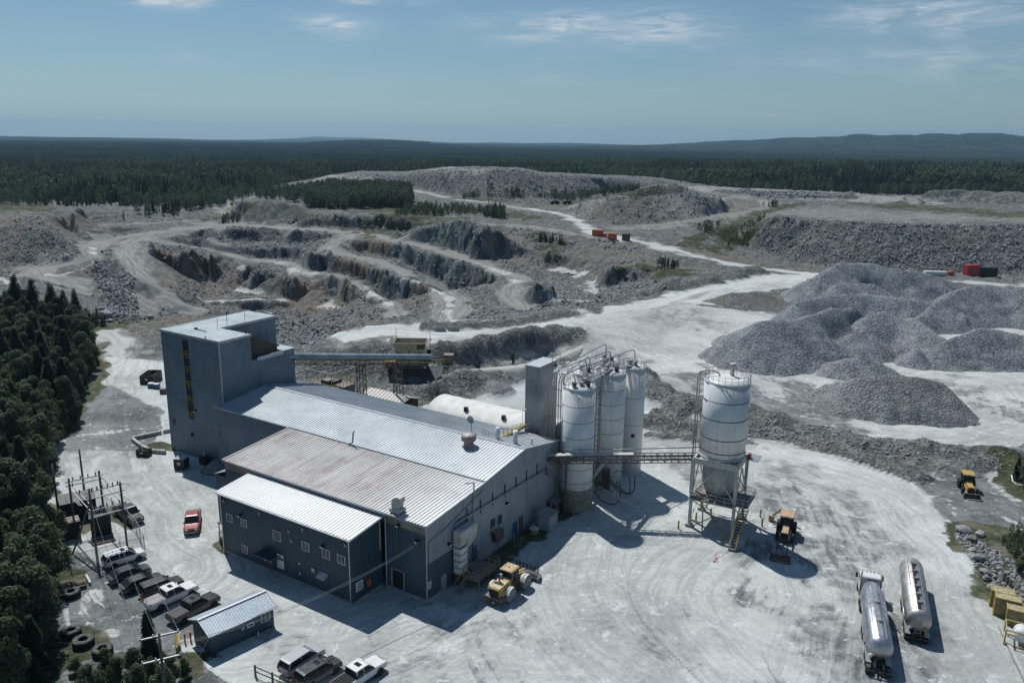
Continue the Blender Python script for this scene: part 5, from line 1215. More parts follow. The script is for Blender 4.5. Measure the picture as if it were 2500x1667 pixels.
# ================================================================ HAZE
def haze_box():
    b = MB().box(-14000, 14000, -60, 17500, float(H[-1].min()) - 60, 330)
    m = bpy.data.materials.new('haze_air'); m.use_nodes = True; t = m.node_tree; t.nodes.clear()
    o = t.nodes.new('ShaderNodeOutputMaterial'); v = t.nodes.new('ShaderNodeVolumePrincipled')
    v.inputs['Color'].default_value = (0.40, 0.69, 0.99, 1); v.inputs['Density'].default_value = HAZE_D; v.inputs['Anisotropy'].default_value = 0.2
    t.links.new(v.outputs[0], o.inputs['Volume'])
    ob = b.build('haze', m, fix=False); tag(ob, kind='stuff'); return ob
HAZE_D = 7e-5
haze_box()
def dust_cloud():
    b = MB()
    for (u, v, z, a, c, h) in ((-13, 50, 6, 13, 6, 6.5), (-20, 56, 6, 12, 7, 5), (-3, 44, 10, 6, 4, 8)):
        q = G(1043, 1470)[:2]; an = math.radians(-32); x = q[0] + math.cos(an) * u - math.sin(an) * v; y = q[1] + math.sin(an) * u + math.cos(an) * v
        n = 24; base = len(b.v)
        for i in range(13):
            f = math.pi * i / 12
            for k in range(n): g = 6.2832 * k / n; b.v.append((x + a * math.sin(f) * math.cos(g) * math.cos(an) - c * math.sin(f) * math.sin(g) * math.sin(an), y + a * math.sin(f) * math.cos(g) * math.sin(an) + c * math.sin(f) * math.sin(g) * math.cos(an), z + h * math.cos(f)))
        for i in range(12):
            for k in range(n): b.f.append([base + i * n + k, base + (i + 1) * n + k, base + (i + 1) * n + (k + 1) % n, base + i * n + (k + 1) % n]); b.sm.append(True)
    m = bpy.data.materials.new('drifting_dust'); m.use_nodes = True; t = m.node_tree; t.nodes.clear(); o = t.nodes.new('ShaderNodeOutputMaterial'); v = t.nodes.new('ShaderNodeVolumePrincipled'); v.inputs['Color'].default_value = (.9, .95, 1, 1); v.inputs['Density'].default_value = .035; t.links.new(v.outputs[0], o.inputs['Volume'])
    tag(b.build('dust_cloud', m), kind='stuff')
dust_cloud()
# ================================================================ THE MILL: local frame (u along the fronts, v away from the yard)
LO = G(1043, 1470)[:2]; LANG = math.radians(-32)
LU = np.array([math.cos(LANG), math.sin(LANG)]); LV = np.array([-LU[1], LU[0]])
def L2W(u, v, z=0.0): q = LO + LU * u + LV * v; return Vector((float(q[0]), float(q[1]), float(z)))
def place(name, u, v, label, cat, group=None, z=0.0): return empty(name, L2W(u, v, z), LANG, label, cat, group)
def put(mb, name, mat, root, u0, v0, z0=0.0, **k): return mb.build(name, mat, root, loc=(-u0, -v0, -z0), **k)

def sheet_mat(name, col, rough=.45, metal=0.35, dirt=.2, rust=0.0, dust=0.0, seams=0.0, dx=None, spec=.5):
    """ribbed steel cladding: sheet-to-sheet tone, streaks running down, rust and settled dust"""
    m = new_mat(name); t = NT(m); p = t.obj()
    st = t.noise(t.scale(p, (1.6, 1.6, .12)), 1.0, 5, .65); pt = t.noise(p, .35, 5, .6); fn = t.noise(p, 3.5, 4, .6)
    c = t.mix(t.map(t.math('ADD', t.math('MULTIPLY', st, .5), t.math('MULTIPLY', pt, .5)), .35, .65), tuple(v * (1 - dirt) for v in col), tuple(min(1, v * (1 + dirt * .5)) for v in col))
    x, y, z = t.sepx(p)
    if seams:
        fr = t.math('FRACT', t.math('DIVIDE', z, seams)); c = t.mix(t.math('MULTIPLY', t.map(fr, .03, .0), .35), c, tuple(v * .5 for v in col))
        cell = t.math('FLOOR', t.math('DIVIDE', z, seams)); v = t.n('ShaderNodeTexWhiteNoise', noise_dimensions='1D'); t.l(cell, v.inputs['W']); c = t.mix(t.math('MULTIPLY', v.outputs[0], .16), c, tuple(q * .7 for q in col))
    if rust:
        rf = t.map(t.math('ADD', t.math('MULTIPLY', pt, .7), t.math('MULTIPLY', fn, .3)), .42, .62)
        if dx: rf = t.math('MULTIPLY', rf, t.map(x, dx[1], dx[0]))
        rib = t.map(t.noise(t.scale(p, (2.4, .08, .08)), 1, 3, .6), .35, .6)
        c = t.mix(t.math('MULTIPLY', t.math('MULTIPLY', t.math('ADD', rf, t.math('MULTIPLY', t.map(x, dx[1], dx[0]) if dx else rf, .35)), rib), rust), c, (0.24, 0.165, 0.145))
    if dust:
        df = t.map(t.noise(p, .22, 5, .6), .3, .65)
        if dx: df = t.math('MAXIMUM', t.math('MULTIPLY', df, .35), t.math('MULTIPLY', t.map(x, dx[0], dx[1]), t.map(t.noise(p, .3, 4, .6), .15, .5)))
        c = t.mix(t.math('MULTIPLY', df, dust), c, (0.68, 0.70, 0.71))
    return t.out(c, t.map(fn, .3, .7, rough - .08, rough + .12), metal, t.bump(fn, .15, .02), spec)
M_TEAL = sheet_mat('teal_cladding', (0.055, 0.100, 0.130), .5, .1, .25, seams=3.1)
M_TEALB = sheet_mat('tower_cladding', (0.105, 0.160, 0.215), .5, .1, .22, dust=.10, seams=2.4)
M_GREYW = sheet_mat('grey_cladding', (0.235, 0.285, 0.33), .5, .1, .2, dust=.18, seams=3.4)
M_OLIVE = sheet_mat('olive_cladding', (0.20, 0.165, 0.085), .6, .1, .3, dust=.25)
M_ROOF = sheet_mat('bare_roof_sheet', (0.36, 0.405, 0.44), .45, .4, .18, dust=.72, dx=(-22, 8))
M_ROOFN = sheet_mat('weathered_roof_sheet', (0.26, 0.31, 0.35), .5, .35, .18, dust=.6, dx=(-24, -1))
M_ROOFR = sheet_mat('rusting_roof_sheet', (0.37, 0.375, 0.385), .5, .3, .2, rust=.85, dust=.8, dx=(-18, 6))
M_ROOFW = sheet_mat('new_roof_sheet', (0.66, 0.69, 0.70), .4, .3, .1, dust=.5)
M_ROOFT = sheet_mat('flat_roof_sheet', (0.27, 0.33, 0.36), .55, .2, .3, dust=.22)
M_TRIM = plain('pale_trim', (0.42, 0.46, 0.50), .45, .3, .2)
M_WHITE = plain('white_paint', (0.70, 0.72, 0.72), .5, 0, .2)
M_DARK = plain('black_and_painted_shade', (0.018, 0.018, 0.02), .9, 0, .3)  # near-black: painted shade inside openings, plain black on other parts
M_BLACKM = plain('black_steel', (0.03, 0.031, 0.034), .5, .4, .3)
M_STEEL = plain('galvanised_steel', (0.36, 0.38, 0.40), .42, .6, .3, dust=(.6, .61, .6, .5))
M_RUST = plain('rusty_steel', (0.125, 0.088, 0.072), .8, .2, .45, dust=(.5, .48, .46, .6), scale=2.5)
M_YEL = plain('yellow_rail_paint', (0.42, 0.31, 0.055), .55, 0, .35, dust=(.5, .48, .4, .4))
M_CREAM = plain('dusty_cream_paint', (0.46, 0.47, 0.44), .6, 0, .3, dust=(.7, .71, .7, .6))
M_CONC = plain('concrete', (0.36, 0.36, 0.34), .85, 0, .3, dust=(.6, .6, .58, .5))
M_WOOD = plain('weathered_wood', (0.14, 0.12, 0.10), .85, 0, .4, scale=3)
M_RED = plain('red_paint', (0.42, 0.035, 0.03), .4, 0, .2)
M_ORANGE = plain('orange_paint', (0.55, 0.12, 0.04), .5, 0, .3)
M_BLUE = plain('blue_paint', (0.03, 0.08, 0.20), .5, 0, .25)
M_RUBBER = plain('rubber', (0.022, 0.022, 0.023), .85, 0, .3, dust=(.35, .35, .34, .35))
def glass_mat(name, col=(0.02, 0.025, 0.03), rough=.06):
    m = new_mat(name); t = NT(m); n = t.noise(t.obj(), .8, 3); return t.out(t.mix(n, tuple(c * .6 for c in col), tuple(c * 1.4 for c in col)), rough, 0, None, .35)
M_GLASS = glass_mat('window_glass', (0.05, 0.06, 0.065), .12); M_TINT = glass_mat('tinted_glass', (.012, .014, .017), .22)

def corr(mb, o, along, up, length, lo, hi, nrm, pitch=.42, depth=.035):
    """ribbed sheet: from point o, running along 'along'; lo/hi give the ends of each rib line in the 'up' direction"""
    o = Vector(o); A = Vector(along).normalized(); Uv = Vector(up).normalized(); N = Vector(nrm).normalized()
    n = max(1, int(round(length / pitch))); pt = length / n; prof = [(0, 0), (.50, 0), (.62, 1), (.88, 1)]
    S = []
    for i in range(n):
        for a, d in prof: S.append(((i + a) * pt, d * depth))
    S.append((length, 0)); b = len(mb.v)
    for s, d in S:
        l = lo(s) if callable(lo) else lo; h = hi(s) if callable(hi) else hi
        p = o + A * s + N * d; mb.v.append(tuple(p + Uv * l)); mb.v.append(tuple(p + Uv * h))
    for i in range(len(S) - 1):
        mb.f.append([b + 2 * i, b + 2 * i + 2, b + 2 * i + 3, b + 2 * i + 1]); mb.sm.append(False)
def interp(pts):
    xs, ys = zip(*pts); return lambda s: float(np.interp(s, xs, ys))
def wallS(mb, u0, u1, v, z0, z1, **k): corr(mb, (u0, v, 0), (1, 0, 0), (0, 0, 1), u1 - u0, z0, z1, (0, -1, 0), **k)
def wallN(mb, u0, u1, v, z0, z1, **k): corr(mb, (u0, v, 0), (1, 0, 0), (0, 0, 1), u1 - u0, z0, z1, (0, 1, 0), **k)
def wallE(mb, u, v0, v1, z0, z1, **k): corr(mb, (u, v0, 0), (0, 1, 0), (0, 0, 1), v1 - v0, z0, z1, (1, 0, 0), **k)
def wallW(mb, u, v0, v1, z0, z1, **k): corr(mb, (u, v0, 0), (0, 1, 0), (0, 0, 1), v1 - v0, z0, z1, (-1, 0, 0), **k)
def roofS(mb, u0, u1, v0, z0, v1, z1, pitch=.52, depth=.075):
    L = math.hypot(v1 - v0, z1 - z0); up = ((0, v1 - v0, z1 - z0)); n = (0, -(z1 - z0), v1 - v0); corr(mb, (u0, v0, z0), (1, 0, 0), up, u1 - u0, 0, L, n if v1 > v0 else (0, (z1 - z0), -(v1 - v0)), pitch, depth)
def window(root, u, v, z, w, h, u0, v0, axis='S', panes=2, frame=None, z0=0.0):
    """frame with its panes, standing a little proud of the cladding"""
    f = MB(); t = .065; d = .10
    def bx(mb, a0, a1, b0, b1, d0, d1):
        if axis == 'S': mb.box(u + a0, u + a1, v - d1, v - d0, z + b0, z + b1)
        else: mb.box(u + d0, u + d1, v + a0, v + a1, z + b0, z + b1)
    bx(f, 0, w, 0, t, .0, d); bx(f, 0, w, h - t, h, .0, d); bx(f, 0, t, t, h - t, .0, d); bx(f, w - t, w, t, h - t, .0, d)
    if panes == 2: bx(f, w / 2 - .03, w / 2 + .03, t, h - t, .0, d - .02)
    fo = put(f, 'window', frame or M_WHITE, root, u0, v0, z0)
    k = panes; ww = (w - 2 * t) / k
    for i in range(k):
        g = MB(); bx(g, t + ww * i + .005, t + ww * (i + 1) - .005, t, h - t, .0, d - .045 if i else d - .06); g.build('pane', M_GLASS, fo)
    return fo
def lamp(root, u, v, z, u0, v0, axis='S'):
    f = MB()
    if axis == 'S': f.box(u - .22, u + .22, v - .45, v - .02, z, z + .3)
    else: f.box(u + .02, u + .45, v - .22, v + .22, z, z + .3)
    o = put(f, 'floodlight', M_BLACKM, root, u0, v0, bevel=.04)
    l = MB()
    if axis == 'S': l.box(u - .17, u + .17, v - .52, v - .455, z - .02, z + .16)
    else: l.box(u + .455, u + .52, v - .17, v + .17, z - .02, z + .16)
    l.build('lens', M_WHITE, o)
def text(body, size, mat, root, loc, rot, name='lettering', align='CENTER'):
    c = bpy.data.curves.new(name, 'FONT'); c.body = body; c.size = size; c.align_x = align; c.align_y = 'CENTER'; c.extrude = .006; c.materials.append(mat)
    o = bpy.data.objects.new(name, c); link(o); o.parent = root; o.location = loc; o.rotation_euler = rot; return o

# ---- main mill hall --------------------------------------------------------
hall = place('mill_hall', -18, 12, "long mill hall with a silver ribbed roof turning rusty towards the tower", 'industrial building')
HU, HV = -18, 12
w = MB(); wallS(w, -6.3, -5.5, 0, 0, 9.0); wallS(w, -5.5, -3.66, 0, 2.9, 9.0); wallS(w, -3.66, 0, 0, 0, 9.0); wallS(w, -36.5, -31.0, 0, 0, 9.0); wallS(w, -31, -6.3, 0.02, 9.0, 10.2)
wallW(w, -36.5, 0, 12.5, 0, interp([(0, 10.25), (12.5, 11.25)])); put(w, 'south_wall', M_TEAL, hall, HU, HV, fix=False)
for a, b in ((-6.3, 0), (-36.5, -31.0)):
    w = MB(); wallS(w, a, b, -.012, 9.0, 10.26); put(w, 'olive_band', M_OLIVE, hall, HU, HV, fix=False)
w = MB(); gab = [(0, 10.3), (12.5, 11.3), (22.5, 12.6), (32.6, 10.7)]
corr(w, (0, 0, 0), (0, 1, 0), (0, 0, 1), 32.6, interp([(0, 5.1), (7.7, 4.75), (7.71, 0), (32.6, 0)]), interp(gab), (1, 0, 0)); put(w, 'gable_wall', M_GREYW, hall, HU, HV, fix=False)
w = MB(); corr(w, (0, 0, 0), (0, 1, 0), (0, 0, 1), 7.7, 0, interp([(0, 5.1), (7.7, 4.75)]), (1, 0, 0)); put(w, 'gable_base', M_TEAL, hall, HU, HV, fix=False)
w = MB(); wallS(w, -54.4, -36.5, 12.5, 0, 11.3); wallN(w, -54, 0, 32.6, 0, 10.7); put(w, 'rear_wall', M_TEALB, hall, HU, HV, fix=False)
w = MB(); roofS(w, -36.7, .18, -.25, 10.30, 12.5, 11.34); put(w, 'lower_roof', M_ROOFR, hall, HU, HV, fix=False)
w = MB(); roofS(w, -54.5, .18, 12.35, 11.42, 22.5, 12.72); put(w, 'upper_roof', M_ROOF, hall, HU, HV, fix=False)
w = MB(); roofS(w, -54.5, .18, 22.5, 12.72, 32.85, 10.72); put(w, 'north_roof', M_ROOFN, hall, HU, HV, fix=False)
w = MB(); w.box(-36.7, .2, -.28, -.2, 10.08, 10.3); w.box(-36.75, -36.6, -.25, 12.4, 10.1, 10.4); w.bar((-36.66, -.25, 10.36), (-36.66, 12.5, 11.4), .16, .1); w.bar((.2, -.25, 10.3), (.2, 12.5, 11.34), .14, .2); w.bar((.2, 12.4, 11.4), (.2, 22.5, 12.7), .14, .2); w.bar((.2, 22.5, 12.7), (.2, 32.85, 10.7), .14, .2)
w.bar((-54.5, 22.5, 12.78), (.2, 22.5, 12.78), .5, .05); w.bar((-36.6, 12.42, 11.46), (.2, 12.42, 11.46), .22, .1); w.bar((-54.5, 12.3, 11.36), (-36.6, 12.3, 11.36), .16, .2); w.bar((0.06, -.06, 0), (0.06, -.06, 10.2), .14); put(w, 'roof_trim', M_TRIM, hall, HU, HV)
w = MB(); w.box(-5.5, -3.66, .1, 3.5, 0, 2.9); put(w, 'door_shade_fill', M_DARK, hall, HU, HV)  # closed box; the unlit interior's darkness is put into its colour
w = MB(); w.box(-5.62, -5.5, -.1, .1, 0, 3.0); w.box(-3.66, -3.54, -.1, .1, 0, 3.0); w.box(-5.5, -3.66, -.1, .1, 2.9, 3.02); put(w, 'door_frame', M_TRIM, hall, HU, HV)
w = MB(); w.box(-6.3, 0.1, -.22, -.03, 0, .42); w.box(.03, .2, 0, 3, 0, .35); put(w, 'footing', M_CONC, hall, HU, HV)
for a in ((-4.2, -.03, 9.15), (-1.3, -.03, 7.85)): lamp(hall, *a, HU, HV)
for a in ((0.03, 17.7, 6.1), (.03, 4.26, 5.9)): lamp(hall, *a, HU, HV, 'E')
for v_, z_, w_, h_, mt in ((2.8, 0, 1.0, 2.2, M_GREYW), (9.5, 0.9, 1.1, 2.2, M_BLUE), (19.6, 0, 1.2, 2.3, M_BLUE), (21.3, 0, 1.0, 2.6, M_RUST)):
    d = MB().box(.03, .12, v_, v_ + w_, z_, z_ + h_); d = put(d, 'door', mt, hall, HU, HV); MB().box(.12, .17, v_ + w_ - .2, v_ + w_ - .1, z_ + 1, z_ + 1.12).build('handle', M_STEEL, d)
window(hall, .03, 13.95, 3.95, .95, 1.2, HU, HV, 'E', 1, M_TEAL); window(hall, .03, 15.7, 3.75, .95, 1.3, HU, HV, 'E', 1, M_TEAL)
w = MB(); w.prism([(13.9, 3.5), (16.2, 3.2), (15.9, 1.9), (14.4, 1.8)], .04, .8, 'yz'); put(w, 'vent_cowl', M_RUST, hall, HU, HV)
# sign at the corner
w = MB().box(.06, .12, .12, .75, 1.75, 2.65); s_ = put(w, 'sign', M_WHITE, hall, HU, HV)
for z_ in (1.95, 2.25): MB().box(.122, .132, .2, .67, z_, z_ + .14).build('print', M_BLACKM, s_)
# pipe run, hangers, mast
w = MB(); w.tube([(.25, 5.5, 8.1), (.28, 6.2, 8.25), (.3, 27.2, 7.5), (.3, 27.9, 7.45), (.35, 28.6, 7.1), (.5, 34.2, 2.2), (.9, 35.2, 1.6)], .12, 8); put(w, 'dust_pipe', M_STEEL, hall, HU, HV)
for v_ in (8.3, 11.4, 14.3, 17.35, 20.3, 23.1, 26.1, 28.9):
    h = MB().bar((.1, v_, 7.3 - max(0, v_ - 28) * .9), (.1, v_, 9.2 - max(0, v_ - 28) * 1.6), .1, .1); put(h, 'pipe_hanger', M_BLACKM, hall, HU, HV)
w = MB(); w.tube([(.2, 9.5, 3.0), (.2, 9.7, 12.4)], .1, 6); w.bar((.2, 9.7, 12.3), (-.2, 8.2, 12.6), .12); put(w, 'mast', M_STEEL, hall, HU, HV)
w = MB(); w.tube([(.12, .2, 8.0), (.12, 3, 8.3), (.12, 7, 9.2), (.12, 12, 10.4)], .035, 5); w.tube([(.12, .2, 8), (.12, .2, 3)], .035, 5); put(w, 'cable', M_BLACKM, hall, HU, HV)
# gutters and downpipes against the office
w = MB(); w.tube([(-6.35, -.12, .2), (-6.35, -.12, 9.6)], .07, 6); put(w, 'downpipe', M_WHITE, hall, HU, HV)
# roof furniture
w = MB(); w.tube([(-23.9, 12.0, 11.5), (-23.3, 12.3, 11.8), (-23.2, 12.4, 13.3), (-22.9, 12.3, 13.6)], .13, 8); put(w, 'bent_vent_pipe', M_STEEL, hall, HU, HV)
vt = MB(); vt.lathe([(.95, 12.0), (1.0, 12.35), (.72, 12.5), (.72, 13.1), (1.05, 13.3), (1.12, 13.9), (.75, 14.2), (.3, 14.35)], 20, (-7.6, 19.6, 0)); put(vt, 'roof_ventilator', plain('faded_vent', (.34, .27, .26), .6, .2, .3, dust=(.6, .58, .57, .6)), hall, HU, HV)
w = MB(); w.box(-5.9, -4.3, .1, 1.5, 10.5, 11.0); hp = [(-.55, 0), (-.55, .7), (-.45, 1.15), (-.15, 1.5), (.3, 1.65), (.85, 1.55), (.75, .9), (.55, .55), (.5, 0)]
w.prism([(-5.1 + a, 10.95 + b) for a, b in hp], .25, 1.35); put(w, 'exhaust_cowl', M_CREAM, hall, HU, HV, bevel=.05)
for u_, v_, r_1, h_ in ((-5.7, 24.3, .32, 2.1), (-2.5, 24.1, .34, 2.3), (-.8, 25.9, .14, 1.0)): w = MB().lathe([(r_1, 11.8), (r_1, 12.1 + h_)], 14, (u_, v_, 0)); put(w, 'chimney', M_WHITE, hall, HU, HV)
w = MB(); w.tube([(-10.6, 24.6, 12.2), (-10.6, 24.6, 14.0)], .06, 6); w.lathe([(.02, 0), (.35, .06), (.6, .2), (.62, .2), (.36, .03), (.02, -.04)], 18, (0, 0, 0), caps=False); dd = w
for i in range(len(dd.v) - 6 * 18, len(dd.v)): x, y, z = dd.v[i]; dd.v[i] = (-10.6 + x, 24.5 - z, 14.4 + y)
put(dd, 'dish_antenna', M_STEEL, hall, HU, HV, fix=True)
w = MB()
for a, b in (((-8.8, 24.8), (-6.4, 25.2)), ((-5.9, 26.2), (-4.9, 32.4)), ((-6.8, 25.2), (-5.9, 32.4))):
    a = Vector((*a, 12.1)); b = Vector((*b, 11.4)); n = 7
    for i in range(n + 1):
        q = a.lerp(b, i / n); w.bar(q, q + Vector((0, 0, 1.1)), .05)
    for h in (.55, 1.1): w.bar(a + Vector((0, 0, h)), b + Vector((0, 0, h)), .05)
put(w, 'roof_railing', M_STEEL, hall, HU, HV)
w = MB().box(-6.8, -5.9, 25.2, 33, 11.55, 12.0); put(w, 'roof_walkway', M_YEL, hall, HU, HV)
# ---- square duct stack on the east wall ------------------------------------
ds = place('duct_stack', .9, 6.3, "pale square duct stack with stacked sections on the mill's gable wall", 'duct')
w = MB(); w.box(.3, 1.5, 5.0, 8.6, 6.2, 7.6); w.prism([(.3, 6.2), (1.5, 6.2), (1.3, 5.4), (.3, 5.4)], 5.0, 6.5); w.prism([(8.6, 6.2), (6.5, 6.2), (6.5, 5.0), (7.4, 5.0)], .3, 1.5, 'yz'); put(w, 'duct_head', M_CREAM, ds, .9, 6.3, bevel=.03)
for k in range(4): w = MB().box(.28, 1.42, 5.05, 6.6, 1.72 + k * .9, 2.56 + k * .9); put(w, 'duct_section', M_WHITE, ds, .9, 6.3, bevel=.04)
w = MB()
for k in range(5): w.box(.22, 1.48, 4.99, 6.66, 1.62 + k * .9, 1.72 + k * .9)
put(w, 'flange', M_STEEL, ds, .9, 6.3)
w = MB(); w.prism([(.25, 1.62), (1.4, 1.62), (1.1, .5), (.6, .5)], 5.05, 6.6); w.box(.35, .5, 5.1, 5.25, 0, 1.6); w.box(1.25, 1.4, 5.1, 5.25, 0, 1.6); w.box(.35, .5, 6.4, 6.55, 0, 1.6); w.box(1.25, 1.4, 6.4, 6.55, 0, 1.6); put(w, 'hopper_legs', M_RUST, ds, .9, 6.3)
# ---- yellow access platform --------------------------------------------------
pf = place('access_platform', 2.6, 8.2, "small yellow railed platform and stair at the mill's side door", 'platform')
w = MB(); w.box(.3, 3.9, 7.6, 10.3, 1.15, 1.28); w.box(1.5, 3.9, 5.4, 7.6, 1.15, 1.28); put(w, 'deck', M_RUST, pf, 2.6, 8.2)
w = MB(); P_ = [(.4, 10.3), (3.9, 10.3), (3.9, 7.6), (4.0, 5.4), (1.6, 5.4), (1.6, 7.5)]
for a, b in zip(P_[:-1], P_[1:]):
    for h in (.55, 1.1): w.bar((*a, 1.28 + h), (*b, 1.28 + h), .06)
for a in P_ + [(2.1, 10.3), (3.9, 9)]: w.bar((*a, 1.2), (*a, 2.38), .07)
w.bar((1.6, 5.4, 2.3), (1.4, 3.6, 1.1), .06); w.bar((2.4, 5.4, 2.3), (2.3, 3.6, 1.1), .06); put(w, 'railing', M_YEL, pf, 2.6, 8.2)
for a in P_[:5]: put(MB().bar((*a, 0), (*a, 1.15), .1), 'leg', M_YEL, pf, 2.6, 8.2)
for k in range(6): put(MB().box(1.5, 2.4, 3.7 + k * .29, 3.95 + k * .29, .16 + k * .17, .2 + k * .17), 'step', M_STEEL, pf, 2.6, 8.2)
# ---- grey shed, little boxes at the wall -------------------------------------
def small_hut(label, u, v, du, dv, h, matw, matr, name='utility_hut'):
    r = place(name, u + du / 2, v + dv / 2, label, 'hut'); U0, V0 = u + du / 2, v + dv / 2
    put(MB().box(u, u + du, v, v + dv, 0, h), 'walls', matw, r, U0, V0)
    b = MB(); b.add([(u - .15, v - .15, h - .02), (u + du + .15, v - .15, h - .12), (u + du + .15, v + dv + .15, h - .12), (u - .15, v + dv + .15, h - .02)] + [(u - .15, v - .15, h + .1), (u + du + .15, v - .15, h), (u + du + .15, v + dv + .15, h), (u - .15, v + dv + .15, h + .1)], [(3, 2, 1, 0), (4, 5, 6, 7), (0, 1, 5, 4), (1, 2, 6, 5), (2, 3, 7, 6), (3, 0, 4, 7)])
    put(b, 'roof', matr, r, U0, V0); put(MB().box(u + .3, u + 1.0 if du > 1.4 else u + .6, v - .05, v - .004, .05, min(1.9, h - .3)), 'door', M_TRIM, r, U0, V0); return r
small_hut("grey utility hut by the mill's gable, near the white silos", 1.5, 24.1, 2.0, 2.5, 2.4, M_GREYW, M_STEEL)
small_hut("tiny hut with a pale roof at the mill's far corner", .4, 29.3, 1.2, 1.5, 2.0, M_RUST, M_STEEL)
small_hut("low cream equipment box between the blue door and grey hut", 1.45, 22.2, .85, 1.0, .8, M_YEL, M_CREAM, 'equipment_box')
for u_, v_, s in ((1.9, 29.2, 'by the tiny hut'), (3.9, 30.8, 'under the pipe bridge post'), (.9, 18.6, "beside the mill's blue door")):
    r = place('bollard', u_, v_, "yellow pipe bollard " + s, 'bollard', 'yellow bollards'); MB().lathe([(.12, 0), (.12, 1.25), (.08, 1.33)], 10).build('post', M_YEL, r)

# ---- office ---------------------------------------------------------------------
of = place('office_building', -19, -3, "two-storey dark blue office annex with a bright white ribbed roof", 'building'); OU, OV = -19, -3
M_TEALO = sheet_mat('office_cladding', (0.034, 0.074, 0.100), .5, .1, .25, seams=8.0)
w = MB(); wallS(w, -30.75, -7.1, -5.5, .35, 8.9); wallE(w, -7.1, -5.5, -.05, .35, interp([(0, 8.9), (5.45, 9.5)])); wallW(w, -30.75, -5.5, 0, .35, interp([(0, 8.9), (5.45, 9.5)])); put(w, 'walls', M_TEALO, of, OU, OV, fix=False)
w = MB(); roofS(w, -31.0, -6.75, -5.95, 9.02, -.05, 9.68, .5, .08); put(w, 'roof', M_ROOFW, of, OU, OV, fix=False)
w = MB(); w.box(-31.05, -6.7, -6.0, -5.94, 8.78, 9.02); w.bar((-31.02, -5.95, 8.98), (-31.02, -.05, 9.64), .08, .2); w.bar((-6.72, -5.95, 8.98), (-6.72, -.05, 9.64), .08, .2); w.box(-30.75, -7.1, -5.9, -5.5, 8.84, 8.9); put(w, 'fascia', M_WHITE, of, OU, OV)
w = MB(); w.box(-31.05, -6.7, -6.14, -6.01, 8.84, 8.97); put(w, 'gutter', M_WHITE, of, OU, OV)
w = MB(); w.box(-30.8, -7.05, -5.56, -5.3, 0, .36); w.box(-7.2, -7.02, -5.5, -.1, 0, .36); put(w, 'footing', M_CONC, of, OU, OV)
for u_ in (-30.6, -7.3): w = MB(); w.tube([(u_, -6.05, 8.8), (u_, -5.65, 8.4), (u_, -5.65, .15)], .07, 6); put(w, 'downpipe', M_WHITE, of, OU, OV)
w = MB(); w.tube([(-6.95, -.5, 9.4), (-6.95, -.5, 5.2)], .06, 6); put(w, 'side_downpipe', M_WHITE, of, OU, OV)
w = MB(); w.bar((-31, .05, 9.75), (-6.35, .05, 9.75), .1, .35); put(w, 'flashing', M_TRIM, of, OU, OV)
for u_, z_, w_, h_ in ((-29.6, 5.05, 1.15, 1.15), (-26.7, 5.1, 1.15, 1.15), (-20.55, 4.95, 1.4, 1.38), (-15.35, 5.05, 1.25, 1.25), (-11.83, 5.1, 1.28, 1.27), (-9.3, 5.15, 1.28, 1.2), (-26.85, 1.25, 1.12, 1.15)):
    window(of, u_, -5.535, z_, w_, h_, OU, OV, 'S', 2 if w_ < 1.39 else 1)
d = MB().box(-21.9, -20.8, -5.62, -5.535, .35, 2.5); d = put(d, 'door', M_RUST, of, OU, OV)
MB().box(-21.6, -21.1, -5.66, -5.625, 1.4, 2.2).build('notice', M_YEL, d); MB().box(-21.0, -20.9, -5.68, -5.625, 1.2, 1.35).build('handle', M_STEEL, d)
w = MB(); w.box(-22.9, -19.8, -7.1, -5.54, 2.75, 2.87); w.bar((-22.8, -7.0, 2.75), (-22.8, -5.54, 2.0), .07); w.bar((-19.9, -7.0, 2.75), (-19.9, -5.54, 2.0), .07); put(w, 'door_canopy', M_TEALO, of, OU, OV)
sg = put(MB().box(-20.05, -18.85, -5.63, -5.56, 1.15, 3.1), 'sign', M_WHITE, of, OU, OV)
MB().box(-20.02, -18.88, -5.645, -5.632, 2.35, 2.66).build('banner', M_BLACKM, sg)
for k in range(6): MB().box(-19.95, -19.0 - .1 * (k % 3), -5.645, -5.632, 1.3 + k * .15, 1.34 + k * .15).build('text_line', plain('grey_print', (.45, .46, .47), .6), sg)
MB().box(-19.75, -19.35, -5.645, -5.632, 2.75, 2.95).build('logo', M_BLACKM, sg)
sg = put(MB().box(-22.5, -22.15, -5.62, -5.56, 1.35, 1.95), 'notice_board', M_WHITE, of, OU, OV); MB().box(-22.4, -22.25, -5.635, -5.622, 1.5, 1.7).build('print', M_BLACKM, sg)
put(MB().box(-13.85, -13.3, -5.66, -5.56, 2.5, 3.05), 'meter_box', M_CREAM, of, OU, OV)
w = MB(); w.prism([(-6.3, 2.55), (-5.56, 3.0), (-5.56, 2.6), (-6.3, 2.45)], -12.45, -11.05, 'yz'); put(w, 'hatch_flap', M_CREAM, of, OU, OV)
for u_, z_ in ((-30.0, 7.75), (-23.0, 7.85), (-15.1, 7.85), (-7.9, 7.8), (-17.2, 5.7)): put(MB().box(u_ - .22, u_ + .22, -5.64, -5.56, z_ - .2, z_ + .22), 'vent_plate', M_GREYW, of, OU, OV)
for u_, z_ in ((-26.6, 6.55), (-11.6, 6.6)): lamp(of, u_, -5.54, z_, OU, OV)
for u_, z_ in ((-17.6, 6.9), (-15.9, 3.0), (-15.9, 1.6)): put(MB().lathe([(.13, -.16), (.13, 0)], 10, (u_, -5.56, z_), axis='y'), 'wall_cap', M_WHITE, of, OU, OV)
sg = put(MB().box(-7.06, -6.99, -4.95, -3.75, 1.5, 2.75), 'sign', M_WHITE, of, OU, OV)
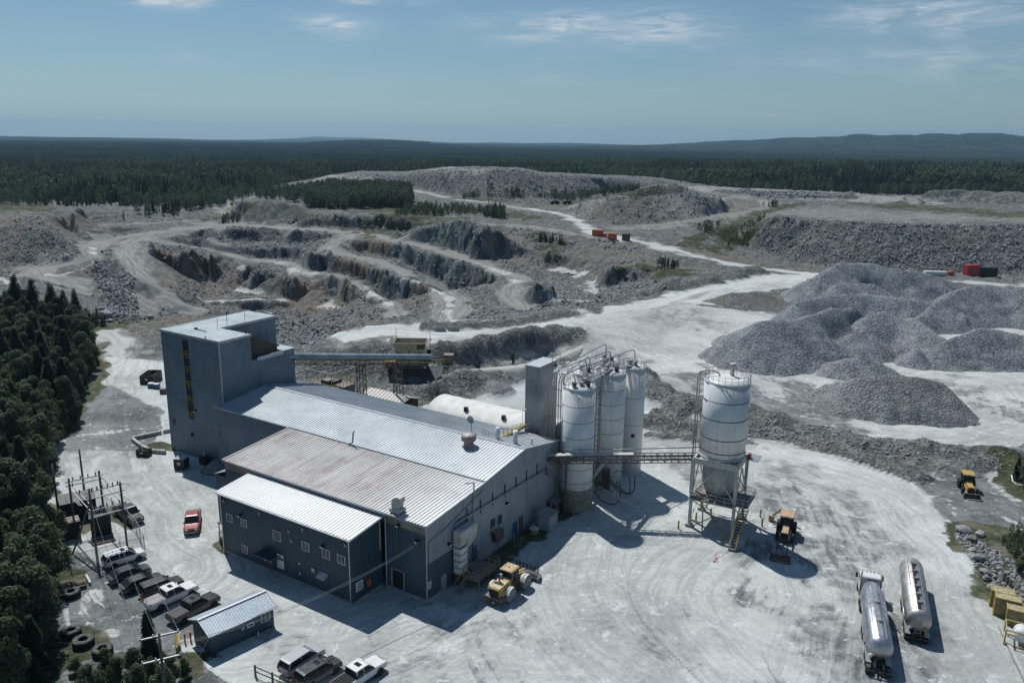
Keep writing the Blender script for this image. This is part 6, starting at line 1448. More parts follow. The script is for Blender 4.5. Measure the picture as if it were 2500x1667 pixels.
for z_ in (1.7, 2.05, 2.4): MB().box(-6.985, -6.975, -4.8, -3.9, z_, z_ + .13).build('text_line', M_BLACKM, sg)
put(MB().box(-7.05, -6.8, -3.05, -2.5, 1.4, 2.4), 'fire_hose_box', M_ORANGE, of, OU, OV)
# ---- side porches on the office's west end ---------------------------------------
def porch(label, u0, u1, v0, v1, z0, z1, steps):
    r = place('porch', (u0 + u1) / 2, (v0 + v1) / 2, label, 'porch'); a, b = (u0 + u1) / 2, (v0 + v1) / 2
    w = MB(); w.add([(u0, v0, z0), (u1, v0, z1), (u1, v1, z1), (u0, v1, z0), (u0, v0, z0 + .14), (u1, v0, z1 + .14), (u1, v1, z1 + .14), (u0, v1, z0 + .14)], [(3, 2, 1, 0), (4, 5, 6, 7), (0, 1, 5, 4), (1, 2, 6, 5), (2, 3, 7, 6), (3, 0, 4, 7)])
    put(w, 'roof', plain('porch_shingles', (.10, .085, .08), .8, 0, .3), r, a, b)
    for vv in (v0 + .15, v1 - .15): put(MB().bar((u0 + .15, vv, 0), (u0 + .15, vv, z0), .12), 'post', M_BLACKM if not steps else M_CREAM, r, a, b)
    if steps:
        put(MB().box(u0 + .1, u1, v0, v1, .0, .75), 'deck', M_WOOD, r, a, b)
        w = MB(); n = 8
        for i in range(n + 1): q = v0 + (v1 - v0) * i / n; w.bar((u0 + .15, q, .75), (u0 + .15, q, 1.7), .05)
        w.bar((u0 + .15, v0, 1.7), (u0 + .15, v1, 1.7), .08); w.bar((u0 + .15, v0, 1.7), (u1, v0, 1.7), .08)
        for i in range(4): q = u0 + (u1 - u0) * (i + .5) / 4; w.bar((q, v0 + .02, .75), (q, v0 + .02, 1.7), .05)
        put(w, 'railing', M_CREAM, r, a, b)
    return r
porch("low porch with cream posts and railing at the office's left end", -33.6, -30.8, -4.2, -.9, 2.9, 3.3, True)
porch("taller dark-posted lean-to beside the mill hall's west wall", -39.6, -36.6, 3.4, 7.2, 4.3, 4.9, False)
an = place('annex', -37.9, 1.6, "narrow grey lean-to annex between the porches", 'annex')
w = MB(); w.box(-39.0, -36.55, .2, 3.0, 0, 7.4); put(w, 'walls', M_TEAL, an, -37.9, 1.6); w = MB(); w.add([(-39.2, 0, 7.4), (-36.5, 0, 8.4), (-36.5, 3.2, 8.4), (-39.2, 3.2, 7.4), (-39.2, 0, 7.5), (-36.5, 0, 8.5), (-36.5, 3.2, 8.5), (-39.2, 3.2, 7.5)], [(3, 2, 1, 0), (4, 5, 6, 7), (0, 1, 5, 4), (1, 2, 6, 5), (2, 3, 7, 6), (3, 0, 4, 7)]); put(w, 'roof', M_STEEL, an, -37.9, 1.6)

# ---- tower block -------------------------------------------------------------------
tw = place('tower_building', -62, 18, "tall blue-clad tower block with an open stair slot", 'building'); TU, TVv = -62, 18; ZT = 22.25
w = MB(); V0 = 13.9
wallS(w, -69.6, -63.75, V0, 0, ZT); wallS(w, -62.15, -54.0, V0, 0, ZT); wallS(w, -63.75, -62.15, V0, 0, 7.1); wallS(w, -63.75, -62.15, V0, 21.35, ZT)
wallW(w, -69.6, V0, 33, 0, ZT); wallN(w, -69.6, -62, 33, 0, ZT); wallE(w, -62, 20.3, 33, 0, ZT); wallN(w, -62, -54, 20.3, 17.5, ZT); wallE(w, -54, V0, 20.3, 0, ZT); wallE(w, -54, 20.3, 30, 0, interp([(0, 17.6), (7, 17.6), (9.7, 17.9)])); wallN(w, -62, -54, 30, 0, 17.9)
put(w, 'cladding', M_TEALB, tw, TU, TVv, fix=False)
w = MB(); w.box(-69.75, -53.85, 13.75, 20.4, ZT - .1, ZT + .06); w.box(-69.75, -61.9, 20.4, 33.1, ZT - .1, ZT + .06); put(w, 'roof', M_ROOFT, tw, TU, TVv)
w = MB(); w.box(-61.95, -53.9, 27.4, 30.1, 17.75, 17.92); w.box(-61.95, -54.3, 20.45, 27.4, 17.2, 17.35); put(w, 'lower_roof', M_ROOFN, tw, TU, TVv)
w = MB(); w.box(-69.8, -53.8, 13.7, 13.78, ZT - .3, ZT + .12); w.box(-53.86, -53.78, 13.78, 20.4, ZT - .3, ZT + .12); w.box(-61.94, -61.86, 20.4, 33.1, ZT - .3, ZT + .12); w.box(-69.82, -69.74, 13.78, 33.1, ZT - .3, ZT + .12); w.box(-54.02, -53.9, 21.5, 27.4, 17.3, 17.95); w.box(-54.1, -53.95, 13.76, 13.92, 0, ZT - .3); put(w, 'edge_flashing', M_TRIM, tw, TU, TVv)
w = MB(); wallE(w, -55.3, 20.45, 27.2, 17.3, interp([(0, 21.6), (6.75, 18.6)])); wallN(w, -61.5, -55.3, 27.2, 17.3, 18.6); put(w, 'penthouse', plain('brown_cladding', (.085, .07, .06), .7, .1, .3), tw, TU, TVv, fix=False)
w = MB(); w.bar((-55.25, 20.45, 21.75), (-55.25, 27.5, 18.65), .3, .35); w.add([(-61.6, 20.45, 21.8), (-55.2, 20.45, 21.8), (-55.2, 27.4, 18.75), (-61.6, 27.4, 18.75)], [(0, 1, 2, 3)]); put(w, 'penthouse_roof', M_RUST, tw, TU, TVv)
w = MB(); w.box(-63.75, -62.15, 13.95, 17.2, 7.1, 21.35); put(w, 'slot_shade_fill', M_DARK, tw, TU, TVv)  # solid block filling the slot, its shade painted as near-black
for z_ in (18.2, 15.5, 12.8, 10.1, 7.15):
    f = put(MB().box(-63.74, -62.16, 13.86, 14.4, z_ - .12, z_), 'landing', M_RUST, tw, TU, TVv); w = MB()
    for q in (-63.7, -62.95, -62.2): w.bar((q, 13.84, z_), (q, 13.84, z_ + 1.15), .08)
    for h in (.6, 1.12): w.bar((-63.74, 13.84, z_ + h), (-62.16, 13.84, z_ + h), .08)
    w.build('railing', M_YEL, f)
put(MB().box(-68.5, -67.65, 13.82, 13.88, 5.2, 6.05), 'hatch', M_RUST, tw, TU, TVv); put(MB().box(-63.5, -62.7, 13.82, 13.88, 3.75, 4.45), 'hatch', M_DARK, tw, TU, TVv); put(MB().box(-63.5, -62.85, 13.82, 13.88, 2.9, 3.5), 'hatch', M_TEALB, tw, TU, TVv)
lamp(tw, -61.5, 13.87, 8.75, TU, TVv)
for a, b, h in ((-61.7, 19.7, 2.0), (-63.4, 23.1, 2.6), (-62.1, 26.0, 2.0), (-55, 20.2, .6), (-57.5, 13.95, .5)):
    put(MB().tube([(a, b, ZT), (a, b, ZT + h)], .05 if h > .7 else .09, 6), 'roof_antenna', M_WHITE if h == 2.0 else M_BLACKM, tw, TU, TVv)
w = MB(); w.bar((-64.4, 17.4, ZT + .1), (-61.2, 17.0, ZT + .1), .15); w.box(-64.8, -64.3, 17.2, 17.6, ZT + .05, ZT + .35); put(w, 'roof_pipe', M_BLACKM, tw, TU, TVv)

# ---- slim dusty bucket-elevator tower ------------------------------------------------
el = place('elevator_tower', -5.85, 37, "slim tall grey elevator tower behind the mill, beside the white silos", 'tower')
w = MB(); wallS(w, -7.1, -4.6, 34.3, 0, 21.1, pitch=.28, depth=.025); wallE(w, -4.6, 34.3, 39.8, 0, 21.1, pitch=.28, depth=.025); wallW(w, -7.1, 34.3, 39.8, 0, 21.1); wallN(w, -7.1, -4.6, 39.8, 0, 21.1)
put(w, 'cladding', sheet_mat('dusty_cladding', (0.22, 0.255, 0.275), .6, .1, .15, dust=.35), el, -5.85, 37, fix=False)
put(MB().box(-7.2, -4.5, 34.2, 39.9, 21.1, 21.25), 'roof', M_ROOFN, el, -5.85, 37); put(MB().box(-4.58, -4.5, 38.4, 39.5, 17.2, 20.0), 'service_door', M_TRIM, el, -5.85, 37); lamp(el, -4.57, 39.1, 20.3, -5.85, 37, 'E')
w = MB(); q = [(-7.3, 33.9), (-7.3, 35.5)]
w.tube([(-7.35, 34.1, 11), (-7.35, 34.1, 13.6), (-7.1, 34.1, 14), (-6.4, 34.1, 14)], .04, 5); put(w, 'handrail', M_STEEL, el, -5.85, 37)

# ---- fabric dome ------------------------------------------------------------------------
dm = place('fabric_dome', -18, 41.5, "long white fabric dome with ribs behind the mill hall", 'dome building')
def fabric():
    m = new_mat('white_fabric'); t = NT(m); p = t.obj(); c = t.mix(t.map(t.noise(p, .5, 4, .6), .3, .7), (.62, .62, .59), (.76, .76, .73)); return t.out(c, .6, 0, t.bump(t.noise(p, .6, 3), .3, .15), .3)
M_FAB = fabric(); w = MB(); n = 24; us = []
for k in range(10):
    u_a = -29.5 + k * 2.55
    for j in range(4): us.append((u_a + 2.55 * j / 4, 1 - .010 * math.sin(math.pi * j / 4)))
b = 0
for (u_, s) in us:
    for i in range(n + 1): a = math.pi * i / n; w.v.append((u_, 41.6 - 7.2 * math.cos(a) * s, 10.2 * (max(0, math.sin(a)) ** .8) * s))
for i in range(len(us) - 1):
    for j in range(n): q = i * (n + 1) + j; w.f.append([q, q + 1, q + n + 2, q + n + 1]); w.sm.append(True)
put(w, 'membrane', M_FAB, dm, -18, 41.5)
w = MB(); w.v = [(-29.5, 41.6 - 7.2 * math.cos(math.pi * i / n), 10.2 * (max(0, math.sin(math.pi * i / n)) ** .8)) for i in range(n + 1)]; w.f = [list(range(n + 1))]; w.sm = [False]; put(w, 'end_wall', M_FAB, dm, -18, 41.5)
for u_ in (-21.8, -14.0): put(MB().box(u_ - .3, u_ + .3, 38.6, 39.2, 9.2, 10.2), 'vent', M_RUST, dm, -18, 41.5)
# ---- strip-roofed shed and control cabin by the conveyor ------------------------------------
gs = place('strip_roof_shed', -48, 50.5, "low open shed with alternating white and rusty roof strips behind the mill", 'shed')
def strip_mat():
    m = new_mat('striped_roof'); t = NT(m); x = t.sepx(t.obj()); f = t.math('FRACT', t.math('MULTIPLY', x[0], 1.15)); return t.out(t.mix(t.map(f, .45, .55), (.62, .62, .6), (.26, .22, .19)), .6)
w = MB(); w.add([(-54.5, 48.2, 4.2), (-43.5, 47.6, 4.0), (-43.5, 50.2, 4.8), (-54.5, 50.4, 5.0)], [(0, 1, 2, 3)]); w.add([(-54.5, 50.4, 5.0), (-43.5, 50.2, 4.8), (-43.5, 53, 3.9), (-54.5, 53, 4.0)], [(0, 1, 2, 3)]); put(w, 'roof', strip_mat(), gs, -48, 50.5)
w = MB()
for a, b in ((-54.2, 48.4), (-43.8, 47.8), (-54.2, 52.8), (-43.8, 52.8)): w.bar((a, b, 0), (a, b, 4), .2)
put(w, 'posts', M_RUST, gs, -48, 50.5); put(MB().box(-54.2, -43.9, 52.7, 52.85, 0, 3.7), 'back_wall', M_RUST, gs, -48, 50.5)
cb = place('transfer_cabin', -57.5, 43, "dark corrugated transfer house with yellow-railed deck under the conveyor", 'building')
w = MB(); A0, A1, B0, B1, ZC = -62.0, -55.0, 40.0, 46.5, 6.6
wallS(w, A0, A1, B0, 0, ZC); wallE(w, A1, B0, B1, 0, ZC); wallW(w, A0, B0, B1, 0, ZC); wallN(w, A0, A1, B1, 0, ZC); put(w, 'walls', M_TEAL, cb, -57.5, 43, fix=False); put(MB().box(A0 - .2, A1 + .2, B0 - .2, B1 + .2, ZC, ZC + .15), 'deck', M_RUST, cb, -57.5, 43)
w = MB(); R = [(A0, B0), (A1, B0), (A1, B1), (A0, B1), (A0, B0)]
for a, b in zip(R[:-1], R[1:]):
    a = Vector((*a, ZC)); b = Vector((*b, ZC))
    for h in (.6, 1.2): w.bar(a + Vector((0, 0, h)), b + Vector((0, 0, h)), .07)
    for i in range(6): q = a.lerp(b, i / 6); w.bar(q, q + Vector((0, 0, 1.2)), .06)
put(w, 'railing', M_YEL, cb, -57.5, 43)
w = MB()
for a in R[:4]: w.bar((*a, ZC), (*a, ZC + 3.6), .12)
for a, b in zip(R[:-1], R[1:]): w.bar((*a, ZC + 3.6), (*b, ZC + 3.6), .12)
put(w, 'hoist_frame', M_STEEL, cb, -57.5, 43); w = MB(); w.tube([(A0 + 3, B0 + 3, ZC + .2), (A1 - .5, B0 + 3, ZC + 1.4)], .45, 8); w.box(A0 + 2, A0 + 4, B0 + 2, B0 + 4, ZC + .15, ZC + 1.2); put(w, 'machinery', M_RUST, cb, -57.5, 43)

# ================================================================ SILOS
def silo_mat(name, base, chips=0.0):
    m = new_mat(name); t = NT(m); p = t.obj(); x, y, z = t.sepx(p)
    a = t.math('ARCTAN2', y, x); st = t.noise(t.comb(t.math('MULTIPLY', a, 5.0), t.math('MULTIPLY', z, .12)), 1.2, 5, .7); pt = t.noise(p, .4, 4, .6); fn = t.noise(p, 2.2, 5, .7)
    c = t.mix(t.map(t.math('ADD', t.math('MULTIPLY', st, .5), t.math('MULTIPLY', pt, .5)), .35, .65), tuple(v * .82 for v in base), tuple(min(.8, v * 1.08) for v in base))
    if chips:
        cf = t.map(t.math('ADD', t.noise(t.scale(p, (1, 1, .45)), .9, 6, .75), 0), .64, .67); c = t.mix(t.math('MULTIPLY', cf, chips), c, (.16, .13, .11))
        sl = t.math('FRACT', t.math('MULTIPLY', a, 12 / 6.2832)); c = t.mix(t.math('MULTIPLY', t.map(sl, .035, .0), .6), c, (.22, .19, .17))
    return t.out(c, .55, 0, t.bump(fn, .2, .03), .4)
M_SILO = silo_mat('silo_paint', (.74, .77, .74)); M_TANK = silo_mat('tank_paint', (.74, .78, .79), .8)
def ring_rail(mb, cx, cy, z, r, h=1.1, n=14, a0=0, a1=6.2832):
    P_ = []
    full = abs(a1 - a0) > 6.2
    for i in range(n + (0 if full else 1)):
        a = a0 + (a1 - a0) * i / n; q = (cx + r * math.cos(a), cy + r * math.sin(a), z); P_.append(q); mb.bar(q, (q[0], q[1], z + h), .05)
    for hh in (h * .5, h): mb.tube([(p[0], p[1], z + hh) for p in P_], .028, 4, closed=full)
def silo(label, c, r, h, rings, z0=0.0, skirt=None, mat=None, group='cluster of white silos', rail=(0, 6.2832)):
    s = empty('silo', (c[0], c[1], z0), 0, label, 'silo', group)
    MB().lathe([(r, 0), (r, h - z0)], 48).build('shell', mat or M_SILO, s)
    MB().lathe([(r + .06, h - z0), (r + .06, h - z0 + .12), (r * .6, h - z0 + .35), (.3, h - z0 + .5)], 48).build('top', M_WHITE, s)
    for z in rings: MB().lathe([(r + .012, z - z0 - .045), (r + .035, z - z0 - .035), (r + .035, z - z0 + .035), (r + .012, z - z0 + .045)], 48, caps=False).build('seam', plain('dark_seam', (.20, .21, .21), .7) if not bpy.data.materials.get('dark_seam') else bpy.data.materials['dark_seam'], s)  # raised seam rings in one even dark grey
    if skirt: MB().lathe([(r + .12, 0), (r + .12, skirt - .3), (r + .32, skirt - .15), (r + .32, skirt + .1), (r + .02, skirt + .2)], 48, caps=False).build('base_skirt', plain('mossy_concrete', (.25, .26, .22), .85, 0, .35), s)
    w = MB(); ring_rail(w, 0, 0, h - z0 + .1, r - .03, 1.1, 16, *rail); w.build('guard_rail', M_STEEL, s)
    return s
cA = np.array([10.25, 115.0]); cB = np.array([16.1, 125.0]); cC = np.array([20.6, 129.0]); cD = G(1483, 883, 19)[:2] + np.array([0, 0]); cE = G(1431, 907, 19.4)[:2]
sA = silo("front white silo nearest the mill, its top crowded with pipes", cA, 2.52, 19.4, [16.8, 14.3, 11.8, 9.3, 6.8, 4.6], skirt=3.3)
sB = silo("second white silo, right behind the front one", cB, 2.62, 18.8, [16.3, 13.9, 11.4, 9.0, 6.5, 4.0])
sC = silo("slender rearmost right white silo with two seams and a railed top", cC, 1.98, 18.6, [13.6, 8.8])
sD = silo("far silo with a railed white top at the back of the cluster", cD, 2.1, 19.0, [15, 11])
sE = silo("left rear silo hidden behind the front one's pipework", cE, 2.35, 19.2, [16, 13])
put_l = lambda c: (c[0], c[1])
MB().box(-.3, .3, -2.04, -1.97, 6.8, 7.4).build('hatch', M_BLACKM, sC)
for s_, pts in ((sA, [(-.9, -1.4), (.8, .4), (.2, -.9), (1.2, -1.0)]), (sB, [(.9, -.6), (-.5, .4), (-.9, -1.2)]), (sC, [(-.7, .1), (.1, -.5)]), (sD, [(.6, -.5), (-.6, .2)]), (sE, [(.3, -.8), (-.8, .3)])):
    hh = {sA: 19.4, sB: 18.8, sC: 18.6, sD: 19.0, sE: 19.2}[s_]
    for i, (a, b) in enumerate(pts):
        k = MB(); k.lathe([(.32, hh + .1), (.32, hh + .75 + .2 * (i % 2)), (.4, hh + .78 + .2 * (i % 2)), (.4, hh + 1.0 + .2 * (i % 2))], 10, (a, b, 0)); k.build('filter_unit', M_BLACKM if i % 3 == 0 else M_STEEL, s_)
# ladder with cage on the front silo's right side
lad = MB(); ax, ay = 2.66, .35
for s in (-.22, .22): lad.bar((ax, ay + s, .5), (ax, ay + s, 20.3), .05)
for k in range(48): lad.bar((ax, ay - .22, .8 + k * .4), (ax, ay + .22, .8 + k * .4), .03)
for k in range(20):
    z = 3 + k * .85; lad.tube([(ax, ay - .22, z), (ax + .35, ay - .4, z), (ax + .72, ay, z), (ax + .35, ay + .4, z), (ax, ay + .22, z)], .022, 4)
for q in ((.7, 0), (.4, .36), (.4, -.36)): lad.bar((ax + q[0], ay + q[1], 3), (ax + q[0], ay + q[1], 19.3), .03)
lad.build('caged_ladder', M_BLACKM, sA)
# bridges between tops
wk = empty('silo_walkway', (cA[0], cA[1], 19.6), 0, "grated walkway and railings linking the silo tops", 'walkway')
w = MB()
def walk(a, b, z, mb, wd=.8):
    a = Vector((a[0] - cA[0], a[1] - cA[1], z - 19.6)); b = Vector((b[0] - cA[0], b[1] - cA[1], z - 19.6)); d = (b - a).normalized(); s = Vector((-d.y, d.x, 0)) * wd / 2; mb.bar(a, b, wd, .08)
    for q in (s, -s):
        for h in (.55, 1.1): mb.bar(a + q + Vector((0, 0, h)), b + q + Vector((0, 0, h)), .05)
        n = max(2, int((b - a).length / 1.2))
        for i in range(n + 1): p = a.lerp(b, i / n) + q; mb.bar(p, p + Vector((0, 0, 1.1)), .05)
walk(cA, cE, 19.9, w); walk(cE, cD, 19.7, w); walk(cA + np.array([1, 1]), cB, 19.5, w); walk(cB, cC, 19.1, w); w.build('decks', M_STEEL, wk)
# filling pipes: a bundle climbing beside the elevator tower and bending over the tops
fp = empty('filling_pipes', (7.2, 116.8, 0), 0, "bundle of pale filling pipes rising beside the elevator tower and arching over the silos", 'pipes')
tops = [cA + np.array([-.6, .6]), cE, cD + np.array([-.3, 0]), cB + np.array([0, .5]), cC + np.array([0, 0]), cA + np.array([.5, -.4]), cE + np.array([.6, .6])]
for i, tp in enumerate(tops):
    bx_, by_ = -1.3 + .33 * i, .9 - .42 * i; X0, Y0 = 7.2 + bx_, 116.8 + by_; zt = 20.8 + .28 * (i % 4); hh = 19.5
    dx, dy = tp[0] - X0, tp[1] - Y0; ln = math.hypot(dx, dy); ex, ey = dx / ln, dy / ln
    pts = [(bx_, by_, 1.0 + .2 * i), (bx_, by_, zt - 1.3), (bx_ + ex * .15, by_ + ey * .15, zt - .6), (bx_ + ex * .5, by_ + ey * .5, zt - .15), (bx_ + ex * 1.1, by_ + ey * 1.1, zt)]
    lz = zt + .05 * ln; pts += [(bx_ + dx * .5, by_ + dy * .5, (zt + lz) / 2), (bx_ + dx - ex * .9, by_ + dy - ey * .9, lz), (bx_ + dx - ex * .3, by_ + dy - ey * .3, lz - .2), (bx_ + dx, by_ + dy, lz - .8), (bx_ + dx, by_ + dy, hh)]
    MB().tube(pts, .085, 8).build('pipe', M_STEEL, fp)
w = MB()
for z in (4, 7, 10, 13, 16, 18.5): w.bar((-1.5, 1.2, z), (1.0, -1.9, z), .1)
w.bar((-1.5, 1.2, 0), (-1.5, 1.2, 19), .12); w.bar((1.0, -1.9, 0), (1.0, -1.9, 19), .12); w.build('pipe_rack', M_STEEL, fp)
w = MB(); w.bar((-.9, 2.8, 19.5), (-.9, 2.8, 23.2), .08); w.bar((.3, 2.8, 19.5), (.3, 2.8, 23.2), .08)
for k in range(7): w.bar((-.9, 2.8, 20 + k * .5), (.3, 2.8, 20 + k * .5), .04)
w.build('ladder_head', M_STEEL, fp)
# loading arm, hoses and pipework between the silos
lp = empty('loading_pipework', (16.6, 119.5, 0), 0, "tangle of slanting chute, valves and black hoses between the silos", 'pipework')
w = MB(); w.tube([(-4.6, -3.0, 2.6), (-1.2, 1.6, 4.9)], .3, 10); w.tube([(-2.6, -2.8, 2.4), (1.9, -5.5, .8), (2.6, -6, .5)], .17, 8); w.build('screw_chute', M_CREAM, lp)
for k, pts in enumerate(([(-1.5, 0, 3.5), (0, -1.2, 1.8), (1.8, -1.6, .7), (3.4, -.2, .6), (3.8, 2.0, 2.2)], [(-1, .2, 3), (.8, -.8, 1.4), (2.4, -1, .5), (2.9, .6, 1.0), (2.9, 2, 2)], [(-3.6, -2.6, 2.2), (-2.4, -4, .8), (-.6, -4.6, .3), (.6, -3.6, .6), (1.0, -2, 2.0)])):
    sp = []
    for i in range(len(pts) - 1):
        for j in range(5): a = Vector(pts[max(i - 1, 0)]); b = Vector(pts[i]); c = Vector(pts[i + 1]); d = Vector(pts[min(i + 2, len(pts) - 1)]); t_ = j / 5; sp.append(.5 * ((2 * b) + (-a + c) * t_ + (2 * a - 5 * b + 4 * c - d) * t_ * t_ + (-a + 3 * b - 3 * c + d) * t_ ** 3))
    sp.append(Vector(pts[-1])); MB().tube(sp, .09, 7).build('hose', M_RUBBER, lp)
w = MB(); rr = random.Random(4)
for k in range(16):
    a = Vector((rr.uniform(-3, 1.2), rr.uniform(-2, 2.5), rr.uniform(.5, 4.2))); b = a + Vector((rr.uniform(-1, 1), rr.uniform(-1, 1), rr.uniform(-1.2, 1.2))); w.bar(a, b, .12)
w.box(-1.5, -.4, 1, 2, .2, 3.6); w.box(-2.6, -1.8, -.6, .3, 1.4, 2.3); w.build('valve_station', M_RUST, lp); MB().bar((-4.7, -3.3, 0), (-4.7, -3.3, 2.6), .25).build('support_post', M_BLACKM, lp)

# ---- elevated tank on its frame ------------------------------------------------------------
TC = np.array([31.0, 109.9]); TA = math.radians(-29)
tk = empty('elevated_tank', (TC[0], TC[1], 0), TA, "large white elevated storage tank with peeling patches on a steel frame", 'storage tank')
MB().lathe([(3.25, 11.15), (3.25, 22.2)], 56).build('shell', M_TANK, tk)
MB().lathe([(3.3, 22.2), (3.3, 22.3), (2.0, 22.55), (.4, 22.75)], 56).build('top', M_WHITE, tk)
for z in (12.0, 14.0, 16.9, 19.6): MB().lathe([(3.262, z - .05), (3.30, z - .04), (3.30, z + .04), (3.262, z + .05)], 56, caps=False).build('seam', M_BLACKM, tk)
MB().lathe([(3.26, 10.85), (3.36, 10.85), (3.36, 11.2), (3.26, 11.2)], 56, caps=False).build('base_ring', M_CREAM, tk)
MB().lathe([(.8, 3.9), (2.1, 5.4), (2.45, 6.6), (2.6, 10.9)], 24).build('hopper', M_CREAM, tk)
w = MB(); ring_rail(w, 0, 0, 22.3, 3.2, 1.1, 22); w.build('guard_rail', M_STEEL, tk)
MB().lathe([(.32, 22.6), (.32, 24.0), (.42, 24.05), (.42, 24.5)], 14, (.3, 1.2, 0)).build('filter_stack', M_CREAM, tk)
w = MB(); w.tube([(-4.1, -.6, 4.0), (-4.1, -.6, 22.2), (-3.9, -.5, 23.0), (-3.3, -.3, 23.35), (-2.2, 0, 23.3), (-1.4, .1, 23.1), (-1.1, .1, 22.6)], .11, 8); w.tube([(-4.0, .2, 9.5), (-4.0, .2, 22.6), (-3.3, .3, 23.2), (-2.6, .3, 22.9)], .07, 8); w.build('filling_pipe', M_STEEL, tk)
w = MB()
for s in (-.2, .2): w.bar((-3.6, 1.4 + s, 10), (-3.6, 1.4 + s, 23.2), .05)
for k in range(32): w.bar((-3.6, 1.2, 10.2 + k * .4), (-3.6, 1.6, 10.2 + k * .4), .03)
for k in range(13): z = 12 + k * .85; w.tube([(-3.6, 1.2, z), (-4.0, 1.05, z), (-4.3, 1.4, z), (-4.0, 1.75, z), (-3.6, 1.6, z)], .022, 4)
w.build('caged_ladder', M_STEEL, tk)
S = 3.15
for a in (-S, S):
    for b in (-S, S):
        lg = MB().box(a - .21, a + .21, b - .21, b + .21, 0, 10.65).build('leg', M_CREAM, tk); MB().box(a - .5, a + .5, b - .5, b + .5, 0, .45).build('pad', M_CONC, lg)
w = MB()
for z0, z1, e in ((9.95, 10.85, .24), (4.2, 4.75, .2)):
    for a, b in (((-S, -S), (S, -S)), ((S, -S), (S, S)), ((S, S), (-S, S)), ((-S, S), (-S, -S))): w.bar((*a, (z0 + z1) / 2), (*b, (z0 + z1) / 2), e * 1.2, z1 - z0)
w.build('ring_beam', M_CREAM, tk)
w = MB()
for a, b in (((-S, -S), (S, -S)), ((S, -S), (S, S)), ((S, S), (-S, S)), ((-S, S), (-S, -S))):
    m_ = ((a[0] + b[0]) / 2, (a[1] + b[1]) / 2); w.bar((*a, 5.0), (*m_, 9.4), .16); w.bar((*b, 5.0), (*m_, 9.4), .16)
    if a != (-S, -S): w.bar((*a, .5), (*b, 4.2), .14); w.bar((*b, .5), (*a, 4.2), .14)
w.build('bracing', M_CREAM, tk)
w = MB(); w.box(-S, S, -S - .9, S, 4.75, 4.83); w.box(S, S + 1.9, -S - .2, 1.5, 4.75, 4.83); w.build('platform', M_RUST, tk)
w = MB(); R = [(-S, S), (-S, -S - .9), (S, -S - .9), (S + .4, -S - .2), (S + 1.9, -S - .2), (S + 1.9, 1.5), (S, 1.5)]
for a, b in zip(R[:-1], R[1:]):
    a = Vector((*a, 4.83)); b = Vector((*b, 4.83))
    for h in (.55, 1.1): w.bar(a + Vector((0, 0, h)), b + Vector((0, 0, h)), .05)
    n = max(1, int((b - a).length / 1.1))
    for i in range(n + 1): q = a.lerp(b, i / n); w.bar(q, q + Vector((0, 0, 1.1)), .05)
w.build('platform_rail', M_CREAM, tk)
st = MB().bar((S + 1.2, -S - .3, 4.75), (S + .7, -S - 4.6, .1), .06, .3); st.bar((S + 2.1, -S - .3, 4.75), (S + 1.6, -S - 4.6, .1), .06, .3)
for o_ in (1.2, 2.1):
    st.bar((S + o_, -S - .3, 5.8), (S + o_ - .5, -S - 4.6, 1.1), .06)
    for k in range(5): q = k / 4; st.bar((S + o_ - .5 * q, -S - .3 - 4.3 * q, 4.75 - 4.65 * q), (S + o_ - .5 * q, -S - .3 - 4.3 * q, 5.8 - 4.7 * q), .05)
so = st.build('stair', M_YEL, tk)
for k in range(15): q = (k + .5) / 15; MB().box(S + 1.23 - .5 * q, S + 2.07 - .5 * q, -S - .45 - 4.3 * q, -S - .2 - 4.3 * q, 4.6 - 4.6 * q, 4.65 - 4.6 * q).build('tread', M_BLACKM, so)
w = MB().box(2.0, 5.0, 1.6, 4.2, 10.1, 10.2); w.build('canopy_sheet', M_STEEL, tk); MB().box(3.4, 3.75, 2.0, 2.8, 10.2, 10.9).build('gas_bottle', M_RED, tk)
for i, (x, y) in enumerate(((1656, 1240 + 50), (1699, 1270), (1714, 1245), (1725, 1240), (1735, 1280 - 20), (1800, 1272), (1765, 1318), (1825, 1325), (1860, 1285), (1856, 1262))):
    w_ = G(x, y, 0); o = empty('bollard', (w_[0], w_[1], 0), 0, "yellow pipe bollard at the foot of the elevated tank", 'bollard', 'bollards round the elevated tank'); MB().lathe([(.13, 0), (.13, 1.2), (.09, 1.3)], 10).build('post', M_YEL, o)

# ---- pipe bridge from the mill to the tank ---------------------------------------------------
P0 = L2W(.3, 29.4, 8.3); P1 = Vector((27.6, 109.3, 10.0)); P1 = Vector((*(TC + np.array([math.cos(TA) * -S - math.sin(TA) * -.5, math.sin(TA) * -S + math.cos(TA) * -.5])), 9.3))
pb = empty('pipe_bridge', tuple(P0), 0, "rusty lattice pipe bridge from the mill to the elevated tank", 'pipe bridge')
D = P1 - P0; ln = D.length; d = D.normalized(); s = d.cross(Vector((0, 0, 1))).normalized() * .5; up = Vector((0, 0, 1.15))
w = MB(); n = 22
for q in (s, -s):
    w.bar(q, q + D, .12); w.bar(q + up, q + up + D, .12)
    for i in range(n + 1): a = D * (i / n) + q; w.bar(a, a + up, .07)
    for i in range(n): a = D * (i / n) + q; b = D * ((i + 1) / n) + q; w.bar(a, b + up, .06) if i % 2 else w.bar(a + up, b, .06)
for i in range(n + 1): a = D * (i / n); w.bar(a + s, a - s, .07); w.bar(a + s + up, a - s + up, .07)
w.build('lattice', M_RUST, pb)
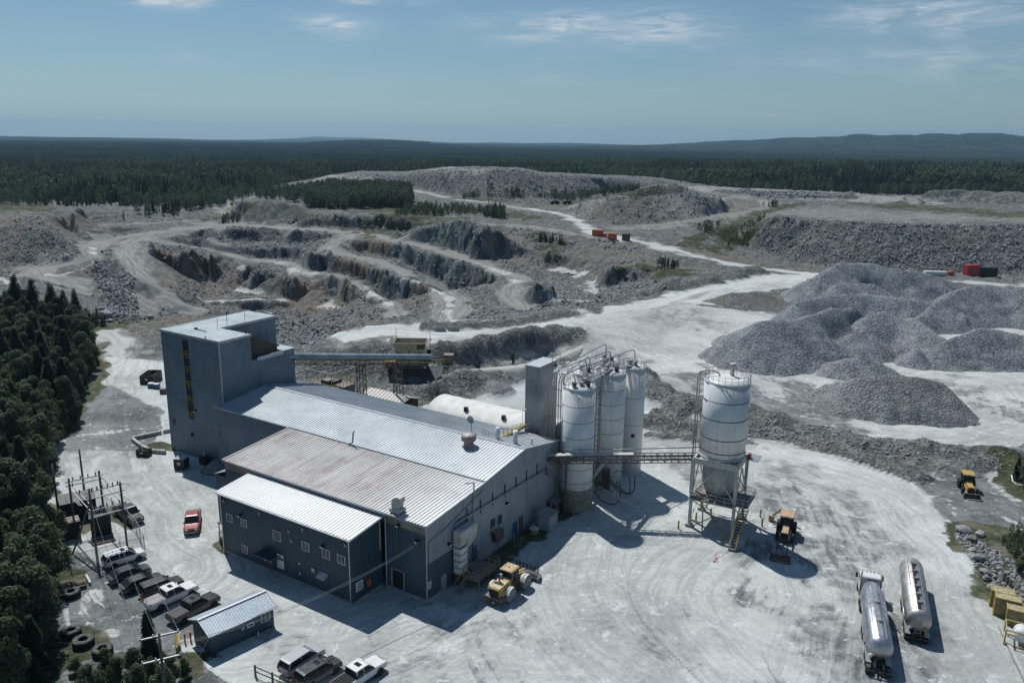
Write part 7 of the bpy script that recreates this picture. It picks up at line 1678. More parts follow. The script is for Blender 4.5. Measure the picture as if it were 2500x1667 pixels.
w = MB(); w.tube([Vector((0, 0, 2.0)) + d * 2, D * .5 + Vector((0, 0, 2.0)), D + Vector((0, 0, 2.2))], .09, 8); w.tube([Vector((0, 0, .35)) - d * .3, D + Vector((0, 0, .35))], .16, 8); w.tube([s * .5 + Vector((0, 0, .9)), s * .5 + D + Vector((0, 0, .9))], .12, 8); w.build('pipes', M_STEEL, pb)
w = MB().bar(Vector((0, 0, 1.25)) - d * .6, Vector((0, 0, 1.25)) + d * 12.5, 1.05, .05); w.build('cover_sheets', M_CREAM, pb)
for fr_, wd_ in ((.115, .32), (.965, .4)):
    a = D * fr_; b = Vector((a.x, a.y, -P0.z)); MB().bar(b, a, wd_, .3).build('post', M_RUST, pb)

# ================================================================ CONVEYOR AND CRUSHER
CA = Vector((-40.2, 141.4, 16.0)); CB = Vector((-13.4, 163.6, 10.2)); cvd = CB - CA
cv = empty('conveyor', tuple(CA), 0, "covered belt conveyor on lattice legs climbing to the blue tower", 'conveyor')
d = cvd.normalized(); s = d.cross(Vector((0, 0, 1))).normalized() * .75
def hood():
    w = MB(); n = 10; m = 60; b0 = -d * 1.0; L = cvd * .90
    for i in range(m + 1):
        for k in range(n + 1):
            a = math.pi * k / n; r = .80 + (.03 if i % 2 else 0); w.v.append(tuple(b0 + L * (i / m) + s.normalized() * (r * math.cos(a)) + Vector((0, 0, .05 + r * math.sin(a)))))
    for i in range(m):
        for k in range(n): q = i * (n + 1) + k; w.f.append([q, q + 1, q + n + 2, q + n + 1]); w.sm.append(True)
    return w
hood().build('hood', sheet_mat('blue_hood', (.15, .21, .26), .4, .35, .2, dust=.3), cv)
w = MB(); n = 34; dn = Vector((0, 0, -1.15))
for q in (s, -s):
    w.bar(q, q + cvd, .1); w.bar(q + dn, q + dn + cvd, .1)
    for i in range(n + 1): a = cvd * (i / n) + q; w.bar(a, a + dn, .06)
    for i in range(n): a = cvd * (i / n) + q; b = cvd * ((i + 1) / n) + q; w.bar(a, b + dn, .05) if i % 2 else w.bar(a + dn, b, .05)
w.build('truss', M_RUST, cv); w = MB(); w.bar(dn + s * 1.3, dn + s * 1.3 + cvd, .5, .05); w.bar(dn * .3, dn * .3 + cvd * 1.02, 1.1, .04); w.build('belt_walkway', M_BLACKM, cv)
w = MB()
for q in (s * 1.6,):
    for h in (0, -.55): w.bar(q + Vector((0, 0, h)), q + Vector((0, 0, h)) + cvd, .04)
w.build('handrail', M_YEL, cv)
for fr_ in (.40, .64):
    a = cvd * fr_ + dn; base = Vector((0, 0, gh(CA.x + a.x, CA.y + a.y) - CA.z)); L_ = MB(); hw = .55
    cs = [s.normalized() * (hw * i) + d * (.9 * j) for i in (-1, 1) for j in (-.7, .7)]
    tops_ = [a + c for c in cs]; bots = [Vector((t_.x, t_.y, base.z)) + c * .35 for t_, c in zip(tops_, cs)]
    for t_, b_ in zip(tops_, bots): L_.bar(b_, t_, .16)
    m = 6
    for (i, j) in ((0, 1), (2, 3), (0, 2), (1, 3)):
        for k in range(m): a1 = bots[i].lerp(tops_[i], k / m); a2 = bots[j].lerp(tops_[j], (k + 1) / m); b2 = bots[j].lerp(tops_[j], k / m); L_.bar(a1, a2, .07); L_.bar(a1, b2, .07)
    L_.build('lattice_leg', M_RUST, cv)
w = MB(); w.box(-1.0, 1.0, -.9, .9, -1.2, .9); w.tube([(-1.0, 0, -.1), (1.0, 0, -.1)], .45, 10); hb = w.build('tail_drum', M_RUST, cv); hb.location = tuple(cvd)
w = MB(); w.prism([(-2.2, -1.4), (1.0, -1.4), (.4, -3.6), (-.7, -4.6)], -.8, .8); ch = w.build('chute', M_STEEL, cv); ch.location = tuple(cvd * .93); 
cr = empty('crusher', (-23.6, 178.0, 0), 0, "cream and rust feed hopper with jaw crusher at the plateau's edge", 'crusher')
zc0 = 3.6
M_TANC = plain('dusty_tan_steel', (.40, .35, .24), .7, 0, .4, dust=(.55, .52, .45, .6))
def hopper(mb, x0, x1, y0, y1, z0, z1, fl):
    mb.add([(x0 + fl, y0 + fl, z0), (x1 - fl, y0 + fl, z0), (x1 - fl, y1 - fl, z0), (x0 + fl, y1 - fl, z0), (x0, y0, z1), (x1, y0, z1), (x1, y1, z1), (x0, y1, z1)], [(0, 1, 5, 4), (1, 2, 6, 5), (2, 3, 7, 6), (3, 0, 4, 7)])
w = MB(); hopper(w, -3.4, 3.9, -2.2, 3.0, 7.2, 10.2, .7); o = w.build('feed_hopper', M_TANC, cr); sm = o.modifiers.new('plate', 'SOLIDIFY'); sm.thickness = .12
w = MB(); w.add([(-3.4, -2.2, 9.9), (-4.4, -1.8, 10.6), (-4.4, 2.6, 10.6), (-3.4, 3.0, 9.9)], [(0, 1, 2, 3)]); w.add([(3.9, -2.2, 9.9), (4.9, -1.8, 10.2), (4.9, 2.6, 10.2), (3.9, 3.0, 9.9)], [(0, 1, 2, 3)]); w.add([(2.0, -2.25, 9.9), (3.9, -2.25, 9.9), (2.9, -1.25, 7.6), (1.9, -1.3, 7.6)], [(0, 1, 2, 3)]); o = w.build('wing_plates', M_RUST, cr); sm = o.modifiers.new('plate', 'SOLIDIFY'); sm.thickness = .1
w = MB(); w.box(-2.6, 2.6, -1.6, 2.2, zc0 + 1.2, 7.3); w.build('crusher_body', M_TANC, cr, bevel=.05)
w = MB()
for a, b in ((-2.6, -1.6), (2.7, -1.6), (-2.6, 2.2), (2.7, 2.2), (0, -1.6)): w.box(a - .15, a + .15, b - .15, b + .15, 2, 8.6)
w.box(-5.5, 6.5, -2.2, 2.6, zc0 + .7, zc0 + .95); w.build('frame', M_RUST, cr)
w = MB(); w.box(-5.4, -2.7, -2.1, 1, zc0 + .95, zc0 + 2.3); w.build('motor_guard', plain('dirty_ochre', (.30, .19, .05), .6, 0, .4), cr, bevel=.04)
w = MB(); w.lathe([(.95, -1.9), (.95, -1.5)], 18, (4.4, 0, zc0 + 2.4), axis='y'); w.lathe([(.6, -2.1), (.6, -1.4)], 14, (5.8, 0, zc0 + 1.8), axis='y'); w.box(3.3, 6.4, -1.4, 1.5, zc0 + .95, zc0 + 1.7); w.build('flywheel', M_BLACKM, cr)
w = MB(); w.bar((4, -.5, zc0 + 1.4), (9.2, -1.2, zc0 + .7), 1.2, .35); w.bar((4, -1.2, zc0 + 2.0), (8.6, -1.8, zc0 + 1.6), .2); w.build('discharge_belt', M_BLACKM, cr)
w = MB()
for q in np.linspace(-5.4, 6.4, 11): w.bar((q, -2.15, zc0 + .95), (q, -2.15, zc0 + 2.0), .06)
w.bar((-5.4, -2.15, zc0 + 2.0), (6.4, -2.15, zc0 + 2.0), .06); w.bar((-5.4, -2.15, zc0 + 1.5), (6.4, -2.15, zc0 + 1.5), .05)
for q in np.linspace(6.8, 12, 6): w.bar((q, 3, 7.6), (q, 3, 8.8), .06)
w.bar((6.8, 3, 8.8), (12, 3, 8.8), .06); w.build('railing', M_STEEL, cr)
for a, b, h in ((-3.2, 1.4, 13.0), (4.6, 1.8, 12.6)):
    w = MB(); w.tube([(a, b, 6), (a, b, h)], .06, 6); w.box(a - .12, a + .12, b - .2, b + .1, h - 2.6, h - 2.0); w.build('lamp_mast', M_STEEL, cr)
w = MB().box(3.9, 4.8, .8, 1.6, 7.0, 7.9); w.build('control_box', M_BLACKM, cr)
for q in (-.6, 2.6):
    wb = hit(1074 + (q + .6) * 10.2, 806, H); o = empty('concrete_barrier', tuple(wb), .05, "pale concrete barrier block on the crusher plateau, %s one" % ('left' if q < 0 else 'right'), 'barrier', 'plateau barriers'); MB().prism([(-.35, 0), (.35, 0), (.15, .5), (.12, 1.0), (-.12, 1.0), (-.15, .5)], -1.4, 1.4, 'xz').build('block', M_CONC, o); o.rotation_euler = (0, 0, math.pi / 2 + .05)
# ================================================================ VEHICLES (x forward, wheels on z = 0)
def carpaint(name, col, rough=.38, dust=.25):
    m = new_mat(name); t = NT(m); p = t.obj(); nz = t.sepx(p)[2]; n = t.noise(p, 2.2, 5, .65)
    low = t.math('MULTIPLY', t.map(nz, .95, .25), .8); f = t.math('MULTIPLY', t.math('ADD', t.math('MULTIPLY', t.map(n, .35, .7), dust), low), .75, True)
    c = t.mix(f, col, (.34, .33, .32)); t.out(c, t.map(f, 0, .8, rough, .7), 0.0, None, .5); t.b.inputs['Coat Weight'].default_value = .12; t.b.inputs['Coat Roughness'].default_value = .3; return m
PAINT = {'white': carpaint('white_car_paint', (.72, .73, .74)), 'black': carpaint('black_car_paint', (.012, .013, .016), .36, .12), 'charcoal': carpaint('charcoal_car_paint', (.035, .038, .043), .25, .18), 'red': carpaint('red_car_paint', (.26, .010, .014), .42, .1), 'silver': carpaint('silver_car_paint', (.42, .44, .46), .3, .15)}
M_LAMP = plain('headlamp_glass', (.62, .64, .66), .15, 0, .1); M_TAIL = plain('tail_lamp', (.30, .015, .015), .25, 0, .1); M_ALLOY = plain('alloy_rim', (.32, .33, .34), .35, .6, .3)
def loft(mb, st, smooth=False):
    """st: (x, z_low, z_high, half width low, half width high)"""
    rings = []
    for x, zl, zh, wl, wh in st:
        zm = zl + (zh - zl) * .45; wm = max(wl, wh) * 1.0
        rings.append([(x, -wl * .9, zl), (x, -wm, zl + (zh - zl) * .18), (x, -wm, zm), (x, -wh, zh - (zh - zl) * .07), (x, -wh * .9, zh), (x, wh * .9, zh), (x, wh, zh - (zh - zl) * .07), (x, wm, zm), (x, wm, zl + (zh - zl) * .18), (x, wl * .9, zl)])
    b = len(mb.v); n = 10
    for r in rings: mb.v += r
    for i in range(len(rings) - 1):
        for k in range(n): q = b + i * n + k; q2 = b + i * n + (k + 1) % n; mb.f.append([q, q2, q2 + n, q + n]); mb.sm.append(smooth)
    mb.f.append([b + k for k in range(n)][::-1]); mb.f.append([b + (len(rings) - 1) * n + k for k in range(n)]); mb.sm += [False, False]; return mb
def wheel(root, x, y, r, w, side, rim=None, name='wheel'):
    o = MB().lathe([(r * .62, -w / 2), (r * .93, -w / 2), (r, -w / 2 + .04), (r, w / 2 - .04), (r * .93, w / 2), (r * .62, w / 2)], 22, axis='y').build(name, M_RUBBER, root); o.location = (x, y, r)
    MB().lathe([(r * .63, -w * .36), (r * .3, -w * .42), (r * .12, -w * .46), (r * .12, w * .46), (r * .3, w * .42), (r * .63, w * .36)], 18, axis='y').build('rim', rim or M_ALLOY, o); return o
def car(kind, paint, px, py, ang, label, cover=None, gloc=None):
    """kind: pickup, suv, sedan"""
    w_ = np.array(gloc) if gloc is not None else G(px, py, 0); z = gh(w_[0], w_[1])
    o = empty('pickup_truck' if kind == 'pickup' else 'parked_car', (w_[0], w_[1], z + .02), math.radians(ang), label, {'pickup': 'pickup truck', 'suv': 'suv', 'sedan': 'car'}[kind], 'parked vehicles'); P_ = PAINT[paint]; o.scale = (1.07, 1.07, 1.05)
    if kind == 'pickup':
        L = 5.85; hw = 1.0; bl = 1.18
        MB_ = loft(MB(), [(2.9, .5, .92, .82, .80), (2.75, .42, 1.08, .94, .90), (1.15, .38, 1.17, .98, .92), (.95, .38, bl, .99, .95), (-1.0, .38, bl, .99, .95), (-1.02, .38, bl, .99, .95), (-2.8, .42, bl, .98, .95), (-2.95, .5, 1.1, .93, .92)]); MB_.build('body', P_, o, bevel=.02)
        gh_ = [(1.38, bl - .02, bl, .93, .92), (.62, bl - .02, 1.88, .94, .80), (-.88, bl - .02, 1.90, .94, .80), (-1.04, bl - .02, bl + .2, .93, .90)]
        rf = [(.70, 1.82, 1.89, .79, .76), (.45, 1.86, 1.96, .80, .76), (-.8, 1.86, 1.96, .80, .76), (-.95, 1.82, 1.90, .79, .76)]; wx = (1.85, -1.85); r = .40
        if cover: MB().box(-2.85, -1.05, -.88, .88, 1.14, 1.215).build('bed_cover', cover, o, bevel=.02)
        else: MB().box(-2.82, -1.1, -.84, .84, 1.10, 1.195).build('cargo_bed', M_DARK, o)
    elif kind == 'suv':
        loft(MB(), [(2.42, .45, .82, .74, .74), (2.25, .36, .98, .90, .84), (1.2, .32, 1.08, .95, .88), (.9, .32, 1.10, .96, .91), (-1.9, .32, 1.12, .95, .91), (-2.35, .42, 1.05, .86, .85)]).build('body', P_, o, bevel=.02); bl = 1.1
        gh_ = [(1.36, bl - .05, bl, .90, .89), (.55, bl - .05, 1.70, .90, .75), (-1.95, bl - .05, 1.70, .90, .75), (-2.33, bl - .05, bl + .05, .87, .85)]
        rf = [(.62, 1.66, 1.73, .74, .71), (.35, 1.68, 1.80, .75, .71), (-1.9, 1.68, 1.78, .75, .71), (-2.15, 1.63, 1.71, .74, .69)]; wx = (1.45, -1.42); r = .36
    else:
        loft(MB(), [(2.38, .42, .68, .74, .72), (2.2, .3, .82, .88, .80), (1.2, .28, .94, .92, .84), (.9, .28, .96, .92, .88), (-1.5, .28, .99, .92, .88), (-2.3, .36, .97, .86, .82)]).build('body', P_, o, bevel=.02); bl = .97
        gh_ = [(1.3, bl - .05, bl, .86, .85), (.4, bl - .05, 1.40, .87, .70), (-1.15, bl - .05, 1.40, .87, .70), (-2.0, bl - .05, bl + .03, .84, .80)]
        rf = [(.45, 1.36, 1.42, .69, .66), (.1, 1.38, 1.49, .70, .66), (-1.05, 1.38, 1.48, .70, .66), (-1.35, 1.31, 1.39, .69, .64)]; wx = (1.4, -1.35); r = .33
    loft(MB(), gh_).build('window_glass', M_TINT, o); ro = loft(MB(), rf).build('roof', P_, o, bevel=.015)
    if paint in ('white', 'charcoal') and kind != 'sedan': MB().box(-.35, .12, -.38, .38, rf[1][2] - .005, rf[1][2] + .012).build('sunroof', M_TINT, ro)
    pl = MB()
    for s in (-1, 1):
        g = gh_; pl.bar((g[0][0] - .05, s * g[0][4] * .93, bl), (g[1][0], s * g[1][4] * .98, g[1][2]), .07); pl.bar((g[3][0] + .05, s * g[3][4] * .97, bl), (g[2][0], s * g[2][4] * .98, g[2][2]), .1); m_ = (g[1][0] + g[2][0]) / 2; pl.bar((m_, s * .905 * g[1][3] / .88, bl), (m_, s * g[1][4] * 1.0, g[1][2]), .07)
    pl.build('pillars', P_, o)
    fx = {'pickup': 2.9, 'suv': 2.4, 'sedan': 2.34}[kind]; lz = {'pickup': .88, 'suv': .76, 'sedan': .62}[kind]
    for s in (-1, 1):
        for x in wx:
            MB().lathe([(r * 1.17, -.02), (r * 1.17, .0)], 20, axis='y').build('wheel_arch', M_DARK, o, loc=(x, s * .985 if kind == 'pickup' else s * .945, r * 1.02)); wheel(o, x, s * (.87 if kind == 'pickup' else .83), r, .25, s)
        MB().box(fx - .18, fx + .01, s * .58 - .16, s * .58 + .16, lz - .08, lz + .1).build('headlight', M_LAMP, o, bevel=.02)
        q = -fx if kind != 'sedan' else -2.26
        MB().box(q - .03, q + .1, s * .74 - .1, s * .74 + .1, lz, lz + .36 if kind != 'sedan' else lz + .2).build('tail_light', M_TAIL, o, bevel=.02)
        MB().box(gh_[0][0] - .25, gh_[0][0] - .08, s * .98 - .1, s * .98 + .1, bl + .02, bl + .2).build('mirror', P_, o, bevel=.02)
    MB().box(fx - .05, fx + .035, -.44, .44, lz - .24, lz + .08).build('grille', M_BLACKM, o); MB().box(fx - .1, fx + .08, -.8, .8, lz - .42, lz - .26).build('bumper', M_ALLOY if kind == 'pickup' else P_, o, bevel=.02); MB().box(-fx - .02, -fx + .1, -.8, .8, .42, .58).build('rear_bumper', M_ALLOY if kind == 'pickup' else P_, o, bevel=.02)
    MB().box(-fx - .035, -fx - .018, -.16, .16, .62, .74).build('licence_plate', M_WHITE, o); return o
M_TONN = plain('grey_tonneau', (.19, .19, .185), .8, 0, .2)
def mid(a, b): return ((a[0] + b[0]) / 2, (a[1] + b[1]) / 2)
car('pickup', 'black', 0, 0, -42, "black pickup facing the red one, parked outside the substation fence", gloc=(-56.4, 108.4))
car('pickup', 'red', 0, 0, -72, "red pickup with a grey bed cover by the office porch", M_TONN, gloc=(-46.1, 106.2))
car('suv', 'white', 0, 0, 43, "white suv with a sunroof at the top of the parking row", gloc=(-51.2, 95.9))
car('sedan', 'charcoal', 0, 0, 45, "dark saloon next to the white suv, second in the parking row", gloc=(-48.7, 92.0))
car('sedan', 'black', 0, 0, 44, "glossy black saloon, third in the parking row", gloc=(-46.2, 89.9))
car('suv', 'black', 0, 0, 45, "black suv between the black saloon and the white pickup", gloc=(-43.2, 88.8))
car('pickup', 'white', 0, 0, 52, "white crew-cab pickup with sunroof and covered bed in the parking row", plain('pale_cover', (.30, .30, .295), .7), gloc=(-41.1, 86.9))
car('pickup', 'charcoal', 0, 0, 57, "charcoal pickup tucked behind the small shed", plain('dark_cover', (.06, .055, .055), .7), gloc=(-37.4, 84.4))
car('suv', 'silver', 0, 0, 55, "silver suv in the lower group of three vehicles", gloc=(-22.1, 74.9))
car('suv', 'charcoal', 0, 0, 50, "charcoal suv between the silver suv and the lower white pickup", gloc=(-19.9, 73.0))
car('pickup', 'white', 0, 0, 52, "white pickup at the frame's lower edge with an open black bed", gloc=(-15.5, 72.5))

# ---- tank trailers -----------------------------------------------------------
def metal_tank(name, tint, rough):
    m = new_mat(name); t = NT(m); p = t.obj(); n = t.noise(t.scale(p, (.25, 1, 1)), 1.6, 5, .65); f = t.noise(p, 3, 4, .7)
    nz = t.sepx(t.n('ShaderNodeNewGeometry').outputs['Normal'])[2]
    c = t.mix(t.map(n, .3, .7), tuple(v * .8 for v in tint), tint); c = t.mix(t.math('MULTIPLY', t.map(f, .4, .7), .3), c, (.55, .55, .54)); return t.out(c, t.map(n, .3, .7, rough, rough + .2), .8, None)
M_TK1 = metal_tank('brushed_tank', (.50, .52, .56), .3); M_TK2 = metal_tank('dull_tank', (.52, .50, .48), .42)
def tanker(label, rear, front, tractor, mat, hatches, side):
    r0 = np.array(rear); f0 = np.array(front); d = f0 - r0; L = float(np.linalg.norm(d)); o = empty('tank_trailer' if not tractor else 'tanker_truck', (r0[0], r0[1], gh(*r0)), math.atan2(d[1], d[0]), label, 'tanker')
    R = 1.38; z = 2.5
    prof = [(.2, -.32), (.7, -.27), (1.05, -.13), (R, .12), (R, L - .5), (R * .98, L - .25), (1.0, L), (.6, L + .12), (.2, L + .15)] if side else [(.2, -.5), (.6, -.42), (1.0, -.2), (R, .2), (R, L * .55), (R, L - 2.4), (.98, L - .5), (.7, L - .1), (.2, L)]
    b = MB().lathe(prof, 40, axis='x'); b.v = [(x, y, zz + z) for x, y, zz in b.v]; b.build('tank', mat, o)
    for x in np.linspace(.6, L - 1.2, 5): MB().tube([(x, R * 1.008 * math.cos(a), z + R * 1.008 * math.sin(a)) for a in np.linspace(-.3, math.pi + .3, 21)], .025, 4).build('band', M_STEEL, o)
    for s in (-1, 1): MB().box(.3, L - .8, s * .62 - .02, s * .62 + .02, z + R * .87, z + R * .87 + .12).build('spill_rail', M_STEEL, o)
    MB().box(.3, L - 1.5, -.16 if side else -.25, .2 if side else .25, z + R - .01, z + R + .05).build('catwalk', M_BLACKM if side else M_STEEL, o)
    for x in hatches: h = MB().lathe([(.26, z + R), (.26, z + R + .16), (.2, z + R + .24)], 14, (x, -.1, 0)).build('hatch', M_STEEL, o); MB().tube([(x - .3, -.4, z + R + .1), (x - .3, -.4, z + R + .3), (x - .3, .3, z + R + .3), (x - .3, .3, z + R + .1)], .03, 5).build('hatch_bar', M_BLACKM, h)
    w = MB()
    for s in (-1, 1): w.box(-1.5 if not side else -.6, L + (.3 if tractor else 0), s * .5 - .07, s * .5 + .07, .95, 1.2)
    for x in np.linspace(-.5, L - 1, 9): w.box(x - .05, x + .05, -.5, .5, .98, 1.12)
    w.box(-1.6 if not side else -.65, -1.45 if not side else -.5, -1.22, 1.22, .55, .75); w.box(-1.6 if not side else -.65, -1.45 if not side else -.5, -.5, -.35, .7, 1.3); w.box(-1.6 if not side else -.65, -1.45 if not side else -.5, .35, .5, .7, 1.3)
    w.bar((-1.5 if not side else -.5, .4, 1.2), (-.1, .4, 1.8), .1); w.bar((-1.5 if not side else -.5, -.4, 1.2), (-.1, -.4, 1.8), .1); w.build('chassis', M_BLACKM, o)
    for s in (-1, 1):
        for x in ((-.9, .4, 1.7, 5.6, 6.9) if not side else (.1, 1.35, 2.6, 6.2, 7.4)): wheel(o, x, s * 1.0, .5, .52, s, M_WHITE if side else M_STEEL)
        MB().box(3.2, 5.0, s * .95 - .25, s * .95 + .25, .55, 1.1).build('side_locker', M_STEEL, o); MB().box(-1.58 if not side else -.68, -1.54 if not side else -.645, s * .9 - .12, s * .9 + .12, .58, .72).build('tail_light', M_TAIL, o)
        for x in (1.0, 6.4): MB().box(x - 1.6, x + 1.6, s * 1.0 - .28, s * 1.0 + .28, 1.04, 1.10).build('mudguard', M_STEEL, o)
    if side:
        MB().box(-.36, -.30, -.9, -.55, 1.6, 2.0).build('hazard_placard', M_YEL, o); w = MB()
        for k in range(4): w.bar((-.45, -.3, 1.3 + k * .4), (-.45, .3, 1.3 + k * .4), .05)
        w.bar((-.45, -.3, 1.2), (-.45, -.3, 3.6), .05); w.bar((-.45, .3, 1.2), (-.45, .3, 3.6), .05); w.build('rear_ladder', M_STEEL, o)
        for s in (1, -1): MB().lathe([(.12, 0), (.12, 5)], 8, (2, s * 1.25, 1.5), axis='x').build('hose_tube', M_STEEL, o)
        for x in (L - 1, L - 1.4):
            for s in (-1, 1): MB().box(x, x + .15, s * .8 - .07, s * .8 + .07, 0, 1).build('landing_leg', M_BLACKM, o)
    else: MB().bar((L * .62, -1.3, 1.4), (L * .62 - 1.6, -2.9, .9), .12).build('hose_arm', M_TEAL, o)
    if tractor:
        X = L - .2; c = MB(); c.prism([(X + .9, 1.0), (X + 2.9, 1.0), (X + 2.9, 2.2), (X + 2.6, 3.25), (X + .9, 3.35)], -1.2, 1.2); c.build('cab', PAINT['white'], o, bevel=.12)
        MB().box(X + .86, X + .9, -.55, .55, 2.3, 3.0).build('rear_window', M_TINT, o)
        MB().prism([(X + 2.86, 2.3), (X + 2.95, 2.28), (X + 2.68, 3.15), (X + 2.6, 3.12)], -1.05, 1.05).build('windscreen', M_TINT, o); MB().prism([(X + 2.9, .9), (X + 4.3, .9), (X + 4.35, 1.9), (X + 2.9, 2.2)], -.95, .95).build('bonnet', PAINT['white'], o, bevel=.1)
        MB().box(X - 2.2, X + 3.2, -.45, .45, .75, 1.05).build('tractor_frame', M_BLACKM, o)
        for s in (-1, 1):
            MB().tube([(X + .55, s * 1.15, .9), (X + .55, s * 1.15, 4.1)], .09, 8).build('exhaust_stack', M_ALLOY, o); MB().box(X + 2.55, X + 2.75, s * 1.5 - .12, s * 1.5 + .12, 2.2, 2.8).build('mirror', M_BLACKM, o); MB().box(X + 1.5, X + 2.4, s * 1.2 - .012, s * 1.2 + .012, 2.3, 3.0).build('side_window', M_TINT, o)
            for x in (X - 1.6, X - .3, X + 3.5): wheel(o, x, s * (.95 if x < X + 3 else 1.05), .5, .52 if x < X + 3 else .3, s)
            for k in range(3): pass
        for k in (-.9, -.45, 0, .45, .9): MB().box(X + 2.3, X + 2.42, k - .06, k + .06, 3.33, 3.41).build('roof_marker', M_ORANGE, o)
    return o
tanker("tanker truck with a white cab and brushed steel tank, left of the two", (40.1, 75.6), (44.6, 88.2), True, M_TK1, (3.2, 7.2), 0)
tanker("parked tank trailer with six top hatches and no tractor, right of the two", (46.9, 80.9), (51.9, 93.2), False, M_TK2, (1.8, 3.7, 5.6, 7.5, 9.4, 11.3), 1)

# ---- wheel loader --------------------------------------------------------------
M_CAT = plain('loader_yellow', (.48, .29, .045), .5, 0, .25, dust=(.62, .60, .54, .75)); M_TIREW = plain('dust_caked_tyre', (.24, .24, .235), .9, 0, .35, scale=2)
ld = empty('wheel_loader', (0.15, 90.0, 0), math.radians(58), "large dusty yellow wheel loader beside the mill's corner", 'wheel loader')
def lwheel(x, y, r, w, root, mat=None):
    o = MB().lathe([(r * .5, -w / 2), (r * .9, -w / 2), (r, -w / 2 + .1), (r, w / 2 - .1), (r * .9, w / 2), (r * .5, w / 2)], 26, axis='y').build('wheel', mat or M_TIREW, root); o.location = (x, y, r); t = MB()
    for k in range(20): a = 6.2832 * k / 20; t.bar((math.cos(a) * r * 1.0, -w * .45, math.sin(a) * r), (math.cos(a + .1) * r * 1.0, w * .45, math.sin(a + .1) * r), .09, .07, up=(math.cos(a), 0, math.sin(a)))
    t.build('tread', mat or M_TIREW, o); MB().lathe([(r * .52, -w * .3), (r * .3, -w * .4), (.1, -w * .46), (.1, w * .46), (r * .3, w * .4), (r * .52, w * .3)], 16, axis='y').build('rim', M_CREAM if mat is None else M_YEL, o)
for x in (-1.8, 1.8):
    for y in (-1.18, 1.18): lwheel(x, y, .92, .72, ld)
MB().prism([(-3.6, 1.2), (-.9, 1.2), (-.6, 2.5), (-3.3, 2.35), (-3.6, 2.1)], -.78, .78).build('engine_cover', M_CAT, ld, bevel=.06)
MB().box(-3.68, -3.61, -.66, .66, 1.2, 2.1).build('radiator_grille', M_BLACKM, ld); MB().box(-3.9, -3.0, -1.3, 1.3, .75, 1.15).build('counterweight', M_RUST, ld, bevel=.08)
MB().box(-2.7, -2.3, -.6, .6, 2.42, 2.46).build('air_intake', M_BLACKM, ld); MB().tube([(-2.0, .3, 2.4), (-2.0, .3, 3.2), (-2.15, .3, 3.35)], .1, 8).build('exhaust_stack', M_BLACKM, ld); MB().lathe([(.2, 2.45), (.22, 2.9), (.1, 3.0)], 10, (-1.3, .5, 0)).build('pre_cleaner', M_CREAM, ld)
MB().box(-.9, .6, -.8, .8, .9, 1.9).build('centre_frame', M_RUST, ld); MB().box(.6, 2.9, -.55, .55, .7, 1.6).build('front_frame', M_CAT, ld, bevel=.05)
c = MB(); c.prism([(-.85, 1.9), (.75, 1.9), (.7, 3.3), (-.8, 3.3)], -.75, .75); c.build('cab_glass', M_TINT, ld)
w = MB()
for x, y in ((-.85, -.77), (-.85, .77), (.75, -.77), (.75, .77), (0, -.78), (0, .78)): w.bar((x, y, 1.85), (x, y, 3.35), .1)
w.build('cab_posts', M_BLACKM, ld); MB().box(-1.05, .95, -.95, .95, 3.3, 3.48, .06).build('cab_roof', M_CAT, ld, bevel=.06); w = MB(); w.box(-.8, .7, -.72, -.62, 3.48, 3.52); w.box(-.8, .7, .62, .72, 3.48, 3.52); w.build('roof_rib', M_YEL, ld); MB().lathe([(.07, 3.48), (.07, 3.7)], 8, (-.2, 0, 0)).build('beacon', M_ORANGE, ld)
for y in (-1.2, 1.2):
    for x in (-1.8, 1.8): MB().tube([(x + 1.06 * math.cos(a), y, .92 + 1.06 * math.sin(a)) for a in np.linspace(.5, 2.7, 9)], .05, 4).build('fender_edge', M_CREAM, ld); f = MB(); A_s = np.linspace(.5, 2.75, 9); f.v = [(x + 1.05 * math.cos(a), y + s, .92 + 1.05 * math.sin(a)) for a in A_s for s in (-.4, .4)]; f.f = [[2 * i, 2 * i + 1, 2 * i + 3, 2 * i + 2] for i in range(8)]; f.sm = [True] * 8; f.build('fender', M_CREAM, ld)
w = MB()
for y in (-.5, .5): w.bar((1.0, y, 2.0), (2.6, y, 1.6), .2, .4); w.bar((2.6, y, 1.6), (4.1, y, .75), .2, .35)
w.bar((1.6, 0, 1.9), (3.6, 0, 1.5), .18); w.bar((2.4, -.6, 1.5), (2.4, .6, 1.5), .2); w.build('lift_arm', M_CAT, ld)
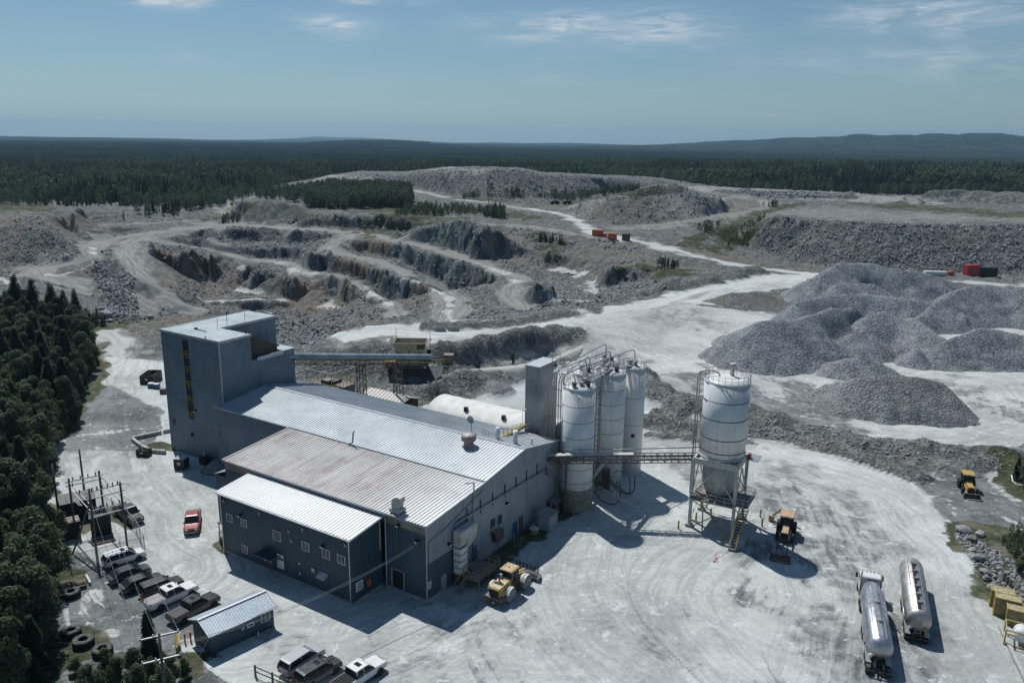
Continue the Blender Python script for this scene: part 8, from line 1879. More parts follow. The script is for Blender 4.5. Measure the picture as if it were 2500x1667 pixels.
def bucket(root, x, hw, h=1.25, dpt=1.3, mat=None, teeth=8, name='bucket', rack=True):
    mat = mat or M_STEEL; b = MB(); pr = [(x + dpt, .06), (x + .15, .06), (x - .05, .35), (x - .02, h * .75), (x + .25, h)]; pi = [(x + dpt, .12), (x + .2, .14), (x + .05, .4), (x + .08, h * .75), (x + .3, h - .03)]
    n = len(pr)
    for s in range(n - 1): b.prism([pr[s], pr[s + 1], pi[s + 1], pi[s]], -hw, hw)
    for s in (-1, 1): b.prism([(x + dpt, .06), (x - .05, .3), (x - .02, h * .75), (x + .25, h), (x + dpt * .8, .55)], s * hw - .04, s * hw + .04)
    o = b.build(name, mat, root); t = MB()
    for k in range(teeth): y = -hw + hw * 2 * (k + .5) / teeth; t.box(x + dpt, x + dpt + .16, y - .05, y + .05, .05, .11)
    if teeth: t.build('tooth', M_BLACKM, o)
    if rack:
        g = MB(); n = 7
        for k in range(n): y = -hw + hw * 2 * k / (n - 1); g.bar((x - .03, y, h * .5), (x + .45, y, h + .55), .12, .06)
        for q in (.3, .65, 1): g.bar((x + .25 + .2 * q, -hw, h + .52 * q), (x + .25 + .2 * q, hw, h + .52 * q), .05)
        for k in range(24): y = -hw + hw * 2 * k / 23; g.bar((x + .3, y, h + .25), (x + .45, y, h + .55), .025)
        g.build('spill_guard', M_BLACKM, o)
    return o
bucket(ld, 3.9, 1.65, 1.3)
w = MB()
for y in (-1.0, 1.0): w.bar((-.3, y * 1.05, .3), (-.3, y * 1.05, 2.0), .06); w.bar((.2, y * 1.05, .3), (.2, y * 1.05, 2.0), .06); w.bar((-.3, y * 1.05, .5), (.2, y * 1.05, .5), .06); w.bar((-.3, y * 1.05, 1.0), (.2, y * 1.05, 1.0), .06)
w.build('access_ladder', M_BLACKM, ld)
# ---- two tractor backhoes ----------------------------------------------------------
def backhoe(label, loc, ang, reach, boom, mat):
    o = empty('backhoe_loader', (*loc, gh(*loc)), math.radians(ang), label, 'backhoe'); o.scale = (1.15,) * 3 if reach > 4 else (1.05,) * 3
    for y in (-.95, .95): lwheel(-1.2, y, .75, .5, o, M_RUBBER); lwheel(1.3, y * .95, .5, .4, o, M_RUBBER)
    MB().prism([(.2, .8), (2.2, .8), (2.25, 1.45), (.2, 1.7)], -.42, .42).build('bonnet', mat, o, bevel=.05); MB().box(2.2, 2.3, -.4, .4, .75, 1.4).build('front_grille', M_BLACKM, o); MB().box(-1.9, 2.0, -.5, .5, .5, .85).build('chassis', M_RUST, o)
    MB().prism([(-1.6, 1.0), (.25, 1.0), (.1, 2.6), (-1.5, 2.6)], -.72, .72).build('cab_glass', M_TINT, o); w = MB()
    for y in (-.74, .74): w.bar((-1.6, y, .95), (-1.5, y, 2.65), .09); w.bar((.27, y, .95), (.1, y, 2.65), .09); w.bar((-.7, y, .95), (-.7, y, 2.65), .07)
    w.build('cab_posts', M_BLACKM, o); MB().box(-1.8, .35, -.88, .88, 2.6, 2.78, .05).build('cab_roof', mat, o, bevel=.05)
    for y in (-.4, .4): MB().box(.2, .35, y - .1, y + .1, 2.6, 2.72).build('work_light', M_LAMP, o)
    w = MB()
    for y in (-.6, .6): w.bar((.4, y, 1.25), (reach * .6, y, 1.0), .14, .2); w.bar((reach * .6, y, 1.0), (reach, y, .4), .12, .16)
    w.bar((reach * .6, -.6, 1.0), (reach * .6, .6, 1.0), .12); w.build('loader_arm', mat if reach < 4 else M_BLACKM, o); bucket(o, reach, 1.15, .85, .8, M_RUST, 0, rack=False)
    w = MB()
    if boom: w.bar((-2.0, 0, 1.0), (-2.6, .25, 3.4), .22, .3); w.bar((-2.6, .25, 3.4), (-2.9, .1, 1.6), .16, .22); w.box(-3.2, -2.6, -.25, .35, 1.1, 1.6)
    else: w.bar((-2.0, 0, 1.0), (-3.3, -.9, 2.0), .22, .3); w.bar((-3.3, -.9, 2.0), (-3.6, -1.9, .8), .16, .22); w.box(-3.9, -3.3, -2.4, -1.7, .1, .8)
    w.build('backhoe_boom', mat, o)
    for y in (-1, 1): MB().bar((-2.0, y * .4, .8), (-2.1, y * 1.7, .3), .14).build('stabiliser', M_RUST, o)
    MB().box(-2.2, -1.9, -.9, .9, .5, 1.2).build('rear_frame', mat, o); return o
backhoe("dusty tan loader with long thin front arms at the elevated tank's foot", (40.1, 105.9), -113, 6.6, False, plain('sun_faded_tan', (.44, .27, .12), .6, 0, .25, dust=(.6, .5, .42, .5)))
backhoe("yellow backhoe parked on grey gravel by the scrub at the right", (75.7, 122.6), -108, 3.0, True, plain('backhoe_yellow', (.46, .29, .05), .5, 0, .2, dust=(.5, .42, .3, .4)))
# ================================================================ SITE CLUTTER
# ---- small shed in front ----------------------------------------------------
sh = empty('small_shed', (-30.8, 78.7, gh(-30.8, 78.7)), 0, "small dark blue shed with a pale ribbed gable roof in the foreground", 'shed')
a0 = np.array([-32.6, 76.2]); a1 = np.array([-27.2, 82.0]); ex = (a1 - a0) / np.linalg.norm(a1 - a0); ey = np.array([-ex[1], ex[0]]); Ls = 8.2; Ws = 4.0
sh.location = (a0[0], a0[1], gh(*a0)); sh.rotation_euler = (0, 0, math.atan2(ex[1], ex[0]))
w = MB(); corr(w, (.25, 0, 0), (1, 0, 0), (0, 0, 1), Ls - .5, 0, 2.75, (0, -1, 0), .3, .02); corr(w, (.25, 0, 0), (0, 1, 0), (0, 0, 1), Ws, 0, interp([(0, 2.75), (2.0, 3.55), (Ws, 2.75)]), (-1, 0, 0), .3, .02); corr(w, (Ls - .25, 0, 0), (0, 1, 0), (0, 0, 1), Ws, 0, interp([(0, 2.75), (2.0, 3.55), (Ws, 2.75)]), (1, 0, 0), .3, .02); corr(w, (.25, Ws, 0), (1, 0, 0), (0, 0, 1), Ls - .5, 0, 2.75, (0, 1, 0), .3, .02)
w.build('walls', M_TEALO, sh, fix=False)
w = MB(); corr(w, (0, -.45, 2.60), (1, 0, 0), (0, 2.45, .98), Ls, 0, 2.64, (0, -.98, 2.45), .3, .035); corr(w, (0, Ws + .45, 2.60), (1, 0, 0), (0, -2.45, .98), Ls, 0, 2.64, (0, .98, 2.45), .3, .035)
w.build('roof', sheet_mat('shed_roof_sheet', (.42, .50, .57), .42, .3, .1, dust=.3), sh, fix=False)
w = MB(); w.bar((-.05, -.48, 2.55), (-.05, 2, 3.56), .07, .16); w.bar((-.05, Ws + .48, 2.55), (-.05, 2, 3.56), .07, .16); w.bar((Ls + .05, -.48, 2.55), (Ls + .05, 2, 3.56), .07, .16); w.bar((Ls + .05, Ws + .48, 2.55), (Ls + .05, 2, 3.56), .07, .16); w.bar((-.05, 2, 3.64), (Ls + .05, 2, 3.64), .3, .05); w.bar((0, -.5, 2.58), (Ls, -.5, 2.58), .05, .12); w.build('ridge_trim', M_WHITE, sh)
for args in ((6.3, 1.2, 1.1, 1.1, 2),): window(sh, args[0], -.03, args[1], args[2], args[3], 0, 0, 'S', 2)
sg = MB().box(4.6, 5.45, -.1, -.03, 1.35, 1.85).build('sign', M_WHITE, sh); MB().box(4.7, 5.35, -.12, -.105, 1.5, 1.68).build('print', M_BLACKM, sg); MB().box(3.9, 4.25, -.1, -.03, 1.4, 1.7).build('small_sign', M_CREAM, sh)
MB().bar((4.9, -.7, 2.75), (Ls, -.55, 2.8), .04).build('snow_guard', M_BLACKM, sh); MB().lathe([(.1, 0), (.1, .6)], 8, (5.6, -.5, 0)).build('vent_stub', M_CREAM, sh)
# ---- poles, wires -------------------------------------------------------------
def wire(name, a, b, sag, r=.02, mat=None, label=None, cat='cable', group=None):
    a = Vector(a); b = Vector(b); o = empty(name, tuple(a), 0, label, cat, group); n = 14
    MB().tube([(b - a) * (i / n) + Vector((0, 0, -sag * 4 * (i / n) * (1 - i / n))) for i in range(n + 1)], r, 4).build('strand', mat or M_STEEL, o); return o
pb_ = G(388, 1547, 10)
up = empty('utility_pole', (pb_[0], pb_[1], gh(pb_[0], pb_[1])), math.radians(26), "cross-armed wooden pole above the bushes near the small shed", 'utility pole')
MB().tube([(0, 0, -.3), (0, 0, 10.1)], .15, 10, radii=[.19, .13]).build('pole', M_WOOD, up)
for z, nm in ((9.8, 'crossarm'), (7.3, 'crossarm')):
    c = MB().box(-1.75, 1.75, -.06, .06, z - .07, z + .07).build(nm, M_STEEL, up)
    for x in (-1.65, 1.65, -.5): MB().lathe([(.05, z + .07), (.08, z + .14), (.05, z + .3)], 8, (x, 0, 0)).build('insulator', M_WHITE, c)
MB().box(-.2, .2, .1, .35, 6.2, 6.9).build('fuse_box', M_STEEL, up)
def upw(x, z): return up.matrix_basis @ Vector((x, 0, z))
bpy.context.view_layer.update()
for i, (x, z, tx, tz) in enumerate(((-1.65, 10.0, (-57.6, 100.6, 8.3), 1.2), (-.3, 10.1, (-56.2, 101.7, 8.3), 1.2), (1.65, 10.0, (-54.6, 102.9, 8.3), 1.2))): wire('overhead_wire', upw(x, z), tx, tz, .018, None, "power line from the cross-armed pole up to the substation, %s strand" % ('left', 'middle', 'right')[i])
for i, x in enumerate((-1.65, 1.65)): wire('overhead_wire', upw(x, 7.6), G((360, 440)[i], 1690, 4.5), .1, .018, None, "short drop wire below the cross-armed pole's lower arm, %s one" % ('left', 'right')[i])
for i in (0, 1): wire('service_cable', L2W(-1.0, -.1, 7.9 - .25 * i), (-31.4, 66.5, 8.3 - .2 * i), 1.3, .03, M_STEEL, "pale service cable drooping from the mill hall corner, %s of the pair" % ('upper', 'lower')[i])
wire('guy_wire', sh.matrix_basis @ Vector((0, -.45, 2.7)), tuple(G(470, 1632, .1)), .02, .02, M_WHITE, "white guy wire from the small shed's eave to the ground")
# ---- substation ------------------------------------------------------------------
def wpole(label, b, h, lean=(0, 0), r=.16): o = empty('utility_pole', (b[0], b[1], gh(b[0], b[1])), 0, label, 'utility pole'); MB().tube([(0, 0, -.2), (lean[0], lean[1], h)], r, 9, radii=[r * 1.15, r * .8]).build('pole', M_WOOD, o); return o
wpole("bare wooden pole standing alone behind the substation", (-68.4, 118.5), 6.8); wpole("bare wooden pole against the trees left of the substation", (-67.6, 109.7), 7.9)
ss = empty('substation_frame', (-57, 100, 0), 0, "wooden-pole substation gantry with crossbeams and insulators", 'substation')
A = Vector((-54.8, 95.9, 10.2)); B = Vector((-52.8, 100.1, 9.5)); C_ = Vector((-62.4, 104.6, 7.6)); Dd = Vector((-59.3, 107.0, 7.8)); 
A = Vector((-55.6, 97.4, 9.6)); off = Vector((-57, 100, 0))
for q, h in ((A, 9.8), (B, 9.6), (C_, 8.0), (Dd, 8.2)): MB().tube([(q.x + 57, q.y - 100, -.2), (q.x + 57, q.y - 100, h)], .15, 9).build('pole', M_WOOD, ss)
MB().tube([Vector((-59.1, 97.7, 0)) - off, Vector((A.x, A.y, 8.0)) - off], .13, 8).build('brace_pole', M_WOOD, ss)
w = MB()
for a, b, z in ((A, B, 9.3), (A, B, 8.3), (A, B, 6.6), (A, B, 5.6), (C_, Dd, 7.5), (C_, Dd, 6.9), (A, C_, 7.4), (B, Dd, 7.6), (A, C_, 6.4), (B, Dd, 6.6)):
    a = Vector((a.x, a.y, z)) - off; b = Vector((b.x, b.y, z)) - off; e = (b - a).normalized() * .5; w.bar(a - e, b + e, .1, .14)
w.build('crossbeam', M_STEEL, ss)
for a, b, z, n in ((A, B, 9.35, 6), (A, B, 6.7, 5), (C_, Dd, 7.6, 4), (A, C_, 7.5, 3)):
    for i in range(n):
        t_ = (i + .5) / n; q = Vector((a.x, a.y, z)).lerp(Vector((b.x, b.y, z)), t_) - off; MB().lathe([(.05, 0), (.11, .08), (.05, .14), (.11, .22), (.05, .28), (.09, .36), (.03, .5)], 8, tuple(q)).build('insulator', M_BLACKM, ss)
w = MB(); 
for s in (-.2, .2): w.bar((-3.2 + s, 1.6, 6.3), (-.9 + s, -1.0, 6.6), .05)
for k in range(10): t_ = k / 9; w.bar((-3.4 + 2.3 * t_, 1.6 - 2.6 * t_, 6.3 + .3 * t_), (-3.0 + 2.3 * t_, 1.6 - 2.6 * t_, 6.3 + .3 * t_), .04)
w.build('cable_ladder', M_STEEL, ss)
def tbox(label, cx, cy, ang, dx, dy, h, mat, matr, fins, name='transformer'):
    o = empty(name, (cx, cy, gh(cx, cy)), math.radians(ang), label, name.replace('_', ' ')); MB().box(-dx / 2, dx / 2, -dy / 2, dy / 2, 0, h).build('body', mat, o, bevel=.05)
    r = MB().box(-dx / 2 - .1, dx / 2 + .1, -dy / 2 - .1, dy / 2 + .1, h, h + .1).build('lid', matr, o)
    if fins:
        for k in range(fins): x = -dx / 2 + dx * (k + .5) / fins; MB().box(x - .03, x + .03, -dy / 2 - .35, -dy / 2, .4, h - .4).build('cooling_fin', mat, o)
        for k in range(3): MB().lathe([(.08, h + .1), (.14, h + .2), (.08, h + .3), (.14, h + .4), (.05, h + .7)], 8, (-.5 + .5 * k, 0, 0)).build('bushing', M_STEEL, r)
        MB().lathe([(.3, -.8), (.3, .8)], 12, (0, .4, h + .6), axis='x').build('oil_conservator', M_TEAL, r)
    else:
        for k in range(1, 5): x = -dx / 2 + dx * k / 5; MB().box(x - .03, x + .03, -dy / 2 - .1, dy / 2 + .1, h + .1, h + .15).build('roof_seam', M_BLACKM, r)
    return o
M_DK = plain('dark_green_enamel', (.02, .03, .028), .5, .1, .3); M_GRR = plain('grey_roofing', (.13, .13, .135), .7, 0, .2)
tbox("dark green power transformer with cooling fins inside the gantry", -58.3, 104.0, 30, 2.6, 2.2, 3.0, M_DK, M_DK, 7)
tbox("black switchgear shed with a seamed grey roof at the substation's back", -64.4, 109.3, 35, 4.6, 3.8, 2.9, M_DARK, M_GRR, 0, 'switchgear_shed')
tbox("small dark cubicle with a rust-edged roof left of the transformer", -61.9, 102.6, 35, 2.3, 2.0, 2.5, M_DARK, M_RUST, 0, 'switchgear_cubicle')
for k, s in enumerate(('nearest', 'middle', 'farthest')): o = empty('timber_sleeper', (-56.4 + k * -.45, 100.9 + k * .5, gh(-56.4, 101)), math.radians(36), "old timber sleeper under the transformer, %s of three" % s, 'timber'); MB().box(-1.5, 1.5, -.13, .13, 0, .22).build('beam', M_WOOD, o)
fn = empty('chain_link_fence', (-57, 100, 0), 0, "chain-link fence with leaning posts around the substation", 'fence'); FP = [(-70.2, 108.2), (-63.8, 101.2), (-57.0, 93.6), (-49.8, 98.9), (-53.4, 104.2), (-57.6, 108.6), (-64, 113.5)]
def mesh_mat():
    m = new_mat('chain_link'); t = NT(m); p = t.obj(); x, y, z = t.sepx(p); d = t.math('ADD', t.math('MULTIPLY', x, .8), t.math('MULTIPLY', y, .6))
    a = t.math('ABSOLUTE', t.math('SUBTRACT', t.math('FRACT', t.math('MULTIPLY', t.math('ADD', d, z), 9)), .5)); b = t.math('ABSOLUTE', t.math('SUBTRACT', t.math('FRACT', t.math('MULTIPLY', t.math('SUBTRACT', d, z), 9)), .5)); f = t.math('MAXIMUM', t.map(a, .42, .46), t.map(b, .42, .46)); t.out((.28, .29, .3), .5, .5)
    tr = t.n('ShaderNodeBsdfTransparent'); mx = t.n('ShaderNodeMixShader'); t.l(f, mx.inputs[0]); t.l(tr.outputs[0], mx.inputs[1]); t.l(t.b.outputs[0], mx.inputs[2]); t.l(mx.outputs[0], t.o.inputs['Surface']); return m
M_LINK = mesh_mat()
for a, b in zip(FP[:-1], FP[1:]):
    a = Vector((*a, 0)) - Vector((-57, 100, 0)); b = Vector((*b, 0)) - Vector((-57, 100, 0)); za = gh(a.x - 57, a.y + 100); zb = gh(b.x - 57, b.y + 100)
    MB().add([(a.x, a.y, za), (b.x, b.y, zb), (b.x, b.y, zb + 2.1), (a.x, a.y, za + 2.1)], [(0, 1, 2, 3)]).build('mesh_panel', M_LINK, fn, fix=False); MB().tube([(a.x, a.y, za + 2.15), (b.x, b.y, zb + 2.15)], .035, 5).build('top_rail', M_STEEL, fn)
    n = max(2, int((b - a).length / 2.6))
    for i in range(n): q = a.lerp(b, i / n); w = MB(); w.tube([(q.x, q.y, za - .1), (q.x, q.y, za + 2.3)], .05, 6); w.bar((q.x, q.y, za + 2.3), (q.x + .25, q.y - .2, za + 2.6), .04); w.bar((q.x, q.y, za + 2.3), (q.x - .25, q.y + .2, za + 2.6), .04); w.build('post', M_STEEL, fn)
# ---- tyres, tables, oddments in the lot --------------------------------------------
def tyre(px, py, lb, r=1.05): w_ = G(px, py, .5); o = empty('scrap_tyre', (w_[0], w_[1], gh(w_[0], w_[1])), random.uniform(0, 3), lb, 'tyre', 'big scrap tyres in the lot'); t_ = MB().lathe([(r * .45, .05), (r * .85, 0), (r, .1), (r, .72), (r * .85, .82), (r * .45, .77), (r * .42, .7), (r * .8, .6), (r * .8, .2), (r * .42, .12), (r * .45, .05)], 28, caps=False).build('casing', M_RUBBER, o); g = MB(); [g.bar((math.cos(a) * r * 1.0, math.sin(a) * r, .1), (math.cos(a + .12) * r, math.sin(a + .12) * r, .75), .1, .06, up=(math.cos(a), math.sin(a), 0)) for a in np.linspace(0, 6.28, 25)[:-1]]; g.build('tread', M_RUBBER, t_)
tyre(173, 1446, "large scrap tyre lying next to the sloping table"); tyre(174, 1540, "scrap tyre left of the chunky-treaded one", 1.0); tyre(203, 1563, "chunky-treaded scrap tyre between two others", 1.1); tyre(250, 1585, "scrap tyre half hidden by the bushes", 1.05)
def at_(px, py): w_ = G(px, py, 0); return (w_[0], w_[1], gh(w_[0], w_[1]))
o = empty('picnic_table', at_(192, 1432), .5, "weathered picnic table beside the large scrap tyre", 'table'); MB().box(-.9, .9, -.4, .4, .7, .76).build('table_top', M_WOOD, o)
for s in (-1, 1): MB().box(-.9, .9, s * .75 - .13, s * .75 + .13, .42, .47).build('bench', M_WOOD, o); MB().bar((s * .6, -.8, 0), (s * .6, .2, .7), .08).build('leg', M_WOOD, o)
o = empty('parking_beam', at_(216, 1418), -.9, "cream-topped beam on blocks beside the picnic table", 'beam'); MB().box(-1.2, 1.2, -.13, .13, .25, .45).build('beam', M_CREAM, o); MB().box(-1, -.8, -.15, .15, 0, .25).build('block', M_CONC, o); MB().box(.8, 1, -.15, .15, 0, .25).build('block', M_CONC, o)
def bin_(lb, loc, ang, dx, dy, h, mat, fill=None, lid=None, name='dumpster'):
    o = empty(name, (loc[0], loc[1], gh(loc[0], loc[1])), math.radians(ang), lb, name.replace('_', ' ')); w = MB(); t_ = .08
    w.box(-dx / 2, dx / 2, -dy / 2, -dy / 2 + t_, .1, h); w.box(-dx / 2, dx / 2, dy / 2 - t_, dy / 2, .1, h); w.box(-dx / 2, -dx / 2 + t_, -dy / 2 + t_, dy / 2 - t_, .1, h); w.box(dx / 2 - t_, dx / 2, -dy / 2 + t_, dy / 2 - t_, .1, h); w.box(-dx / 2 + t_, dx / 2 - t_, -dy / 2 + t_, dy / 2 - t_, .1, .2); w.build('body', mat, o)
    for k in np.linspace(-dx / 2 + .2, dx / 2 - .2, 5): MB().box(k - .05, k + .05, -dy / 2 - .06, -dy / 2, .1, h).build('rib', mat, o)
    if fill: r = random.Random(3); g = MB(); [g.bar((r.uniform(-dx / 2.4, dx / 2.4), r.uniform(-dy / 2.4, dy / 2.4), r.uniform(.4, h)), (r.uniform(-dx / 2.4, dx / 2.4), r.uniform(-dy / 2.4, dy / 2.4), r.uniform(.5, h * 1.05)), r.uniform(.08, .25)) for _ in range(26)]; q = g.build('scrap', fill, o); q['kind'] = 'stuff'
    if lid:
        for k in range(7): y = -dy / 2 + dy * (k + .5) / 7; MB().box(-dx / 2, dx / 2, y - .06, y + .06, h, h + .06).build('lid_rib', lid, o)
        MB().box(-dx / 2, dx / 2, -dy / 2, dy / 2, h - .02, h + .01).build('lid', M_BLACKM, o)
    MB().box(-.3, .3, -dy / 2 - .075, -dy / 2 - .062, h * .5, h * .75).build('label_plate', M_CREAM, o)
M_DKR = plain('dark_rust', (.07, .05, .042), .85, .1, .4)
bin_("open rusty skip full of scrap metal on the track behind the tower", (-82.0, 174.0), 3, 3.0, 5.2, 2.1, M_DKR, M_DKR)
bin_("black lidless bin packed with waste near the concrete barriers", (-65.1, 132.6), -8, 2.2, 1.4, 1.2, M_BLACKM, M_BLACKM); bin_("black dumpster with ribbed white lid at the tower's foot", (-56.2, 127.2), -5, 1.9, 1.7, 1.9, M_BLACKM, None, M_WHITE)
for i, (x, y, mt, lb) in enumerate(((-79.6, 168.6, M_BLUE, "left blue-and-white drum crate behind the tower"), (-78.3, 168.4, M_BLUE, "right blue-and-white drum crate behind the tower"), (-75.6, 165.4, M_RUST, "orange-brown crate peeking past the tower's corner"))):
    o = empty('crate', (x, y, gh(x, y)), .1, lb, 'crate'); MB().box(-.6, .6, -.6, .6, 0, 1.0).build('box', mt, o, bevel=.05); MB().box(-.55, .55, -.55, .55, 1.0, 1.12).build('lid', M_WHITE if i < 2 else mt, o)
for i, (a, b) in enumerate((((-70.6, 140.0), (-66.6, 143.4)), ((-66.4, 143.6), (-62.9, 146.0)), ((-70.4, 139.6), (-67.4, 136.4)), ((-67.2, 136.2), (-64.6, 134.0)), ((-64.3, 133.9), (-61.6, 133.4)))):
    a = Vector((*a, gh(*a))); b = Vector((*b, gh(*b))); o = empty('concrete_barrier', tuple(a), 0, "long concrete kerb block by the tower, %s" % ("first on the back side", "second on the back side", "leftmost on the front side", "middle one on the front side", "nearest the tower on the front side")[i], 'barrier', 'kerb blocks at the tower'); MB().bar((0, 0, .35), b - a + Vector((0, 0, .35)), .5, .7).build('block', M_CONC, o, bevel=.04)
for i in range(3): q = L2W(-47.5 - i * .5, 10.5 - i * .5); o = empty('concrete_post', (q.x, q.y, 0), LANG + .6, "pale concrete post lying in the tower's shade, %s" % ('nearest', 'middle', 'farthest')[i], 'post'); MB().box(-2, 2, -.16, .16, 0, .32).build('post', M_CONC, o)
q = L2W(-55, 12.4); o = empty('spoil_heap', (q.x, q.y, 0), 0, "dark conical spoil heap against the blue tower", 'spoil heap'); MB().lathe([(3.0, -.1), (2.1, .5), (1.1, 1.2), (.4, 1.7), (.05, 1.85)], 22).build('heap', M_ROCK, o)
q = L2W(-58.5, 12.6); o = empty('storage_skid', (q.x, q.y, 0), LANG, "small dark machine skid at the tower's base", 'machine'); MB().box(-.8, .8, -.6, .6, .2, 1.5).build('housing', M_DARK, o); MB().lathe([(.35, 1.5), (.35, 2.1), (.1, 2.3)], 12).build('cone', M_STEEL, o)
o = empty('rail_fence', (-26.5, 72.5, gh(-26.5, 72.5)), 0, "weathered two-rail timber fence above the lower row of cars", 'fence'); FQ = [G(625, 1652, 0), G(667, 1672, 0), G(715, 1700, 0)]; FQ = [G(624, 1650, 0), G(666, 1668, 0), G(712, 1686, 0)]; og = Vector((-26.5, 72.5, 0))
for q in FQ: v = Vector(q) - og; MB().box(v.x - .09, v.x + .09, v.y - .09, v.y + .09, 0, 1.35).build('post', M_WOOD, o)
for a, b in zip(FQ[:-1], FQ[1:]):
    for z in (.6, 1.15): MB().bar(Vector(a) - og + Vector((0, 0, z)), Vector(b) - og + Vector((0, 0, z)), .05, .12).build('rail', M_WOOD, o)
o = empty('yellow_plow', at_(428, 1585), .45, "yellow plow blade lying by the small shed's end wall", 'plow'); MB().prism([(0, .1), (.25, .1), (.3, .9), (.55, 1.25), (.4, 1.3), (.1, .9)], -1.2, 1.2).build('blade', M_YEL, o)
for i, (x, y) in enumerate(((452, 1568), (466, 1564))): q = at_(x, y); o = empty('marker_post', q, 0, "red marker post by the small shed, %s of two" % ('left', 'right')[i], 'post'); MB().lathe([(.1, 0), (.1, 1.2)], 8).build('post', M_ORANGE, o)
# ---- far machinery and boxes -------------------------------------------------------
def block(name, cat, px, py, z, ang, dims, mat, lb, trim=None):
    q = hit(px, py, H); o = empty(name, tuple(q), math.radians(ang), lb, cat); dx, dy, dz = dims; MB().box(-dx / 2, dx / 2, -dy / 2, dy / 2, .15, dz).build('shell', mat, o, bevel=.06); w = MB()
    for k in np.linspace(-dx / 2 + .2, dx / 2 - .2, 6): w.box(k - .05, k + .05, -dy / 2 - .07, dy / 2 + .07, .1, dz - .1)
    w.box(-dx / 2, dx / 2, -dy / 2 - .08, dy / 2 + .08, 0, .15); w.build('ribs', trim or mat, o); return o
block('steel_bin', 'steel bin', 2370, 672, 0, 10, (6.0, 3.0, 4.6), M_RED, "tall bright red steel bin on the road under the rocky dump"); block('steel_bin', 'steel bin', 2408, 676, 0, -12, (7.5, 3.0, 4.2), M_BLACKM, "black steel bin right beside the red one"); block('white_trailer', 'trailer', 2282, 671, 0, -5, (9, 2.4, 1.6), M_WHITE, "long white trailer behind the tallest stockpile")
block('attachment', 'machine part', 2318, 671, 0, 20, (3, 2, 1.6), M_ORANGE, "small orange machine part between the white trailer and red bin"); block('steel_bin', 'steel bin', 1459, 576, 0, -25, (5, 2.6, 3.0), M_ORANGE, "largest orange skip at the bend of the haul road"); block('steel_bin', 'steel bin', 1472, 578, 0, -25, (4, 2.4, 1.6), M_RED, "low red skip touching the large orange one"); block('steel_bin', 'steel bin', 1495, 584, 0, -20, (4.0, 2.2, 2.8), M_ORANGE, "single orange skip right of the skip pair"); block('generator', 'generator', 1528, 587, 0, -30, (3.2, 2.6, 3.2), M_BLACKM, "dark generator set on the haul road's edge", M_YEL)
for i, x in enumerate((1354, 1384)): q = hit(x, 499, H); o = empty('haul_truck', tuple(q), .2, "dark machine parked on the far dump terrace, %s one" % ('left', 'right')[i], 'mining machine'); o.scale = (.6, .6, .6); MB().prism([(-5, 1.2), (3.5, 1.2), (5, 3.2), (3, 4.0), (-3.5, 3.6)], -2.2, 2.2).build('body', M_DARK, o, bevel=.2); MB().box(3, 5, -1.5, 1.5, 1.2, 3.4).build('cab', M_DARK, o); [lwheel(a, b, 1.1, .9, o, M_RUBBER) for a in (-3, 3) for b in (-2, 2)]
# ---- yellow crates, tank skid at the right edge -----------------------------------------
for i, (px, py, dx, dy, h, mt, lb) in enumerate(((2428, 1478, 1.5, 2.4, 2.2, M_YEL, "open yellow crate farthest up the row at the right edge"), (2440, 1500, 1.5, 2.6, 2.4, M_YEL, "tallest yellow crate with a pale top in the right-edge row"), (2458, 1520, 1.6, 1.6, 2.1, M_YEL, "yellow crate with a dark drum inside, lowest of the row"))):
    q = at_(px + 14, py); o = empty('yellow_crate', q, math.radians(-28), lb, 'crate', 'yellow crates at the right edge'); MB().box(-dy / 2, dy / 2, -dx / 2, dx / 2, .1, h).build('panel_box', plain('weathered_ochre', (.27, .22, .12), .7, 0, .4, dust=(.6, .55, .4, .6)), o, bevel=.03); w = MB()
    for a in (-dy / 2, dy / 2):
        for b in (-dx / 2, dx / 2): w.bar((a, b, 0), (a, b, h + .05), .14)
    for z in (.1, h): w.bar((-dy / 2, -dx / 2, z), (dy / 2, -dx / 2, z), .12); w.bar((-dy / 2, dx / 2, z), (dy / 2, dx / 2, z), .12); w.bar((-dy / 2, -dx / 2, z), (-dy / 2, dx / 2, z), .12); w.bar((dy / 2, -dx / 2, z), (dy / 2, dx / 2, z), .12)
    w.build('frame', mt, o)
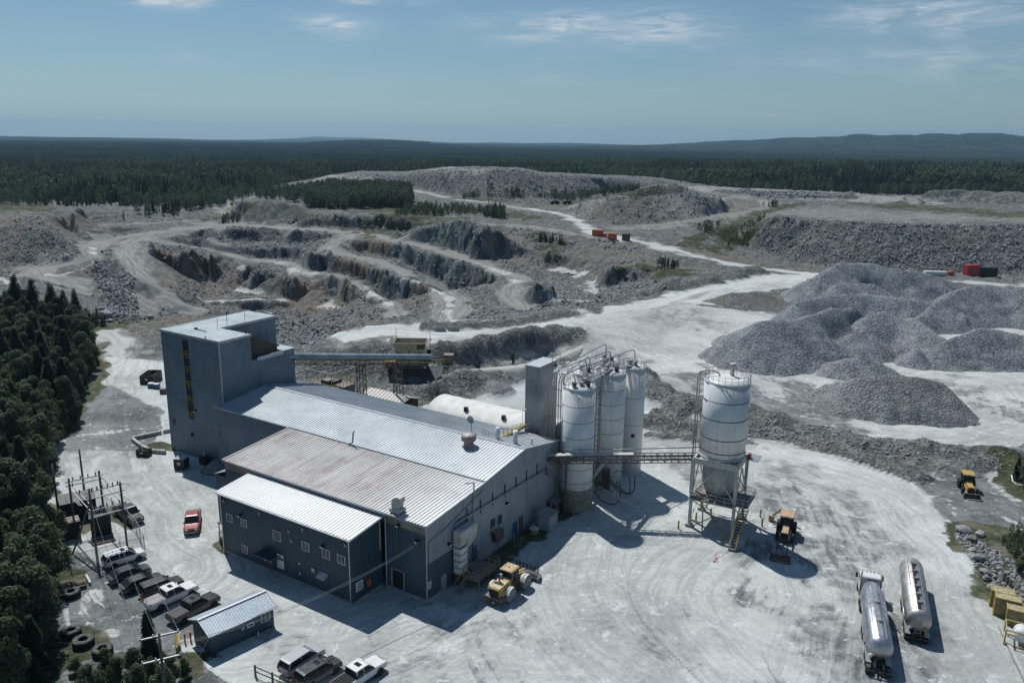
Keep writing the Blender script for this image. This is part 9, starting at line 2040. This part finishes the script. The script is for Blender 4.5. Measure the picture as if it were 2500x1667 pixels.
o = empty('red_drum', at_(2466, 1462), 0, "red drum with a white band behind the yellow crates", 'drum'); MB().lathe([(.42, 0), (.45, .5), (.42, 1.0)], 16).build('shell', M_RED, o); MB().lathe([(.46, .45), (.46, .6)], 16, caps=False).build('band', M_WHITE, o)
o = empty('tank_skid', at_(2490, 1570), math.radians(-30), "white drum tank in a yellow lifting frame at the right edge", 'tank skid'); MB().lathe([(.3, -.9), (.8, -.75), (.8, .75), (.3, .9)], 20, (0, 0, 1.3), axis='y').build('tank', M_WHITE, o); w = MB()
for a in (-1.6, 1.4):
    for b in (-1.2, 1.2): w.bar((a, b, 0), (a, b, 1.9), .14)
for z in (.15, 1.9): [w.bar(p_, q_, .12) for p_, q_ in (((-1.6, -1.2, z), (1.4, -1.2, z)), ((-1.6, 1.2, z), (1.4, 1.2, z)), ((-1.6, -1.2, z), (-1.6, 1.2, z)), ((1.4, -1.2, z), (1.4, 1.2, z)))]
w.build('frame', M_YEL, o)
o = empty('concrete_kerb', at_(2440, 1560), 0, "long low concrete kerb along the road at the right edge", 'kerb'); k0 = Vector(at_(2440, 1530)) - o.location; k1 = Vector(at_(2515, 1690)) - o.location; MB().bar(k0 + Vector((0, 0, .15)), k1 + Vector((0, 0, .15)), .4, .5).build('block', M_CONC, o)
for i, x in enumerate((2446, 2453, 2461)): o = empty('timber_post', at_(x + 4, 1418 + i * 8), .1, "short timber post above the yellow crates, %s" % ('left', 'middle', 'right')[i], 'post'); MB().box(-.15, .15, -.15, .15, 0, 1.2).build('post', M_WOOD, o)
o = empty('white_hose', at_(2470, 1172), 0, "white hose trailing from the trees beside the backhoe", 'hose'); p0 = Vector(at_(2470, 1172)); MB().tube([Vector(at_(x, y)) - p0 + Vector((0, 0, z)) for x, y, z in ((2468, 1170, .8), (2472, 1177, .2), (2482, 1184, .1), (2500, 1186, .1), (2530, 1184, .1))], .12, 7).build('hose', M_WHITE, o)
o = empty('rebar_stake', at_(1745, 1370), 0, "small red and rusty metal stake on the white ground", 'metal stake'); w = MB(); w.bar((0, 0, .1), (.4, 1.2, .5), .07); w.bar((-.3, -.2, .05), (.5, .2, .3), .08); w.bar((.1, 1.0, .3), (.8, 1.5, .6), .07); w.build('bar', M_RED, o)
